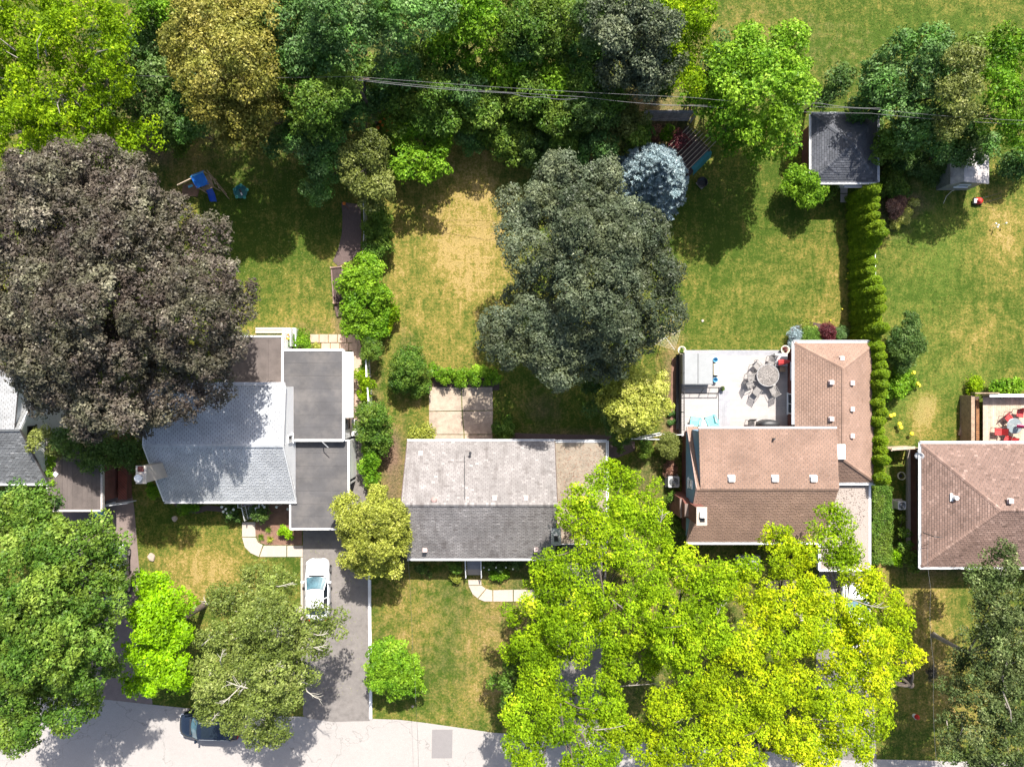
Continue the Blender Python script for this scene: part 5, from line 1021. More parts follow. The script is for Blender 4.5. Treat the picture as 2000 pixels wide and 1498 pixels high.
SH = [
 ('spreading_bush','bright green sprawling bush beside the raised planter',[(690,545,34,1.8),(720,560,34,1.9),(700,595,34,1.7),(745,590,26,1.4),(700,635,28,1.4),(735,630,26,1.3),(670,560,18,1.2),(720,520,26,1.6)],L_bright,.12,.42),
 ('fence_bush','leafy green bush on the fence line above the sprawling bush',[(735,440,22,1.4),(748,470,24,1.4),(728,490,20,1.3)],L_green,.1,.36),
 ('fence_hedge_bush','narrow green bush by the metal fence at the top of the path',[(735,400,24,2),(752,425,20,1.6)],L_green,.1,.38),
 ('yucca_bush','spiky light bush at the lawn side of the sprawling bush',[(765,615,16,.8),(755,640,14,.7)],L_yg,.14,.3),
 ('conical_yew','small dense green bush near the end of the paver strip',[(722,685,20,1.6),(716,700,12,1.1)],L_green,.07,.3),
 ('driveway_bush','yellow-green bush along the paver strip, right of the white wall',[(705,735,17,1),(722,750,17,1.1),(712,770,15,.9)],L_yg,.1,.34),
 ('dense_bush','round mid green bush right of the white addition',[(728,815,30,2.3),(742,840,30,2.2),(715,840,22,2),(738,865,24,1.8)],L_green,.1,.4),
 ('bright_side_bush','glossy bright green bush at the asphalt strip near the bungalow corner',[(725,885,20,1.3),(722,910,20,1.2),(728,935,16,1)],L_bright,.1,.36),
 ('lilac_bush','rounded green bush at the left end of the low hedge',[(795,710,32,1.8),(815,725,26,1.5),(790,740,26,1.4),(820,752,20,1)],L_green,.1,.38),
 ('patio_corner_bush','lime bush touching the bungalow roof edge near the patio',[(830,850,18,1.2),(808,848,14,1.1)],L_locust,.09,.32),
 ('patio_fern','dark green fern-like bush on the right edge of the patio',[(983,836,20,1),(992,820,12,.8)],L_green,.1,.3),
 ('garage_bush','rounded bright green bush left of the garage path',[(1568,365,36,2),(1585,378,26,1.7),(1555,350,26,1.8),(1562,342,18,1.9)],L_bright,.09,.36),
 ('garage_side_shrub','dark green shrub between the round bush and the garage path',[(1618,378,16,.8),(1630,365,10,.7)],L_green,.1,.28),
 ('clipped_yew','clipped oval bush nearest the blue gable',[(1307,872,19,1.5),(1306,860,16,1.5)],L_olive,.06,.28),
 ('clipped_box','smaller dark clipped bush left of the oval one',[(1261,874,14,1.2),(1258,884,12,1)],L_green,.06,.26),
 ('barberry','square bronze-red barberry beside the air conditioner',[(1310,911,12,.7)],L_brown,.06,.22),
 ('green_dome','wide low clipped green dome against the hipped wing',[(1583,660,17,.9),(1572,668,14,.8),(1594,668,13,.8)],L_green,.05,.24),
 ('yellow_perennial','pale yellow leafy perennial behind the clipped dome',[(1580,642,11,.4),(1570,645,8,.4),(1592,644,8,.4)],L_locust,.07,.2),
 ('weeping_red_maple','round weeping burgundy maple by the hipped wing',[(1615,648,15,.9),(1613,660,13,.8)],L_red,.06,.24),
 ('silver_shrub','small silvery green shrub right of the burgundy maple',[(1643,656,9,.5)],L_teal,.05,.18),
 ('blue_juniper','blue-green juniper at the deck corner planter',[(1553,660,13,.7),(1546,672,10,.6)],L_spruce,.06,.22),
 ('round_dark_bush','large dark oval bush right of the cedar hedge',[(1768,640,30,2.2),(1766,670,32,2.2),(1763,695,24,1.6)],L_dark,.08,.4),
 ('leafy_patch','leafy green plants below the dark oval bush',[(1755,735,22,.6),(1745,760,18,.5),(1770,745,16,.5)],L_bright,.12,.3),
 ('wall_shrub','dark shrub along the west wall of the right-hand house',[(1765,1040,12,1),(1768,1070,16,1.1),(1780,1100,18,1),(1762,1010,10,.8)],L_green,.11,.32),
 ('lime_wall_shrub','bright lime shrub at the corner of the clipped hedge',[(1750,1085,11,.9),(1752,1100,9,.7)],L_lime,.1,.26),
 ('hydrangea','dark leafy bush with white blooms left of the porch',[(450,995,14,.8),(463,1012,10,.6)],L_dark,.09,.26),
 ('porch_bush','dark rounded bush right of the porch railing',[(508,998,16,.9),(512,1010,12,.7)],L_dark,.09,.28),
 ('bed_bush','lime-yellow bush in the front garden bed under the carport edge',[(553,1035,11,.7),(566,1044,11,.7),(548,1042,8,.5)],L_lime,.09,.24),
 ('shaded_bush','low shaded bush in front of the pale grey roof',[(365,988,12,.5),(380,990,10,.4)],L_bright,.08,.22),
 ('chimney_bush','bright low bush at the foot of the beige chimney',[(302,960,14,.8),(292,945,12,.8)],L_bright,.1,.3),
 ('step_bush','dark green bush left of the bungalow steps',[(890,1108,13,.9),(880,1100,9,.7)],L_green,.08,.26),
 ('step_hosta','yellow hosta clump at the left foot of the bungalow steps',[(892,1130,9,.35),(884,1126,6,.3)],L_locust,.09,.2),
 ('window_bush','dark green bushes against the bungalow right of the steps',[(955,1100,14,.9),(975,1103,14,.9),(995,1102,12,.8),(1010,1098,12,.8)],L_dark,.09,.28),
 ('front_hosta','light green leafy plants in front of the bungalow, right of the steps',[(963,1123,9,.4),(978,1122,10,.4),(990,1122,8,.4)],L_bright,.09,.2),
 ('fern_bush','shaded shrub under the bungalow eave by the locust',[(825,1108,12,.7),(838,1118,8,.4)],L_dark,.09,.24),
 ('patio_hosta','bright green bush at the end of the flat-roofed addition',[(588,665,14,.8),(578,672,10,.7),(598,672,10,.7)],L_bright,.08,.26),
 ('yellow_perennial','bright yellow flowering clump behind the flat roof edge',[(618,676,8,.4),(608,674,6,.4)],L_locust,.06,.18),
 ('deck_edge_bush','bright green leafy bush behind the wooden deck at the right edge',[(1965,755,18,.7),(1945,758,14,.6),(1985,752,16,.7)],L_bright,.12,.28),
 ('yellow_weed_clump','lime-yellow weedy clump left of the wooden deck',[(1905,752,14,.4),(1895,765,9,.3)],L_yg,.08,.2),
 ('pink_grass_clump','brownish flowering shrub beside the top of the cedar hedge',[(1748,398,20,.6),(1752,415,14,.5)],L_brown,.08,.26),
 ('variegated_clump','cream and yellow-leaved clump right of the cedar hedge',[(1762,425,12,.4,.9),(1775,412,10,.4,.9),(1785,395,10,.4,.9),(1748,440,10,.3,.9)],L_locust,.07,.22),
 ('lattice_vine','climbing green vine at the corner of the gap fence',[(1205,860,14,1.2),(1212,875,10,1)],L_green,.1,.28),
 ('hedge_side_shrub','green shrub between the driveway pavers and the white fence',[(710,720,10,.8)],L_green,.08,.26),
 ('dark_spiky_bush','dark purple-grey bush at the right edge of the canopy group',[(1820,1312,11,.7),(1818,1322,9,.6)],L_purple,.07,.24),
 ('foundation_shrub','green shrub hidden between blue gable wall and canopy',[(1312,970,12,1.1),(1318,1015,12,1),(1318,1030,12,1)],L_green,.08,.28),
 ('orange_lily_bed','orange-flecked bed of lilies in the shaded hedgerow',[(760,240,26,.8),(775,275,18,.7),(740,255,16,.7)],L_green,.1,.3),
]
for nm, lb, lobes, mt, lf, rs_ in SH: shrub(nm, lb, lobes, mt, leaf=lf, rs=rs_)
# low hedge behind the concrete patio
cl = [(848,722),(862,730),(876,728),(890,733),(904,731),(918,728),(932,724),(946,726),(960,732),(972,738),(870,742),(900,744),(930,742),(955,746)]
shrub('low_hedge', 'long low bright green hedge along the top of the concrete patio', [(x, y, 13, .7, .45+(.35 if x > 925 and y < 730 else 0)) for x, y in cl], L_bright, leaf=.1, rs=.3, cat='hedge')
for lb, px, py in (('upper of two round sage plants in the bed beside the deck',1308,807),('lower left round sage plant in the bed beside the deck',1309,825),('lower right round sage plant in the bed beside the deck',1319,823),('small sage plant at the deck edge, topmost',1317,806)):
    shrub('sage_plant', lb, [(px,py,6,.2)], L_teal, leaf=.06, rs=.14)
# ivy on the left gable
mb = [(W(97, y, 2.6+rnd.uniform(-.3,.3)).x+rnd.uniform(-.25,.25), W(97, y, 2.6).y, 2.5+rnd.uniform(-.6,.3), .22, .7) for y in range(862, 945, 3)]
p0 = W(97,900); t = thing('ivy', 'bright strip of ivy hanging along the edge of the white gable', 'climber', (p0.x, p0.y, 0))
P, A, B, ti = leaves(mb, .08, 1.0); tri_mesh('foliage', P, A, B, L_bright, t, ti, (p0.x, p0.y, 0)); MB().tube([(p0.x-.5,p0.y,0),(p0.x-.55,p0.y,2.4)], [.04,.02], 5).build('stem', m_bark, t)
# flowers
def flowers(name, label, pts, mat, r=.07, z=.5):
    c = W(*pts[0]); t = thing(name, label, 'flowers', (c.x, c.y, 0)); 
    for px, py in pts:
        p = W(px, py, z); m = MB(); m.lathe((p.x, p.y, z), [(0,.09),(r*.7,.07),(r,0),(r*.6,-.06),(0,-.08)], 7); m.tube([(p.x,p.y,0),(p.x,p.y,z-.06)], .01, 4); m.build('bloom', mat, t)
flowers('white_hydrangea_blooms', 'round white blooms beside the porch railings', [(433,990),(441,994),(436,999),(444,1002),(456,995),(451,1001),(447,1008),(502,990),(512,986),(516,990),(540,990),(562,994)], m_flower, .11, 1.2)
flowers('yellow_lilies', 'scattered bright yellow lilies below the dark oval bush', [(1792,750),(1795,753),(1740,812),(1746,810),(1757,828),(1760,835),(1781,847),(1785,728),(1778,731)], m_yflower, .16, .4)
flowers('yellow_buttercups', 'tiny yellow flowers on the lawn left of the cedar hedge', [(1656,534),(1659,562),(1645,604),(1622,626),(1653,545)], m_yflower, .06, .08)
flowers('orange_lilies', 'orange lilies in the shaded hedgerow above the tan lawn', [(742,238),(748,245),(752,232),(760,230),(738,250),(768,240),(800,244),(772,275),(768,282),(780,278),(756,256),(672,398)], m_oflower, .13, 1.6)
flowers('white_wildflowers', 'white wildflowers right of the garage', [(1735,322),(1741,318),(1738,330),(1745,326),(1790,322),(1792,332),(1785,326),(1731,316),(1750,345),(1945,437),(1950,440),(1948,444),(1965,436)], m_flower, .07, .5)
flowers('shop_planter_blooms', 'small white blooms in front of the bungalow window bush', [(945,1108),(955,1112),(969,1108),(988,1108),(1002,1111)], m_flower, .07, 1.2)
def spiky(label, px, py, r=.42, mat=L_green):
    p = W(px, py); t = thing('yucca', label, 'plant', (p.x, p.y, 0)); n = 60; a = rng.uniform(0, 6.28, n); e = rng.uniform(.2, 1.2, n)
    d = np.stack([np.cos(a)*np.cos(e), np.sin(a)*np.cos(e), np.sin(e)], 1)*rng.uniform(.6, 1, n)[:,None]*r; b = np.stack([-np.sin(a), np.cos(a), np.zeros(n)], 1)*.028
    tri_mesh('foliage', np.array([p.x, p.y, .05])+d*.5, d*.6, b, mat, t, rng.uniform(.3, .9, n), (p.x, p.y, 0))
spiky('topmost spiky yucca in the front garden bed', 526, 1033); spiky('left spiky yucca in the front garden bed', 511, 1048); spiky('yellowish spiky yucca in the front garden bed', 529, 1052, .45, L_locust)
spiky('spiky yucca at the lawn edge of the sprawling bush', 768, 600, .8, L_bright); spiky('light spiky yucca below the sprawling bush', 752, 650, .8, L_bright)


# ------------------------------------------------------------------ vehicles
def car(name, label, cat, px, py, heading, paint, L=4.6, Wd=1.8, H=1.45, kind='sedan', sunroof=False, dark_glass=False):
    """built along +x (front), wheels on the ground, then turned to its heading"""
    t = thing(name, label, cat, (0,0,0)); hw = Wd/2
    # lower body: sections along the length; x fraction, half width, deck height, lower edge
    if kind == 'sedan': sec = [(-.5,.60,.62,.38),(-.49,.78,.84,.28),(-.46,.88,.97,.20),(-.40,.95,1.0,.18),(-.30,.985,1.0,.17),(-.1,1.0,.97,.17),(.1,1.0,.95,.17),(.24,.985,.93,.17),(.34,.965,.88,.18),(.42,.90,.80,.2),(.465,.80,.72,.24),(.488,.66,.64,.3),(.5,.45,.55,.38)]
    else: sec = [(-.5,.80,.75,.42),(-.492,.90,1.02,.30),(-.47,.95,1.08,.24),(-.38,.985,1.08,.22),(-.2,1.0,1.06,.2),(.1,1.0,1.05,.2),(.24,.985,1.02,.2),(.34,.96,.98,.22),(.42,.90,.90,.25),(.465,.80,.80,.28),(.488,.66,.70,.34),(.5,.42,.58,.42)]
    rows = []
    for fx, fw, zt, zl in sec:
        w = hw*fw; x = fx*L
        rows.append([(x, -w*.93, zl), (x, -w, zl+.12), (x, -w*1.0, (zl+zt)/2+.05), (x, -w*.965, zt-.10), (x, -w*.88, zt-.015), (x, -w*.5, zt+.035), (x, 0, zt+.05),
                     (x, w*.5, zt+.035), (x, w*.88, zt-.015), (x, w*.965, zt-.10), (x, w*1.0, (zl+zt)/2+.05), (x, w, zl+.12), (x, w*.93, zl)])
    m = MB(); k = len(rows[0]); vs = [v for r in rows for v in r]; fs = []
    for i in range(len(rows)-1):
        for j in range(k): fs.append((i*k+j, (i+1)*k+j, (i+1)*k+(j+1) % k, i*k+(j+1) % k))
    fs += [tuple(range(k)), tuple(range(len(vs)-1, len(vs)-k-1, -1))]
    m.add(vs, fs); body = m.build('body', paint, t, smooth=True)
    # cabin: glass shell with painted roof above it
    if kind == 'sedan': st = dict(a=-.39, b=-.24, c=.03, d=.20, z0=.97, z1=H)
    else: st = dict(a=-.475, b=-.42, c=.10, d=.24, z0=1.06, z1=H)
    def ring(xa, xb, w, z, n=6, bow=.07):
        r = []
        for i in range(n+1): f = -1+2*i/n; r.append((xb+bow*(1-f*f), f*w, z))
        for i in range(n+1): f = 1-2*i/n; r.append((xa-bow*(1-f*f), f*w, z))
        return r
    g = MB(); n0 = ring(st['a']*L, st['d']*L, hw*.90, st['z0']-.03, bow=.16); n1 = ring(st['b']*L, st['c']*L, hw*.70, st['z1']-.05, bow=.10); q = len(n0)
    g.add(n0+n1, [(i, (i+1) % q, q+(i+1) % q, q+i) for i in range(q)]+[tuple(range(q, 2*q))]); g.build('window', m_glass, t)
    # windscreen and rear screen panes slightly proud of the shell
    w_ = MB()
    def pane(xb0, xb1, z0, z1, w0, w1, sg, bow0, bow1):
        A0 = []; n = 6
        for (xx, z, w, bw) in ((xb0, z0, w0, bow0), (xb1, z1, w1, bow1)):
            A0 += [(xx+sg*(bw*(1-(-1+2*i/n)**2)+.012), (-1+2*i/n)*w, z+.012) for i in range(n+1)]
        w_.add(A0, [(i, i+1, n+2+i, n+1+i) if sg > 0 else (i+1, i, n+1+i, n+2+i) for i in range(n)])
    pane(st['d']*L-.03, st['c']*L+.03, st['z0'], st['z1']-.07, hw*.80, hw*.66, 1, .16, .10)
    w_.build('windscreen', m_screen, t)
    w_ = MB(); pane(st['a']*L+.03, st['b']*L-.03, st['z0'], st['z1']-.07, hw*.78, hw*.64, -1, .16, .10); w_.build('rear_window', m_glass, t)
    rf = MB(); r0 = ring(st['b']*L-.01, st['c']*L+.01, hw*.715, st['z1']-.055, bow=.10); r1 = ring(st['b']*L+.10, st['c']*L-.10, hw*.60, st['z1']-.005, bow=.09); r2 = ring(st['b']*L+.4, st['c']*L-.4, hw*.3, st['z1']+.012, bow=.05)
    rf.add(r0+r1+r2, [(j*q+i, j*q+(i+1) % q, (j+1)*q+(i+1) % q, (j+1)*q+i) for j in range(2) for i in range(q)]+[tuple(range(2*q, 3*q))]); roof = rf.build('roof', paint, t, smooth=True)
    pl = MB()
    for s in (-1, 1):
        pl.beam((st['d']*L, s*hw*.88, st['z0']-.01), (st['c']*L, s*hw*.71, st['z1']-.05), .07, .05); pl.beam((st['a']*L, s*hw*.88, st['z0']-.01), (st['b']*L, s*hw*.71, st['z1']-.05), .12, .05)
        xm_ = (st['b']+st['c'])/2*L; pl.beam((xm_, s*hw*.90, st['z0']), (xm_, s*hw*.715, st['z1']-.05), .07, .04)
    pl.build('pillar', paint, t)
    if sunroof:
        sx = st['c']*L-.25
        for i in range(2): MB().bb(sx-.62*(i+1)+.03, sx-.62*i, -hw*.52, hw*.52, st['z1']+.008, st['z1']+.022).build('sunroof_panel', m_glass, t)
        rr = MB()
        for s in (-1, 1): rr.tube([(st['b']*L+.1, s*hw*.66, st['z1']+.02), (st['c']*L-.1, s*hw*.66, st['z1']+.02)], .018, 5)
        rr.build('roof_rail', m_metal, t)
    for s in (-1, 1):
        for fx in (.31, -.30):
            wh = MB(); x = fx*L; R_ = .325
            ring_ = lambda r, y: [(x+r*math.cos(2*math.pi*i/18), y, R_+r*math.sin(2*math.pi*i/18)) for i in range(18)]
            a = ring_(R_, s*(hw-.20)); b = ring_(R_, s*(hw+.004)); c_ = ring_(R_*.66, s*(hw+.008))
            wh.add(a+b+c_, [(j*18+i, j*18+(i+1) % 18, (j+1)*18+(i+1) % 18, (j+1)*18+i) for j in range(2) for i in range(18)]+[tuple(range(18))]); wo = wh.build('wheel', m_tyre, t)
            rm = MB(); c2 = ring_(R_*.64, s*(hw+.012)); rm.add(c2, [tuple(range(18))]); o = rm.build('rim', m_metal, None); o.parent = wo
        mr = MB(); mx = st['d']*L-.25; mr.box((mx, s*(hw+.10), st['z0']+.06), (.13,.24,.15)); mr.beam((mx+.05, s*(hw-.08), st['z0']-.02), (mx, s*(hw+.03), st['z0']+.02), .05, .04); mr.build('mirror', paint, t)
        hl = MB(); hl.add([(.462*L, s*hw*.52, .715), (.488*L, s*hw*.60, .67), (.455*L, s*hw*.86, .70), (.41*L, s*hw*.90, .775), (.43*L, s*hw*.70, .80)], [(0,1,2,3,4)] if s > 0 else [(4,3,2,1,0)])
        for v in range(5): x_, y_, z_ = hl.v[v]; hl.v[v] = (x_+.015, y_*1.01, z_+.05)
        hl.build('headlight', m_lamp, t)
        tl = MB(); tl.box((-.478*L, s*hw*.74, .86 if kind == 'sedan' else .98), (.14,.34,.14), s*-.35); tl.build('tail_light', m_tail, t)
        dr = MB()
        for fx in (.14, -.06, -.24): dr.bb(fx*L-.008, fx*L+.008, s*(hw-.02), s*(hw+.004), .3, .88)
        dr.bb(-.12*L, -.08*L, s*(hw-.01), s*(hw+.02), .82, .85).bb(.06*L, .10*L, s*(hw-.01), s*(hw+.02), .82, .85); dr.build('door_seam', m_dark, t)
    gr = MB(); gr.bb(.494*L, .502*L, -hw*.34, hw*.34, .42, .54); gr.build('grille', m_dark, t)
    wp = MB(); wp.bb(st['d']*L-.02+.14, st['d']*L+.24, -hw*.62, hw*.62, st['z0']-.02, st['z0']+.012); wp.build('wiper_cowl', m_dark, t)
    p = W(px, py, .7); t.location = (p.x, p.y, 0.02); t.rotation_euler = (0, 0, heading); return t
car('white_car', 'white sedan parked on the asphalt driveway, half under the birch', 'car', 620, 1151, R(90), m_carw, 4.6, 1.82, 1.42)
car('dark_car', 'dark navy crossover with a panoramic roof parked on the street under the birch', 'car', 410, 1415, R(178.5), m_card, 4.6, 1.9, 1.66, 'suv', True)
car('grey_car', 'dark grey car almost hidden under the big lower-left maple', 'car', 223, 1118, R(90), m_carg, 4.5, 1.8, 1.45)
car('white_van', 'white vehicle showing through gaps in the yellow-green canopy', 'car', 1668, 1205, R(90), m_carw, 5.0, 2.0, 1.75, 'suv')

# ------------------------------------------------------------------ deck behind the brown house
dz = .90
def D(px, py, z=dz): return W(px, py, z)
a = D(1331,684); b = D(1551,838)
t = thing('composite_deck', 'pale grey composite deck beside the rose-brown hipped wing', 'deck', ((a.x+b.x)/2, (a.y+b.y)/2, 0))
xl, xr, yt, yb = a.x, b.x+.1, a.y, b.y-.4
MB().bb(xl+.05, xr-.05, yb, yt-.05, .05, dz-.16).build('skirt', m_deckd, t)
bd = MB(); y = yt-.42; 
while y > yb:
    xs = [xl+.02, D(1406,700).x+rnd.uniform(-.01,.01), xl+rnd.uniform(4,6), xr]
    cutr = y < D(1400,755).y
    if cutr:
        bd.bb(xl+.02, D(1403,755).x, y-.134, y, dz-.16, dz-.035+rnd.uniform(0,.003), rnd.uniform(.38,.6)); bd.bb(D(1426,755).x, xr, y-.134, y, dz-.04, dz+rnd.uniform(0,.003), rnd.uniform(.38,.6))
    else:
        for q in range(3): bd.bb(xs[q]+.003, xs[q+1]-.003, y-.134, y, dz-.04, dz+rnd.uniform(0,.003), rnd.uniform(.4,.6))
    y -= .140
stuff(bd.build('deck_boards', m_deck, t))
for i in range(3): MB().bb(xl, xr, yt-.41+.137*i, yt-.41+.137*i+.131, dz-.04, dz+.004, rnd.uniform(.5,.75)).build('border_board', m_deckd, t)
x = D(1404,755).x
for i in range(6): w = (D(1426,755).x-x)/6; MB().bb(x+w*i+.003, x+w*(i+1)-.003, yb, D(1404,754).y, dz-.04, dz-.002, rnd.uniform(.4,.75)).build('step_board', m_deckd, t)
m = MB(); p = D(1390,687); m.box((p.x, p.y, dz+.03), (.45,.18,.05)); m.build('deck_plate', m_white, t)
def rail(t, P, z0, h, n, mat, name='railing'):
    m = MB(); P = [Vector((p[0], p[1], 0)) for p in P]
    for p, q in zip(P[:-1], P[1:]):
        for z in (z0+.08, z0+h): m.beam(p+Vector((0,0,z)), q+Vector((0,0,z)), .06 if z > z0+.1 else .04, .05)
        k = max(2, int((q-p).length/.12))
        for i in range(k+1):
            c = p.lerp(q, i/k); big = i % n == 0; m.bb(c.x-.035 if big else c.x-.009, c.x+.035 if big else c.x+.009, c.y-.035 if big else c.y-.009, c.y+.035 if big else c.y+.009, z0, z0+h+(.05 if big else 0))
    return m.build(name, mat, t)
w0 = D(1331,690); w1 = D(1331,836)
t2 = thing('deck_railing', 'black deck railing with a grey glazed strip along the left deck edge', 'railing', (w0.x, (w0.y+w1.y)/2, 0))
rail(t2, [(xl-.03, yt-.25), (xl-.03, yb+.35)], dz-.1, 1.0, 12, m_black); MB().bb(xl-.28, xl-.08, yb+.35, yt-.3, .35, .42).build('ledge', m_black, t2)
p = D(1333,757); q = D(1405,757)
t3 = thing('deck_divider', 'black-framed railing across the deck between hot tub and lounge corner', 'railing', (p.x, p.y, dz-.03))
m = MB(); zz = dz+.95
m.tube([(p.x,p.y,zz),(q.x,p.y,zz)], .035, 6).tube([(p.x+.1,p.y-.42,dz),(q.x-.15,p.y-.42,dz)], .03, 6)
for f in (0, .5, 1): m.tube([(p.x+(q.x-p.x)*f, p.y, zz), (p.x+.1+(q.x-.25-p.x)*f, p.y-.42, dz)], .025, 6)
for f in (0, .25, .5, .75, 1): m.tube([(p.x+(q.x-p.x)*f, p.y, dz), (p.x+(q.x-p.x)*f, p.y, zz)], .018, 5)
m.build('frame', m_black, t3)
# hot tub
a = D(1334,690,1.75); b = D(1392,751,1.75)
t = thing('hot_tub', 'square hot tub with pale grey two-part cover in the upper left deck corner', 'hot tub', ((a.x+b.x)/2, (a.y+b.y)/2, dz-.04))
MB().bb(a.x+.06, b.x-.06, b.y+.06, a.y-.06, dz-.03, 1.66).build('cabinet', m_deckd, t)
xm_ = (a.x+b.x)/2
for xa, xb in ((a.x, xm_-.015), (xm_+.015, b.x)):
    m = MB(); m.bb(xa, xb, b.y, a.y, 1.662, 1.74); m.prism([(xa+.05,b.y+.05),(xb-.05,b.y+.05),(xb-.05,a.y-.05),(xa+.05,a.y-.05)], 1.742, 1.77); m.build('cover', m_cover, t)
MB().bb(a.x+.3, a.x+1.2, b.y-.02, b.y+.0, 1.5, 1.6).build('strap', m_black, t)
p = D(1396,722); t = thing('spa_steps', 'cream steps at the right side of the hot tub', 'steps', (p.x, p.y, dz))
MB().bb(p.x-.18, p.x+.16, p.y-.42, p.y+.42, dz, dz+.22).build('step', m_cream, t); MB().bb(p.x-.2, p.x-.03, p.y-.4, p.y+.4, dz+.222, dz+.44).build('step', m_cream, t)
for lb, px, py in (('blue round pail at the upper right of the hot tub',1395,703),('light blue pail at the lower right of the hot tub',1395,742)):
    p = D(px, py); t = thing('pail', lb, 'pail', (p.x, p.y, dz)); MB().lathe((p.x,p.y,dz), [(0,.01),(.13,.01),(.16,.34),(.18,.35),(.15,.33),(.12,.06),(0,.05)], 18).build('bucket', m_lblue, t)
    MB().tube([(p.x+.17*math.cos(k*.314), p.y+.03, dz+.34+.12*math.sin(k*.314)) for k in range(11)], .01, 4).build('handle', m_dark, t)
p = D(1397,734); tag(MB().box((p.x,p.y,dz+.03), (.3,.09,.05)).build('towel_bar', m_dark), 'short dark bar beside the hot tub steps', 'bar')
def pot(label, px, py, z, r=.3, h=.45, mat=m_cream, leafm=L_green):
    p = D(px, py, z+h); t = thing('potted_plant', label, 'potted plant', (p.x, p.y, z))
    MB().lathe((p.x,p.y,z), [(0,.01),(r*.62,.01),(r*.9,h*.8),(r,h*.82),(r*1.02,h),(r*.78,h),(r*.74,h-.08),(0,h-.09)], 22).build('pot', mat, t)
    cl = [(p.x+rnd.uniform(-r,r)*.45, p.y+rnd.uniform(-r,r)*.45, z+h+rnd.uniform(-.03,.08), .10, .5) for _ in range(9)]
    P, A, B, ti = leaves(cl, .06, .8); tri_mesh('foliage', P, A, B, leafm, t, ti, (p.x, p.y, z))
pot('cream stone pot on the upper left corner of the deck', 1332, 684, .75, .30); pot('cream stone pot on the upper right corner of the deck', 1534, 683, .9, .32, .5, m_cream, L_red)
pot('small dark pot with green plant at the end of the black divider', 1411, 759, .86, .17, .3, m_dark)
# table and chairs
tc_ = D(1500,733,dz+.75)
t = thing('patio_table', 'round mosaic-topped patio table with seats around it on the deck', 'table', (tc_.x, tc_.y, dz))
for r0, r1, tt in ((0,.12,.9),(.13,.3,.6),(.31,.5,.35),(.51,.66,.65),(.67,.80,.4)):
    m = MB(); n = max(8, int(2*math.pi*(r1 or .1)/.11))
    for i in range(n):
        a0 = 2*math.pi*i/n+.01; a1 = 2*math.pi*(i+1)/n-.01
        m.prism([(tc_.x+max(r0,.001)*math.cos(a0), tc_.y+max(r0,.001)*math.sin(a0)), (tc_.x+r1*math.cos(a0), tc_.y+r1*math.sin(a0)), (tc_.x+r1*math.cos(a1), tc_.y+r1*math.sin(a1)), (tc_.x+max(r0,.001)*math.cos(a1), tc_.y+max(r0,.001)*math.sin(a1))], dz+.732, dz+.75, max(0, min(1, tt+rnd.gauss(0,.3))))
    m.build('mosaic_ring', m_mosaic, t)
MB().cyl((tc_.x,tc_.y,dz+.70), .80, .028, 32).lathe((tc_.x,tc_.y,dz+.70), [(.80,0),(.83,0),(.83,.055),(.80,.055)], 32).build('table_frame', m_grey, t)
MB().cyl((tc_.x,tc_.y,dz), .32, .04, 20).cyl((tc_.x,tc_.y,dz+.04), .07, .66, 12).cyl((tc_.x,tc_.y,dz+.28), .5, .02, 20).build('pedestal', m_dark, t)
def chair(name, label, x, y, z, rz, frame, fabric, group=None, slats=True):
    """faces +x before turning"""
    t = thing(name, label, 'chair', (0,0,0), group)
    m = MB(); m.box((0,0,.43), (.5,.5,.03)); 
    if slats:
        m = MB()
        for i in range(6): m.bb(-.25+.085*i, -.25+.085*i+.07, -.24, .24, .42, .44)
    m.build('seat', fabric, t)
    m = MB()
    if slats:
        for i in range(6): m.beam((-.27-.015, -.22+.088*i, .46), (-.40, -.22+.088*i, .92), .05, .02, up=Vector((1,0,0)))
    else: m.beam((-.27, 0, .46), (-.40, 0, .94), .48, .02, up=Vector((1,0,0)))
    m.build('backrest', fabric, t)
    for s in (-1, 1):
        m = MB(); m.tube([(.24,s*.27,0),(.24,s*.27,.64),(-.30,s*.28,.66),(-.32,s*.28,.45),(-.30,s*.27,0)], .018, 5); m.build('leg', frame, t)
    m = MB(); m.tube([(-.27,-.26,.45),(-.41,-.25,.95),(-.41,.25,.95),(-.27,.26,.45)], .018, 5).tube([(.25,-.26,.42),(.25,.26,.42)], .016, 5).tube([(-.26,-.26,.42),(-.26,.26,.42)], .016, 5); m.build('back_frame', frame, t)
    t.location = (x, y, z); t.rotation_euler = (0,0,rz); return t
m_chf = M('grey_cast_metal', (0.24,0.225,0.215), .5, .1, 6)
for lb, px, py in (('upper left chair of the mosaic table, angled outward',1479,714),('left chair of the mosaic table',1468,737),('lower left chair of the mosaic table, pulled well back',1465,749),('chair below the mosaic table',1479,764),('lower right chair of the mosaic table',1511,763),('chair above the mosaic table',1508,705)):
    p = D(px, py, dz+.5); a = math.atan2(tc_.y-p.y, tc_.x-p.x); d = max(.78, (Vector((p.x,p.y))-Vector((tc_.x,tc_.y))).length)
    chair('patio_chair', lb, p.x, p.y, dz, a+rnd.uniform(-.2,.2), m_chf, m_chf, 'cast metal chairs around the mosaic table')
p = D(1526,702,dz+.5); t = thing('storage_box', 'dark grey cushion box near the upper right deck corner', 'storage box', (p.x, p.y, dz))
MB().bb(p.x-.42, p.x+.42, p.y-.45, p.y+.42, dz, dz+.46).build('box', m_dark, t); MB().bb(p.x-.46, p.x+.46, p.y-.49, p.y+.46, dz+.462, dz+.52).build('lid', m_grey, t)
p = D(1528,707,dz+.7); t = thing('folded_umbrella', 'folded red patio umbrella leaning over the cushion box', 'umbrella', (p.x, p.y, dz))
m = MB()
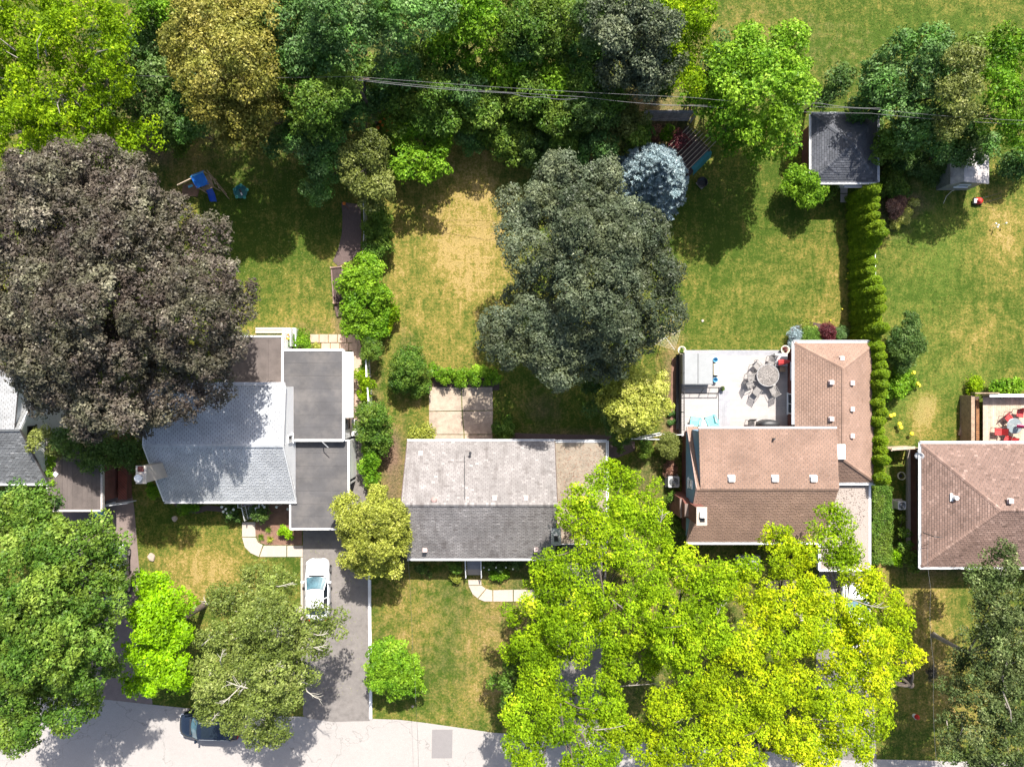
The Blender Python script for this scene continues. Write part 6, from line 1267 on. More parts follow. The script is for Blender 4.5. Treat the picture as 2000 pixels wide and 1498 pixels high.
for i in range(9):
    a = 2*math.pi*i/9; m.tube([(p.x-.30, p.y-.05+.16*math.cos(a), dz+.72+.10*math.sin(a)), (p.x+.05, p.y+.15*math.cos(a), dz+.95+.1*math.sin(a)), (p.x+.36, p.y+.03+.05*math.cos(a), dz+1.2)], [.07,.055,.02], 5, rnd.uniform(.2,.9))
m.build('canopy', m_red, t); MB().tube([(p.x-.75,p.y-.1,dz+.02),(p.x-.3,p.y-.05,dz+.72),(p.x+.40,p.y+.03,dz+1.22)], .022, 6).build('pole', m_metal, t)
p = D(1528,721,dz+.4); t = thing('side_table', 'small brown side table below the cushion box', 'table', (p.x, p.y, dz))
MB().box((p.x,p.y,dz+.42), (.42,.42,.04)).build('table_top', m_wood, t)
for sx, sy in ((-1,-1),(1,-1),(1,1),(-1,1)): MB().box((p.x+sx*.17,p.y+sy*.17,dz+.2), (.04,.04,.4)).build('leg', m_wood, t)
def adirondack(label, px, py, rz):
    t = thing('lounge_chair', label, 'chair', (0,0,0), 'turquoise lounge chairs on the deck')
    for i in range(5): MB().beam((.34-.13*i,-.27,.36-.03*i), (.34-.13*i,.27,.36-.03*i), .11, .02).build('seat_slat', m_teal, t)
    for i in range(6): MB().beam((-.26,-.25+.1*i,.22), (-.62,-.30+.12*i,1.0-.03*abs(i-2.5)), .095, .02, up=Vector((1,0,0))).build('back_slat', m_teal, t)
    for s in (-1, 1):
        MB().box((-.02,s*.36,.56), (.76,.13,.025)).build('armrest', m_teal, t); MB().beam((.33,s*.32,0), (.33,s*.32,.55), .09, .03).build('leg', m_teal, t); MB().beam((.36,s*.29,.33), (-.55,s*.29,.03), .03, .1).build('leg', m_teal, t)
    p = D(px, py, dz+.45); t.location = (p.x, p.y, dz-.03); t.rotation_euler = (0,0,rz)
adirondack('left turquoise slatted lounge chair against the rose-brown roof edge', 1359, 825, R(82)); adirondack('right turquoise slatted lounge chair, angled beside the dark deck strip', 1391, 822, R(112))
p = D(1376,827,dz+.4); t = thing('round_side_table', 'small white round table between the turquoise lounge chairs', 'table', (p.x, p.y, dz))
MB().cyl((p.x,p.y,dz+.4), .27, .03, 20).build('table_top', m_white, t); MB().cyl((p.x,p.y,dz-.03), .05, .43, 10).cyl((p.x,p.y,dz-.03), .2, .03, 16).build('pedestal', m_white, t)
p = D(1506,829,dz+1.0); t = thing('covered_grill', 'barbecue under a black cover at the roof edge', 'barbecue', (p.x, p.y, dz))
m = MB(); m.lathe((0,0,0), [(.62,.0),(.62,.7),(.55,.95),(.3,1.06),(0,1.08)], 16); m.v = [(p.x+v[0]*1.25*(1+.03*math.sin(v[2]*9+v[0]*5)), p.y+v[1]*.55, dz+v[2]) for v in m.v]; m.build('cover', m_dark, t, smooth=True)
MB().bb(p.x-.1, p.x+.6, p.y-.32, p.y-.3, dz+.1, dz+.3).build('strap', m_grey, t)
p = D(1468,829,dz+.5); chair('wire_chair', 'small wire garden chair standing alone at the roof edge', p.x, p.y, dz, R(-90), m_black, m_dark)
# gap fence with white rails, air conditioners
def ac(label, px, py, s, h, casing):
    p = W(px, py, h); t = thing('air_conditioner', label, 'air conditioner', (p.x, p.y, 0)); MB().box((p.x,p.y,.04), (s+.15,s+.15,.08)).build('pad', m_conc, t)
    MB().prism([(p.x+sx*s/2*k1, p.y+sy*s/2*k2) for sx, sy, k1, k2 in ((-1,-1,1,.85),(-1,-1,.85,1),(1,-1,.85,1),(1,-1,1,.85),(1,1,1,.85),(1,1,.85,1),(-1,1,.85,1),(-1,1,1,.85))], .082, h).build('casing', casing, t)
    m = MB(); m.cyl((p.x,p.y,h+.001), s*.40, .006, 24); m.build('fan_well', m_dark, t)
    m = MB()
    for r in (.14,.22,.30,.38): m.lathe((p.x,p.y,h+.02), [(s*r,0),(s*r+.012,.006),(s*r+.024,0)], 24)
    m.cyl((p.x,p.y,h+.012), s*.08, .03, 12)
    for k in range(8): m.beam((p.x,p.y,h+.018), (p.x+s*.4*math.cos(k*math.pi/4), p.y+s*.4*math.sin(k*math.pi/4), h+.018), .012, .008)
    m.build('fan_guard', m_metal, t)
ac('grey air conditioner with round fan guard beside the barberry and blue gable', 1316, 941, .84, .85, m_grey); ac('pale air conditioner beside the wall of the right-hand house', 1762, 987, .62, .75, m_alu)
p = W(1318,1001,.8); t = thing('gas_meter', 'small grey utility meter at the foot of the blue gable wall', 'meter', (p.x, p.y, 0))
MB().bb(p.x-.15, p.x+.1, p.y-.1, p.y+.15, .5, .85).build('meter_box', m_metal, t); MB().tube([(p.x-.2,p.y,0),(p.x-.2,p.y,.7),(p.x+.25,p.y,.7),(p.x+.25,p.y+.25,.7)], .03, 6).tube([(p.x+.12,p.y-.1,.2),(p.x+.12,p.y+.3,1.0)], .025, 6).build('pipe', m_metal, t)

# ------------------------------------------------------------------ fences
def board_fence(label, p, q, h, mat, name='wooden_fence', w=.14, lean=0, rail_mat=None):
    p = Vector((p[0],p[1],0)); q = Vector((q[0],q[1],0)); t = thing(name, label, 'fence', tuple((p+q)/2)); n = int((q-p).length/(w+.012)); d = (q-p).normalized(); s = Vector((-d.y,d.x,0))
    for i in range(n):
        c = p+d*((w+.012)*(i+.5)); hh = h+rnd.uniform(-.04,.04); top = c+s*lean+Vector((0,0,hh))
        vs = [e+d*a*w/2+s*b*.011 for e in (c, top) for a, b in ((-1,-1),(1,-1),(1,1),(-1,1))]
        MB().add(vs, [(3,2,1,0),(4,5,6,7),(0,1,5,4),(1,2,6,5),(2,3,7,6),(3,0,4,7)], rnd.uniform(.2,.85)).build('plank', mat, t)
    for z in (h*.25, h*.85): MB().beam(p+s*(lean*z/h-.035)+Vector((0,0,z)), q+s*(lean*z/h-.035)+Vector((0,0,z)), .05, .09).build('rail', rail_mat or mat, t)
    k = max(1, int((q-p).length/2.2))
    for i in range(k+1): c = p.lerp(q, i/k)-s*.09; MB().bb(c.x-.05, c.x+.05, c.y-.05, c.y+.05, 0, h+.05).build('post', rail_mat or mat, t)
    return t
a = W(1250,234,0); b = W(1348,234,0)
board_fence('leaning grey plank fence behind the blue spruce', (a.x,a.y-.1), (b.x,b.y-.1), 1.75, M('grey_plank', (.40,.37,.39), .8, .2, 4), w=.27, lean=.1)
a = W(1741,877,1.6); b = W(1797,874,1.6); t = board_fence('short tan wooden fence between the cedars and the right-hand house', (a.x,a.y), (b.x,b.y), 1.6, m_cedarwood)
MB().beam((a.x,a.y,1.66), (b.x-.4,b.y,1.66), .2, .04).build('cap_rail', m_cedarwood, t)
def wire_fence(label, pts, h, mat, name='metal_fence', step=.2, top=.03):
    P = [W(x, y) for x, y in pts]; t = thing(name, label, 'fence', (P[0].x, P[0].y, 0))
    for p, q in zip(P[:-1], P[1:]):
        MB().tube([(p.x,p.y,h),(q.x,q.y,h)], top, 6).build('top_rail', mat, t)
        m = MB(); L = (q-p).length; n = int(L/step); d = (q-p)/L
        for i in range(n+1):
            c = p+d*L*i/max(1,n)
            m.beam((c.x,c.y,.05), tuple(p+d*min(L, L*i/n+h*.8)+Vector((0,0,h*min(1,(L-L*i/n)/(h*.8)+1e-3)))), .006, .006); m.beam((c.x,c.y,.05), tuple(p+d*max(0, L*i/n-h*.8)+Vector((0,0,h*min(1,(L*i/n)/(h*.8)+1e-3)))), .006, .006)
        stuff(m.build('wire_mesh', m_metal, t))
        k = max(1, int(L/2.4))
        for i in range(k+1): c = p.lerp(q, i/k); MB().tube([(c.x,c.y,0),(c.x,c.y,h+.06)], .035, 6).build('post', mat, t)
    return t
wire_fence('metal fence beside the shaded path at the top', [(716,398),(718,450),(715,500)], 1.2, m_alu)
def panel_fence(label, pts, h, mat):
    P = [W(x, y, h/2) for x, y in pts]; t = thing('white_fence', label, 'fence', (P[0].x, P[0].y, 0))
    for p, q in zip(P[:-1], P[1:]):
        L = (q-p).length; d = (q-p)/L; n = int(L/.16)
        for i in range(n): c = p+d*(.16*(i+.5)); MB().bb(c.x-.012, c.x+.012, c.y-.07, c.y+.07, .05, h+rnd.uniform(-.01,.01), rnd.uniform(.4,.6)).build('picket', mat, t)
        MB().beam((p.x,p.y,h+.03), (q.x,q.y,h+.03), .09, .05).build('cap_rail', mat, t)
        for e in (p, q): MB().bb(e.x-.05, e.x+.05, e.y-.05, e.y+.05, 0, h+.12).build('post', mat, t)
panel_fence('white panel fence hidden in shrubs between white addition and tan lawn', [(718,690),(720,735)], 1.4, m_siding); panel_fence('white panel fence above the dense bush right of the addition', [(722,758),(725,815)], 1.4, m_siding)
a = W(1712,478,1.2); b = W(1713,525,1.2)
t = thing('white_rail_fence', 'bare white fence rail in the gap of the cedar row', 'fence', (26.9, a.y, 0))
MB().tube([(26.95,a.y+.8,1.3),(27.0,b.y-.5,1.3)], .035, 6).build('top_rail', m_gutter, t)
for y in (a.y+.8, b.y-.5): MB().tube([(26.97,y,0),(26.97,y,1.35)], .035, 6).build('post', m_gutter, t)
a = W(1228,857,1.5); b = W(1297,853,1.5); c = W(1338,849,1.5)
t = thing('side_gate_fence', 'open white-railed gate fence between the dark side tree and blue gable', 'fence', (a.x, a.y, 0))
MB().tube([(a.x,a.y,1.5),(b.x,a.y-.05,1.5)], .035, 6).build('top_rail', m_gutter, t); MB().tube([(c.x-.1,c.y,1.5),(b.x+.9,c.y-.02,1.5)], .035, 6).build('top_rail', m_gutter, t)
g0 = W(1252,857,1.45); MB().beam((g0.x,g0.y,1.45), (b.x,b.y+.2,1.45), .06, .05).beam((g0.x,g0.y,.15), (b.x,b.y+.2,.15), .05, .05).tube([(b.x,b.y+.2,.15),(b.x,b.y+.2,1.45)], .03, 6).build('gate', m_gutter, t)
for x_, y_ in ((a.x,a.y),(g0.x,g0.y),(b.x,a.y-.05),(b.x+.9,c.y)): MB().tube([(x_,y_,0),(x_,y_,1.6)], .04, 6).build('post', m_gutter, t)
a = W(201,989,1.4); b = W(249,983,1.4)
t = thing('driveway_gate', 'white-railed gate across the brown side driveway', 'gate', (a.x, a.y, 0))
MB().tube([(a.x,a.y,1.4),(b.x,b.y,1.4)], .03, 6).tube([(a.x,a.y,.2),(b.x,b.y,.2)], .03, 6).build('gate_frame', m_gutter, t)
m = MB()
for i in range(14): c = a.lerp(b, i/13); m.tube([(c.x,c.y,.2),(c.x,c.y,1.4)], .01, 4)
m.build('gate_bars', m_gutter, t)
# planter frame
a = W(647,523,.4); b = W(652,592,.4); c = W(672,590,.4); d = W(668,521,.4)
t = thing('raised_planter', 'raised wooden planter half covered by the sprawling bush', 'planter', tuple(W(660,560)))
for p, q in ((a,b),(b,c),(c,d),(d,a)): MB().beam((p.x,p.y,.22), (q.x,q.y,.22), .09, .42).build('plank', M('planter_wood', (.20,.13,.115), .8, .2, 4), t)
MB().prism([(p.x,p.y) for p in (a,b,c,d)], .0, .34).build('soil', m_darksoil, t)
for p in (a,b,c,d): MB().bb(p.x-.06, p.x+.06, p.y-.06, p.y+.06, 0, .55).build('post', m_wood, t)
p = W(661,606,.2); tag(MB().box((p.x,p.y,.1), (.5,.9,.16), .25).build('timber_step', m_woodd), 'dark timber step below the raised planter', 'step')
# trellis planter by the addition
p = W(563,665,.5); t = thing('trellis_planter', 'white trellis planter with red and yellow flowers beside the addition', 'planter', (p.x, p.y, 0))
for x_ in (W(555,650,1.2).x, W(567,650,1.2).x, W(577,650,1.2).x): MB().bb(x_-.03, x_+.03, W(560,676,1.2).y, W(560,641,1.2).y, .6, 1.2).build('slat', m_white, t)
MB().bb(W(552,650,.4).x, W(578,650,.4).x, W(560,676,.4).y, W(560,641,.4).y, 0, .5).build('box', m_white, t)
cl = [(p.x+rnd.uniform(-.4,.4), p.y+rnd.uniform(-.5,.5), .55+rnd.uniform(0,.2), .12, .5) for _ in range(22)]; P, A, B, ti = leaves(cl, .06, .8); tri_mesh('foliage', P, A, B, L_green, t, ti, (p.x,p.y,0))
for k in range(7): x_ = p.x+rnd.uniform(-.4,.4); y_ = p.y+rnd.uniform(.0,.6); MB().lathe((x_,y_,.85), [(0,.05),(.08,.02),(.05,-.05),(0,-.06)], 6).build('bloom', m_oflower if k % 2 else m_yflower, t)
# stone slabs in the paver strip are part of the walk; boulder on the left lawn
def rock(label, px, py, r, h, mat, sx=1.0, rz=0, name='flat_stone'):
    p = W(px, py); m = MB(); m.lathe((0,0,0), [(r*.9,-.03),(r,h*.4),(r*.86,h*.85),(r*.4,h),(0,h*1.02)], 14)
    m.v = [((v[0]*(1+.22*math.sin(v[1]*7/r*.4+v[0]*4)))*sx, v[1]*(1+.18*math.sin(v[0]*9)), v[2]) for v in m.v]
    m.v = [(p.x+v[0]*math.cos(rz)-v[1]*math.sin(rz), p.y+v[0]*math.sin(rz)+v[1]*math.cos(rz), v[2]) for v in m.v]
    o = m.build(name, mat); origin_to(o, (p.x,p.y,0)); return tag(o, label, 'stone')
rock('pale triangular flat stone on the dry front lawn left of the curved walkway', 296, 1088, .33, .18, m_stone, .8, .4)
rock('low brown stone in the shaded lawn below the pale grey roof', 341, 1013, .22, .1, m_stone)
rock('small tan stone in the bed behind the deck corner', 1564, 637, .14, .12, m_stone); rock('tan stone beside the cedar hedge foot near the hipped wing', 1667, 662, .2, .14, m_stone)
rock('small white stone on the kerb side of the lawn under the round maple', 806, 1379, .09, .08, m_conc); rock('pale stone on the lawn above the deck', 1372, 627, .1, .06, m_conc)

# ------------------------------------------------------------------ garden things
# play set
zt = 2.5
c0 = [W(371,337,zt-.35), W(394,329,zt-.35), W(402,354,zt-.35), W(382,360,zt-.35)]; r0 = W(372,345,zt); r1 = W(396,336,zt)
t = thing('play_set', 'wooden play tower with blue roof and blue slide beside the purple maple', 'play set', tuple(W(400,360)))
cc = W(386,346,zt); ux = (W(396,336,zt)-W(372,345,zt)).normalized(); uy = Vector((ux.y, -ux.x, 0))
def L3(u, v, z, o=cc): return Vector((o.x+ux.x*u+uy.x*v, o.y+ux.y*u+uy.y*v, z))
m = MB(); hw_, hv = .48, .60
for s, vv in ((-1,-hv*.75),(1,hv)):
    m.add([L3(-hw_,0-.18,zt), L3(hw_,0-.18,zt), L3(hw_,vv,zt-.35), L3(-hw_,vv,zt-.35), L3(-hw_,-.18,zt-.03), L3(hw_,-.18,zt-.03), L3(hw_,vv,zt-.38), L3(-hw_,vv,zt-.38)], [(0,1,2,3),(7,6,5,4),(0,4,5,1),(1,5,6,2),(2,6,7,3),(3,7,4,0)])
m.build('roof', m_bluet, t); MB().tube([L3(-hw_-.02,-.18,zt+.02), L3(hw_+.02,-.18,zt+.02)], .02, 5).build('ridge_pole', m_lblue, t)
for u in (-.42,.42):
    for v in (-.42,.5): MB().tube([L3(u,v,0), L3(u,v,zt-.3)], .045, 5).build('post', m_wood, t)
MB().prism([tuple(L3(u,v,0))[:2] for u, v in ((-.45,-.45),(.45,-.45),(.45,.53),(-.45,.53))], 1.1, 1.16).build('platform', m_wood, t)
for k in range(3): MB().tube([L3(.55+.06*k,-.3+.28*k,1.5-.3*k), L3(.55+.06*k,.1+.28*k,1.45-.3*k)], .03, 4).build('ladder_rung', m_cedarwood, t)
MB().tube([L3(.62,-.5,1.9), L3(.8,.9,.0)], .035, 5).tube([L3(.62,-.1,1.7), L3(.85,1.3,.0)], .03, 5).build('climbing_rail', m_wood, t)
s0 = W(406,362,1.15); s1 = W(418,394,.12); d = (s1-s0); sd = Vector((-d.y, d.x, 0)).normalized()
m = MB(); n = 10
for i in range(n+1):
    f = i/n; c = s0.lerp(s1, f); c.z = 1.15*(1-f)**1.25+.1*f+.05*math.sin(f*9); m.v += [tuple(c-sd*.27+Vector((0,0,.14))), tuple(c-sd*.22), tuple(c+sd*.22), tuple(c+sd*.27+Vector((0,0,.14)))]
for i in range(n):
    for j in range(3): m.f.append((i*4+j, (i+1)*4+j, (i+1)*4+j+1, i*4+j+1)); m.t.append(.5)
m.build('slide', m_bluep, t)
a = W(365,350,2.0); b = W(376,346,2.0); MB().tube([(a.x-.7,a.y-.45,2.0),(b.x+.2,b.y,2.05)], .05, 5).build('swing_beam', m_cedarwood, t)
p = W(372,364,.5); MB().box((p.x,p.y,.5), (.35,.15,.04), .4).build('swing_seat', m_lblue, t)
p = W(373,372); tag(MB().prism([(p.x-.7,p.y-.4),(p.x+.5,p.y-.5),(p.x+.7,p.y+.2),(p.x+.2,p.y+.6),(p.x-.6,p.y+.4)], -.02, .04).build('sand_patch', m_soil), 'orange-brown bark patch under the play tower', 'bark patch')
p = W(469,374,.35); t = thing('kiddie_pool', 'round teal toy water table on the shaded lawn', 'toy', (p.x, p.y, 0))
MB().lathe((p.x,p.y,0), [(0,.05),(.42,.05),(.46,.30),(.52,.32),(.50,.27),(.44,.2),(.38,.1),(0,.1)], 24).build('basin', m_dteal, t)
for k in range(5): a = k*1.25+.3; MB().lathe((p.x+.5*math.cos(a), p.y+.5*math.sin(a), .2), [(0,.08),(.12,.05),(.1,-.04),(0,-.05)], 10).build('flap', M('seafoam_plastic', (.08,.42,.32), .5), t)
MB().box((p.x,p.y,.2), (.12,.4,.1), .5).build('toy_boat', m_dark, t); MB().box((p.x+.08,p.y-.18,.28), (.1,.22,.05), .5).build('toy_boat_roof', m_alu, t)
# pergola
zt = 2.3; a = W(1338,330,zt); b = W(1392,283,zt)
t = thing('pergola', 'wooden pergola with pale rafters beside the blue spruce', 'pergola', (W(1360,300).x, W(1360,300).y, 0))
q0 = W(1350,333,zt); dxy = (W(1390,286,zt)-W(1343,333,zt)).normalized(); per = Vector((-dxy.y, dxy.x, 0)); base = W(1345,330,zt); Lr = 3.0
for i in range(9):
    o = base+per*(.27*i)+dxy*rnd.uniform(-.05,.05); MB().beam((o.x-dxy.x*.4,o.y-dxy.y*.4,zt), (o.x+dxy.x*(Lr-.1*i),o.y+dxy.y*(Lr-.1*i),zt), .045, .12).build('rafter', m_cedarwood, t)
for f in (0, Lr-.9):
    s = base+dxy*f-per*.1; e = base+dxy*f+per*2.3; MB().beam((s.x,s.y,zt-.13), (e.x,e.y,zt-.13), .08, .13).build('beam', m_woodd, t)
    for g in (s, e): MB().bb(g.x-.06, g.x+.06, g.y-.06, g.y+.06, 0, zt-.2).build('post', m_woodd, t)
dk = [base-per*.3-dxy*.4, base+per*2.4-dxy*.4, base+per*2.4+dxy*(Lr-.2), base-per*.3+dxy*Lr]
for i in range(14):
    s = base+per*(-.25+.19*i)-dxy*.4; e = s+dxy*(Lr+.3); MB().beam((s.x,s.y,.12), (e.x,e.y,.12), .175, .04, rnd.uniform(.2,.8)).build('floor_plank', M('dark_stained_deck', (.055,.035,.035), .8, .2, 3), t)
s = base-per*.33+dxy*.3; e = base-per*.33+dxy*2.2
m = MB(); m.add([(s.x,s.y,1.95),(e.x,e.y,1.95),(e.x+per.x*.28,e.y+per.y*.28,2.05),(s.x+per.x*.28,s.y+per.y*.28,2.05),(s.x-per.x*.2,s.y-per.y*.2,1.2),(e.x-per.x*.2,e.y-per.y*.2,1.2)], [(0,1,2,3),(4,5,1,0)])
m.build('shade_cloth', m_dteal, t)
p = W(1372,356,.3); t = thing('fire_pit', 'round dark fire bowl on a square stone slab, beside the pergola', 'fire pit', (p.x, p.y, 0))
MB().box((p.x+.02,p.y-.02,.04), (.66,.66,.08), .75).build('slab', m_stone, t); MB().lathe((p.x,p.y,.08), [(0,.02),(.25,.03),(.38,.22),(.41,.22),(.36,.14),(.24,.06),(0,.06)], 20).build('bowl', m_black, t)
p = W(1301,652,1.9); t = thing('clothes_dryer', 'rotary clothes line at the edge of the grey-green maple crown', 'clothes line', (W(1292,662).x, W(1292,662).y, 0))
p = W(1292,662,0); MB().tube([(p.x,p.y,0),(p.x,p.y,1.9)], .028, 6).build('pole', m_metal, t); m = MB(); c = Vector((p.x,p.y,1.8))
ar = [c+Vector((1.05*math.cos(k*math.pi/2+.5), 1.05*math.sin(k*math.pi/2+.5), .25)) for k in range(4)]
for q in ar: m.tube([c-Vector((0,0,.3)), q], .014, 5)
m.build('arm', m_alu, t); m = MB()
for f in (.35,.48,.61,.74,.87,1.0):
    for k in range(4): m.tube([c.lerp(ar[k], f)+Vector((0,0,.02)), c.lerp(ar[(k+1) % 4], f)+Vector((0,0,.02))], .007, 4)
m.build('line', m_cream, t)
# mower
p = W(1913,392,.3); t = thing('lawn_mower', 'red lawn mower with its handle stretched out beside the small shed', 'lawn mower', (p.x, p.y, 0))
m = MB(); m.lathe((0,0,0), [(.26,.12),(.3,.14),(.28,.26),(.14,.31),(0,.31)], 14); m.v = [(p.x+v[0]*1.15, p.y+v[1]*.9, v[2]) for v in m.v]; m.build('deck', m_redp, t, smooth=True)
MB().lathe((p.x-.02,p.y,.31), [(.14,0),(.15,.12),(.08,.18),(0,.18)], 12).build('engine', M('bright_red_cowl', (.62,.06,.05), .3), t); MB().box((p.x-.3,p.y-.02,.22), (.2,.34,.18)).build('grass_bag', m_grey, t)
for sx in (-1,1):
    for sy in (-1,1): m = MB(); m.tube([(p.x+sx*.24,p.y+sy*.24-.03,.1),(p.x+sx*.24,p.y+sy*.24+.03,.1)], .1, 12); m.build('wheel', m_tyre, t)
MB().tube([(p.x+.25,p.y+.2,.25),(p.x+1.3,p.y+.45,.75),(p.x+1.35,p.y+.1,.75),(p.x+.28,p.y-.2,.25)], .018, 5).build('handle', m_black, t)
pts = [W(1842,398), W(1848,384), W(1858,374), W(1866,371)]; o = MB().tube([(q.x,q.y,.03) for q in pts], .025, 6).build('garden_hose', m_cream); tag(o, 'pale garden hose curving over the lawn below the small shed', 'hose')
# hydrant-like lawn figure, recycling bin, dish
p = W(1793,1403,.5); t = thing('garden_ornament', 'small red and white garden ornament on the shaded lower right lawn', 'ornament', (p.x, p.y, 0))
MB().lathe((p.x,p.y,0), [(.16,0),(.18,.3),(.12,.4),(0,.42)], 12).build('body', m_white, t); MB().lathe((p.x-.02,p.y+.08,.38), [(.2,0),(.17,.12),(.06,.3),(0,.34)], 12).build('hat', m_redp, t)
p = W(192,1004,.6); t = thing('recycling_bin', 'blue recycling bin peeking out below the brown carport roof', 'bin', (p.x, p.y, 0))
m = MB(); m.bb(p.x-.28, p.x+.28, p.y-.2, p.y+.2, .02, .5); m.build('bin_body', m_bluet, t); MB().bb(p.x-.31, p.x+.31, p.y-.23, p.y+.23, .5, .54).build('rim', m_lblue, t)
p = W(1795,889,2.7); t = thing('satellite_dish', 'grey satellite dish at the gutter of the red-brown hipped roof', 'satellite dish', (p.x, p.y, 2.3))
m = MB(); m.lathe((0,0,0), [(0,0),(.15,.02),(.3,.08),(.31,.09),(.3,.1),(.15,.04),(0,.02)], 20); rm = Matrix.Rotation(R(-35), 3, 'Y') @ Matrix.Rotation(R(25), 3, 'X'); m.v = [tuple(Vector((p.x,p.y,2.75))+rm @ Vector(v)) for v in m.v]; m.build('dish', m_alu, t, smooth=True)
MB().tube([(p.x+.35,p.y,2.3),(p.x+.1,p.y,2.5),(p.x,p.y,2.72)], .025, 6).tube([(p.x,p.y-.1,2.72),(p.x-.22,p.y+.32,2.95)], .014, 5).box((p.x-.22,p.y+.34,2.96), (.1,.14,.08)).build('arm', m_metal, t)
p = W(1760,929,.3); t = thing('hose_reel', 'coiled garden hose hanging near the wall of the right-hand house', 'hose', (p.x, p.y, 0))
MB().tube([(p.x+.28*math.cos(k*.35), p.y+.28*math.sin(k*.35), .25+.006*k) for k in range(37)], .022, 5).build('coil', m_cream, t); MB().cyl((p.x,p.y,0), .12, .3, 10).build('stand', m_dark, t)
# --- wooden deck at the right edge
z5 = .7; x0 = W(1920,800,z5).x; x1 = 40.2; y1 = W(1950,775,z5).y; y0 = -4.6
t = thing('wooden_deck', 'tan board deck with red chairs behind the hipped roof', 'deck', ((x0+x1)/2, (y0+y1)/2, 0))
x = x0
while x < x1: MB().bb(x+.004, x+.136, y0, y1, z5-.04, z5+rnd.uniform(0,.004), rnd.uniform(.25,.8)).build('board', m_cedarwood, t); x += .14
for i in range(22): y = y0+.02+i*.155; MB().bb(W(1907,800,.4).x, x0-.05, y, y+.12, .34, .38, rnd.uniform(.3,.8)).build('step_slat', m_orangewood, t) if y < y1 else None
MB().bb(W(1897,800,1.3).x, W(1904,800,1.3).x, y0, y1+.1, .0, 1.3).build('side_wall', m_wood, t)
MB().bb(x0-.05, x1, y1+.0, y1+.22, 1.45, 1.5).build('privacy_rail', m_white, t); MB().bb(x0-.05, x1, y1+.06, y1+.16, z5, 1.448).build('privacy_wall', m_cedarwood, t)
MB().bb(W(1901,800,1.4).x, x0+.6, y1+.25, y1+.33, 1.1, 1.6).build('gate_beam', m_wood, t)
MB().bb(W(1908,800,.5).x, x0-.02, y0, y1, .0, .3).build('base', m_woodd, t)
tp = W(1982,832,z5+.73)
t = thing('glass_table', 'round glass table with a folded magenta umbrella on the wooden deck', 'table', (tp.x, tp.y, z5))
MB().cyl((tp.x,tp.y,z5+.72), .56, .015, 28).build('glass_top', M('pale_table_glass', (.20,.23,.235), .1, .1, 3, spec=.9), t); MB().lathe((tp.x,tp.y,z5+.71), [(.56,0),(.58,.015),(.56,.03)], 28).build('rim', m_metal, t)
for k in range(4): a = k*math.pi/2+.4; MB().tube([(tp.x+.1*math.cos(a),tp.y+.1*math.sin(a),z5+.7),(tp.x+.42*math.cos(a),tp.y+.42*math.sin(a),z5)], .02, 5).build('leg', m_metal, t)
t = thing('closed_umbrella', 'magenta and white parasol folded beside the glass table', 'umbrella', (tp.x+.1, tp.y, z5)); MB().tube([(tp.x+.05,tp.y,z5+.0),(tp.x+.1,tp.y,z5+2.3)], .02, 6).build('pole', m_metal, t)
for i in range(9): a = 2*math.pi*i/9; MB().tube([(tp.x+.12+.16*math.cos(a), tp.y+.14*math.sin(a), z5+1.0), (tp.x+.10+.05*math.cos(a), tp.y+.05*math.sin(a), z5+2.3)], [.05,.02], 5).build('fold', m_pink if i % 3 else m_white, t)
for lb, px, py, rz in (('upper left red chair at the glass table',1970,815,-.9),('upper right red chair at the glass table on the picture edge',1993,808,-1.7),('left red chair at the glass table, turned away',1950,843,3.1),('lower red chair at the glass table, near the roof edge',1969,857,2.7)):
    p = W(px, py, z5+.45); chair('red_chair', lb, p.x, p.y, z5, rz, m_dark, m_red, 'red deck chairs', slats=False)
P_ = [W(1896,764), W(1890,790), W(1880,820), W(1872,850)]; o = MB().tube([(q.x,q.y,.08) for q in P_], [.12,.13,.12,.1], 8).build('garden_log', m_wood); tag(o, 'long weathered log lying on the grass left of the wooden deck', 'log')
for lb, px, py in (('small white sign post at the hydrangea by the carport corner',562,997),):
    pass
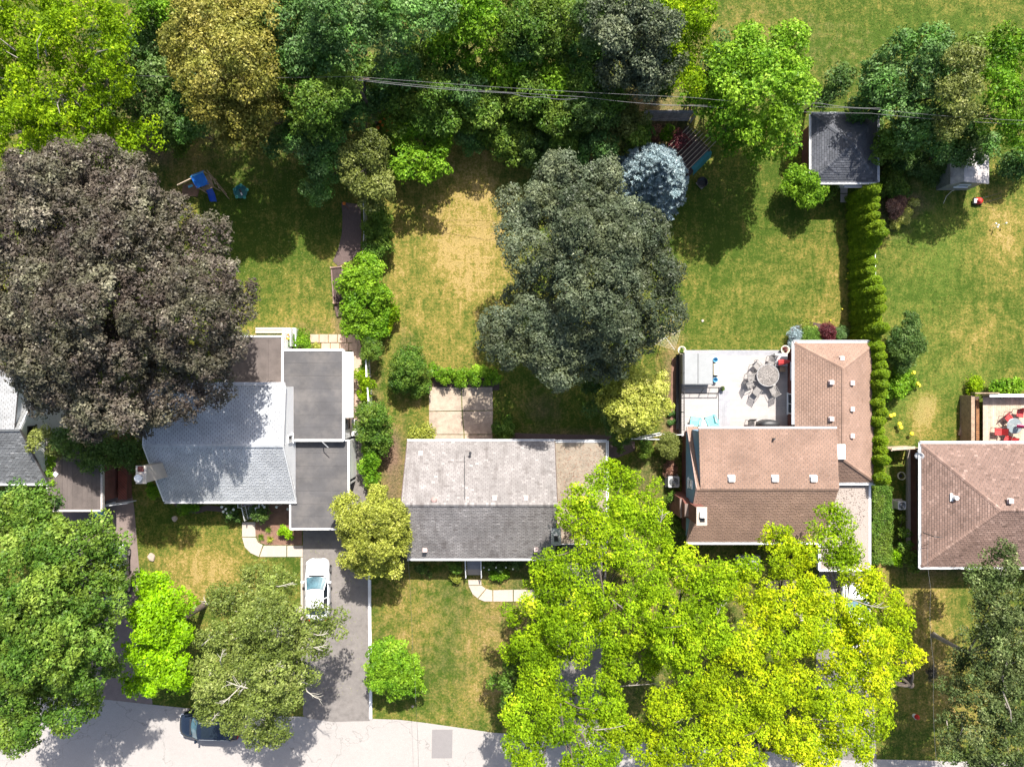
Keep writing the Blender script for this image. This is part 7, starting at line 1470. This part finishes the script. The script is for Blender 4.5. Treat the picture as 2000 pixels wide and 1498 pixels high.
# --- cables and pole
m_cable = M('weathered_cable', (0.13,0.13,0.135), .6, .1, 5)
def cable(label, pts, r=.02, mat=m_cable, name='overhead_cable'):
    P = [W(x, y, z) for x, y, z in pts]; out = []
    for i in range(len(P)-1):
        for k in range(8):
            f = k/8; q = P[i].lerp(P[i+1], f); q.z -= .25*math.sin(math.pi*f); out.append(tuple(q))
    out.append(tuple(P[-1])); o = MB().tube(out, r, 5).build(name, mat); origin_to(o, out[0]); tag(o, label, 'cable'); return o
cable('upper thin overhead cable crossing the woodland from left to right', [(250,148,8.4),(690,150,9.2),(1350,191,8.4),(1700,213,8.4),(2040,238,8.4)], .010)
cable('middle overhead cable running above the plank fence', [(690,154,8.8),(1140,190,8),(1350,207,7.6),(1700,222,7.6),(2040,245,7.6)], .012)
cable('short heavy pale cable bundle sagging above the bright maple', [(690,156,9.0),(1000,183,9.2),(1060,190,9),(1128,193,8.8)], .016, m_cable)
cable('thin overhead cable nearest the garage gutter', [(1240,200,6.8),(1350,206,6.8),(1600,202,6.8),(1720,212,6.8)], .016)
cable('thin black service wire crossing the front lawn and the street', [(797,1090,3.0),(806,1270,4.6),(812,1370,5.4),(818,1530,6.5)], .009, m_black)
cable('thin service wire dropping in front of the hipped roof', [(1814,1046,4.2),(1818,1150,5),(1824,1300,5.8),(1832,1520,6.6)], .007, m_cable)
p = W(690,150,8.6); t = thing('utility_pole', 'wooden utility pole hidden in the trees where the cables begin', 'utility pole', (p.x, p.y, 0))
MB().tube([(p.x,p.y,0),(p.x,p.y,8.4)], [.16,.11], 10).build('post', m_bark, t); MB().beam((p.x-.9,p.y+.1,8.0), (p.x+.9,p.y+.1,8.0), .1, .12).build('crossarm', m_woodd, t); MB().cyl((p.x+.3,p.y-.1,7.0), .2, .7, 14).build('transformer', m_dark, t)
# fallen leaves and debris, kept inside plain objects: twigs on gravel roofs are stuff
def litter(name, label, x0, x1, y0, y1, z, n, mat, L=.05):
    C = np.stack([rng.uniform(x0,x1,n), rng.uniform(y0,y1,n), np.full(n, z)], 1); a = rng.uniform(0,6.28,n)
    A = np.stack([np.cos(a)*L, np.sin(a)*L, rng.uniform(0,.01,n)], 1); B = np.stack([-np.sin(a)*L*.5, np.cos(a)*L*.5, rng.uniform(0,.01,n)], 1)
    o = tri_mesh(name, C, A, B, mat, None, rng.uniform(0,1,n)); stuff(o); tag(o, label, 'litter')
litter('leaf_litter', 'brown leaf litter on the tan gravel carport roof', 3.3, 6.6, -11.3, -4.5, 2.515, 1600, L_brown, .04)
litter('dry_twigs', 'dark dry twigs scattered on the speckled gravel roof', 22.6, 25.6, -10.6, -7.6, 2.565, 320, m_bark, .05)
litter('fallen_leaves', 'fallen leaves on the asphalt driveway near the kerb', -16, -11.2, -24, -9, .03, 500, L_olive, .04)
litter('fallen_petals', 'pale fallen petals and leaves on the shaded lawn left of the path', -26, -13, 6, 18, .06, 900, L_olive, .05)
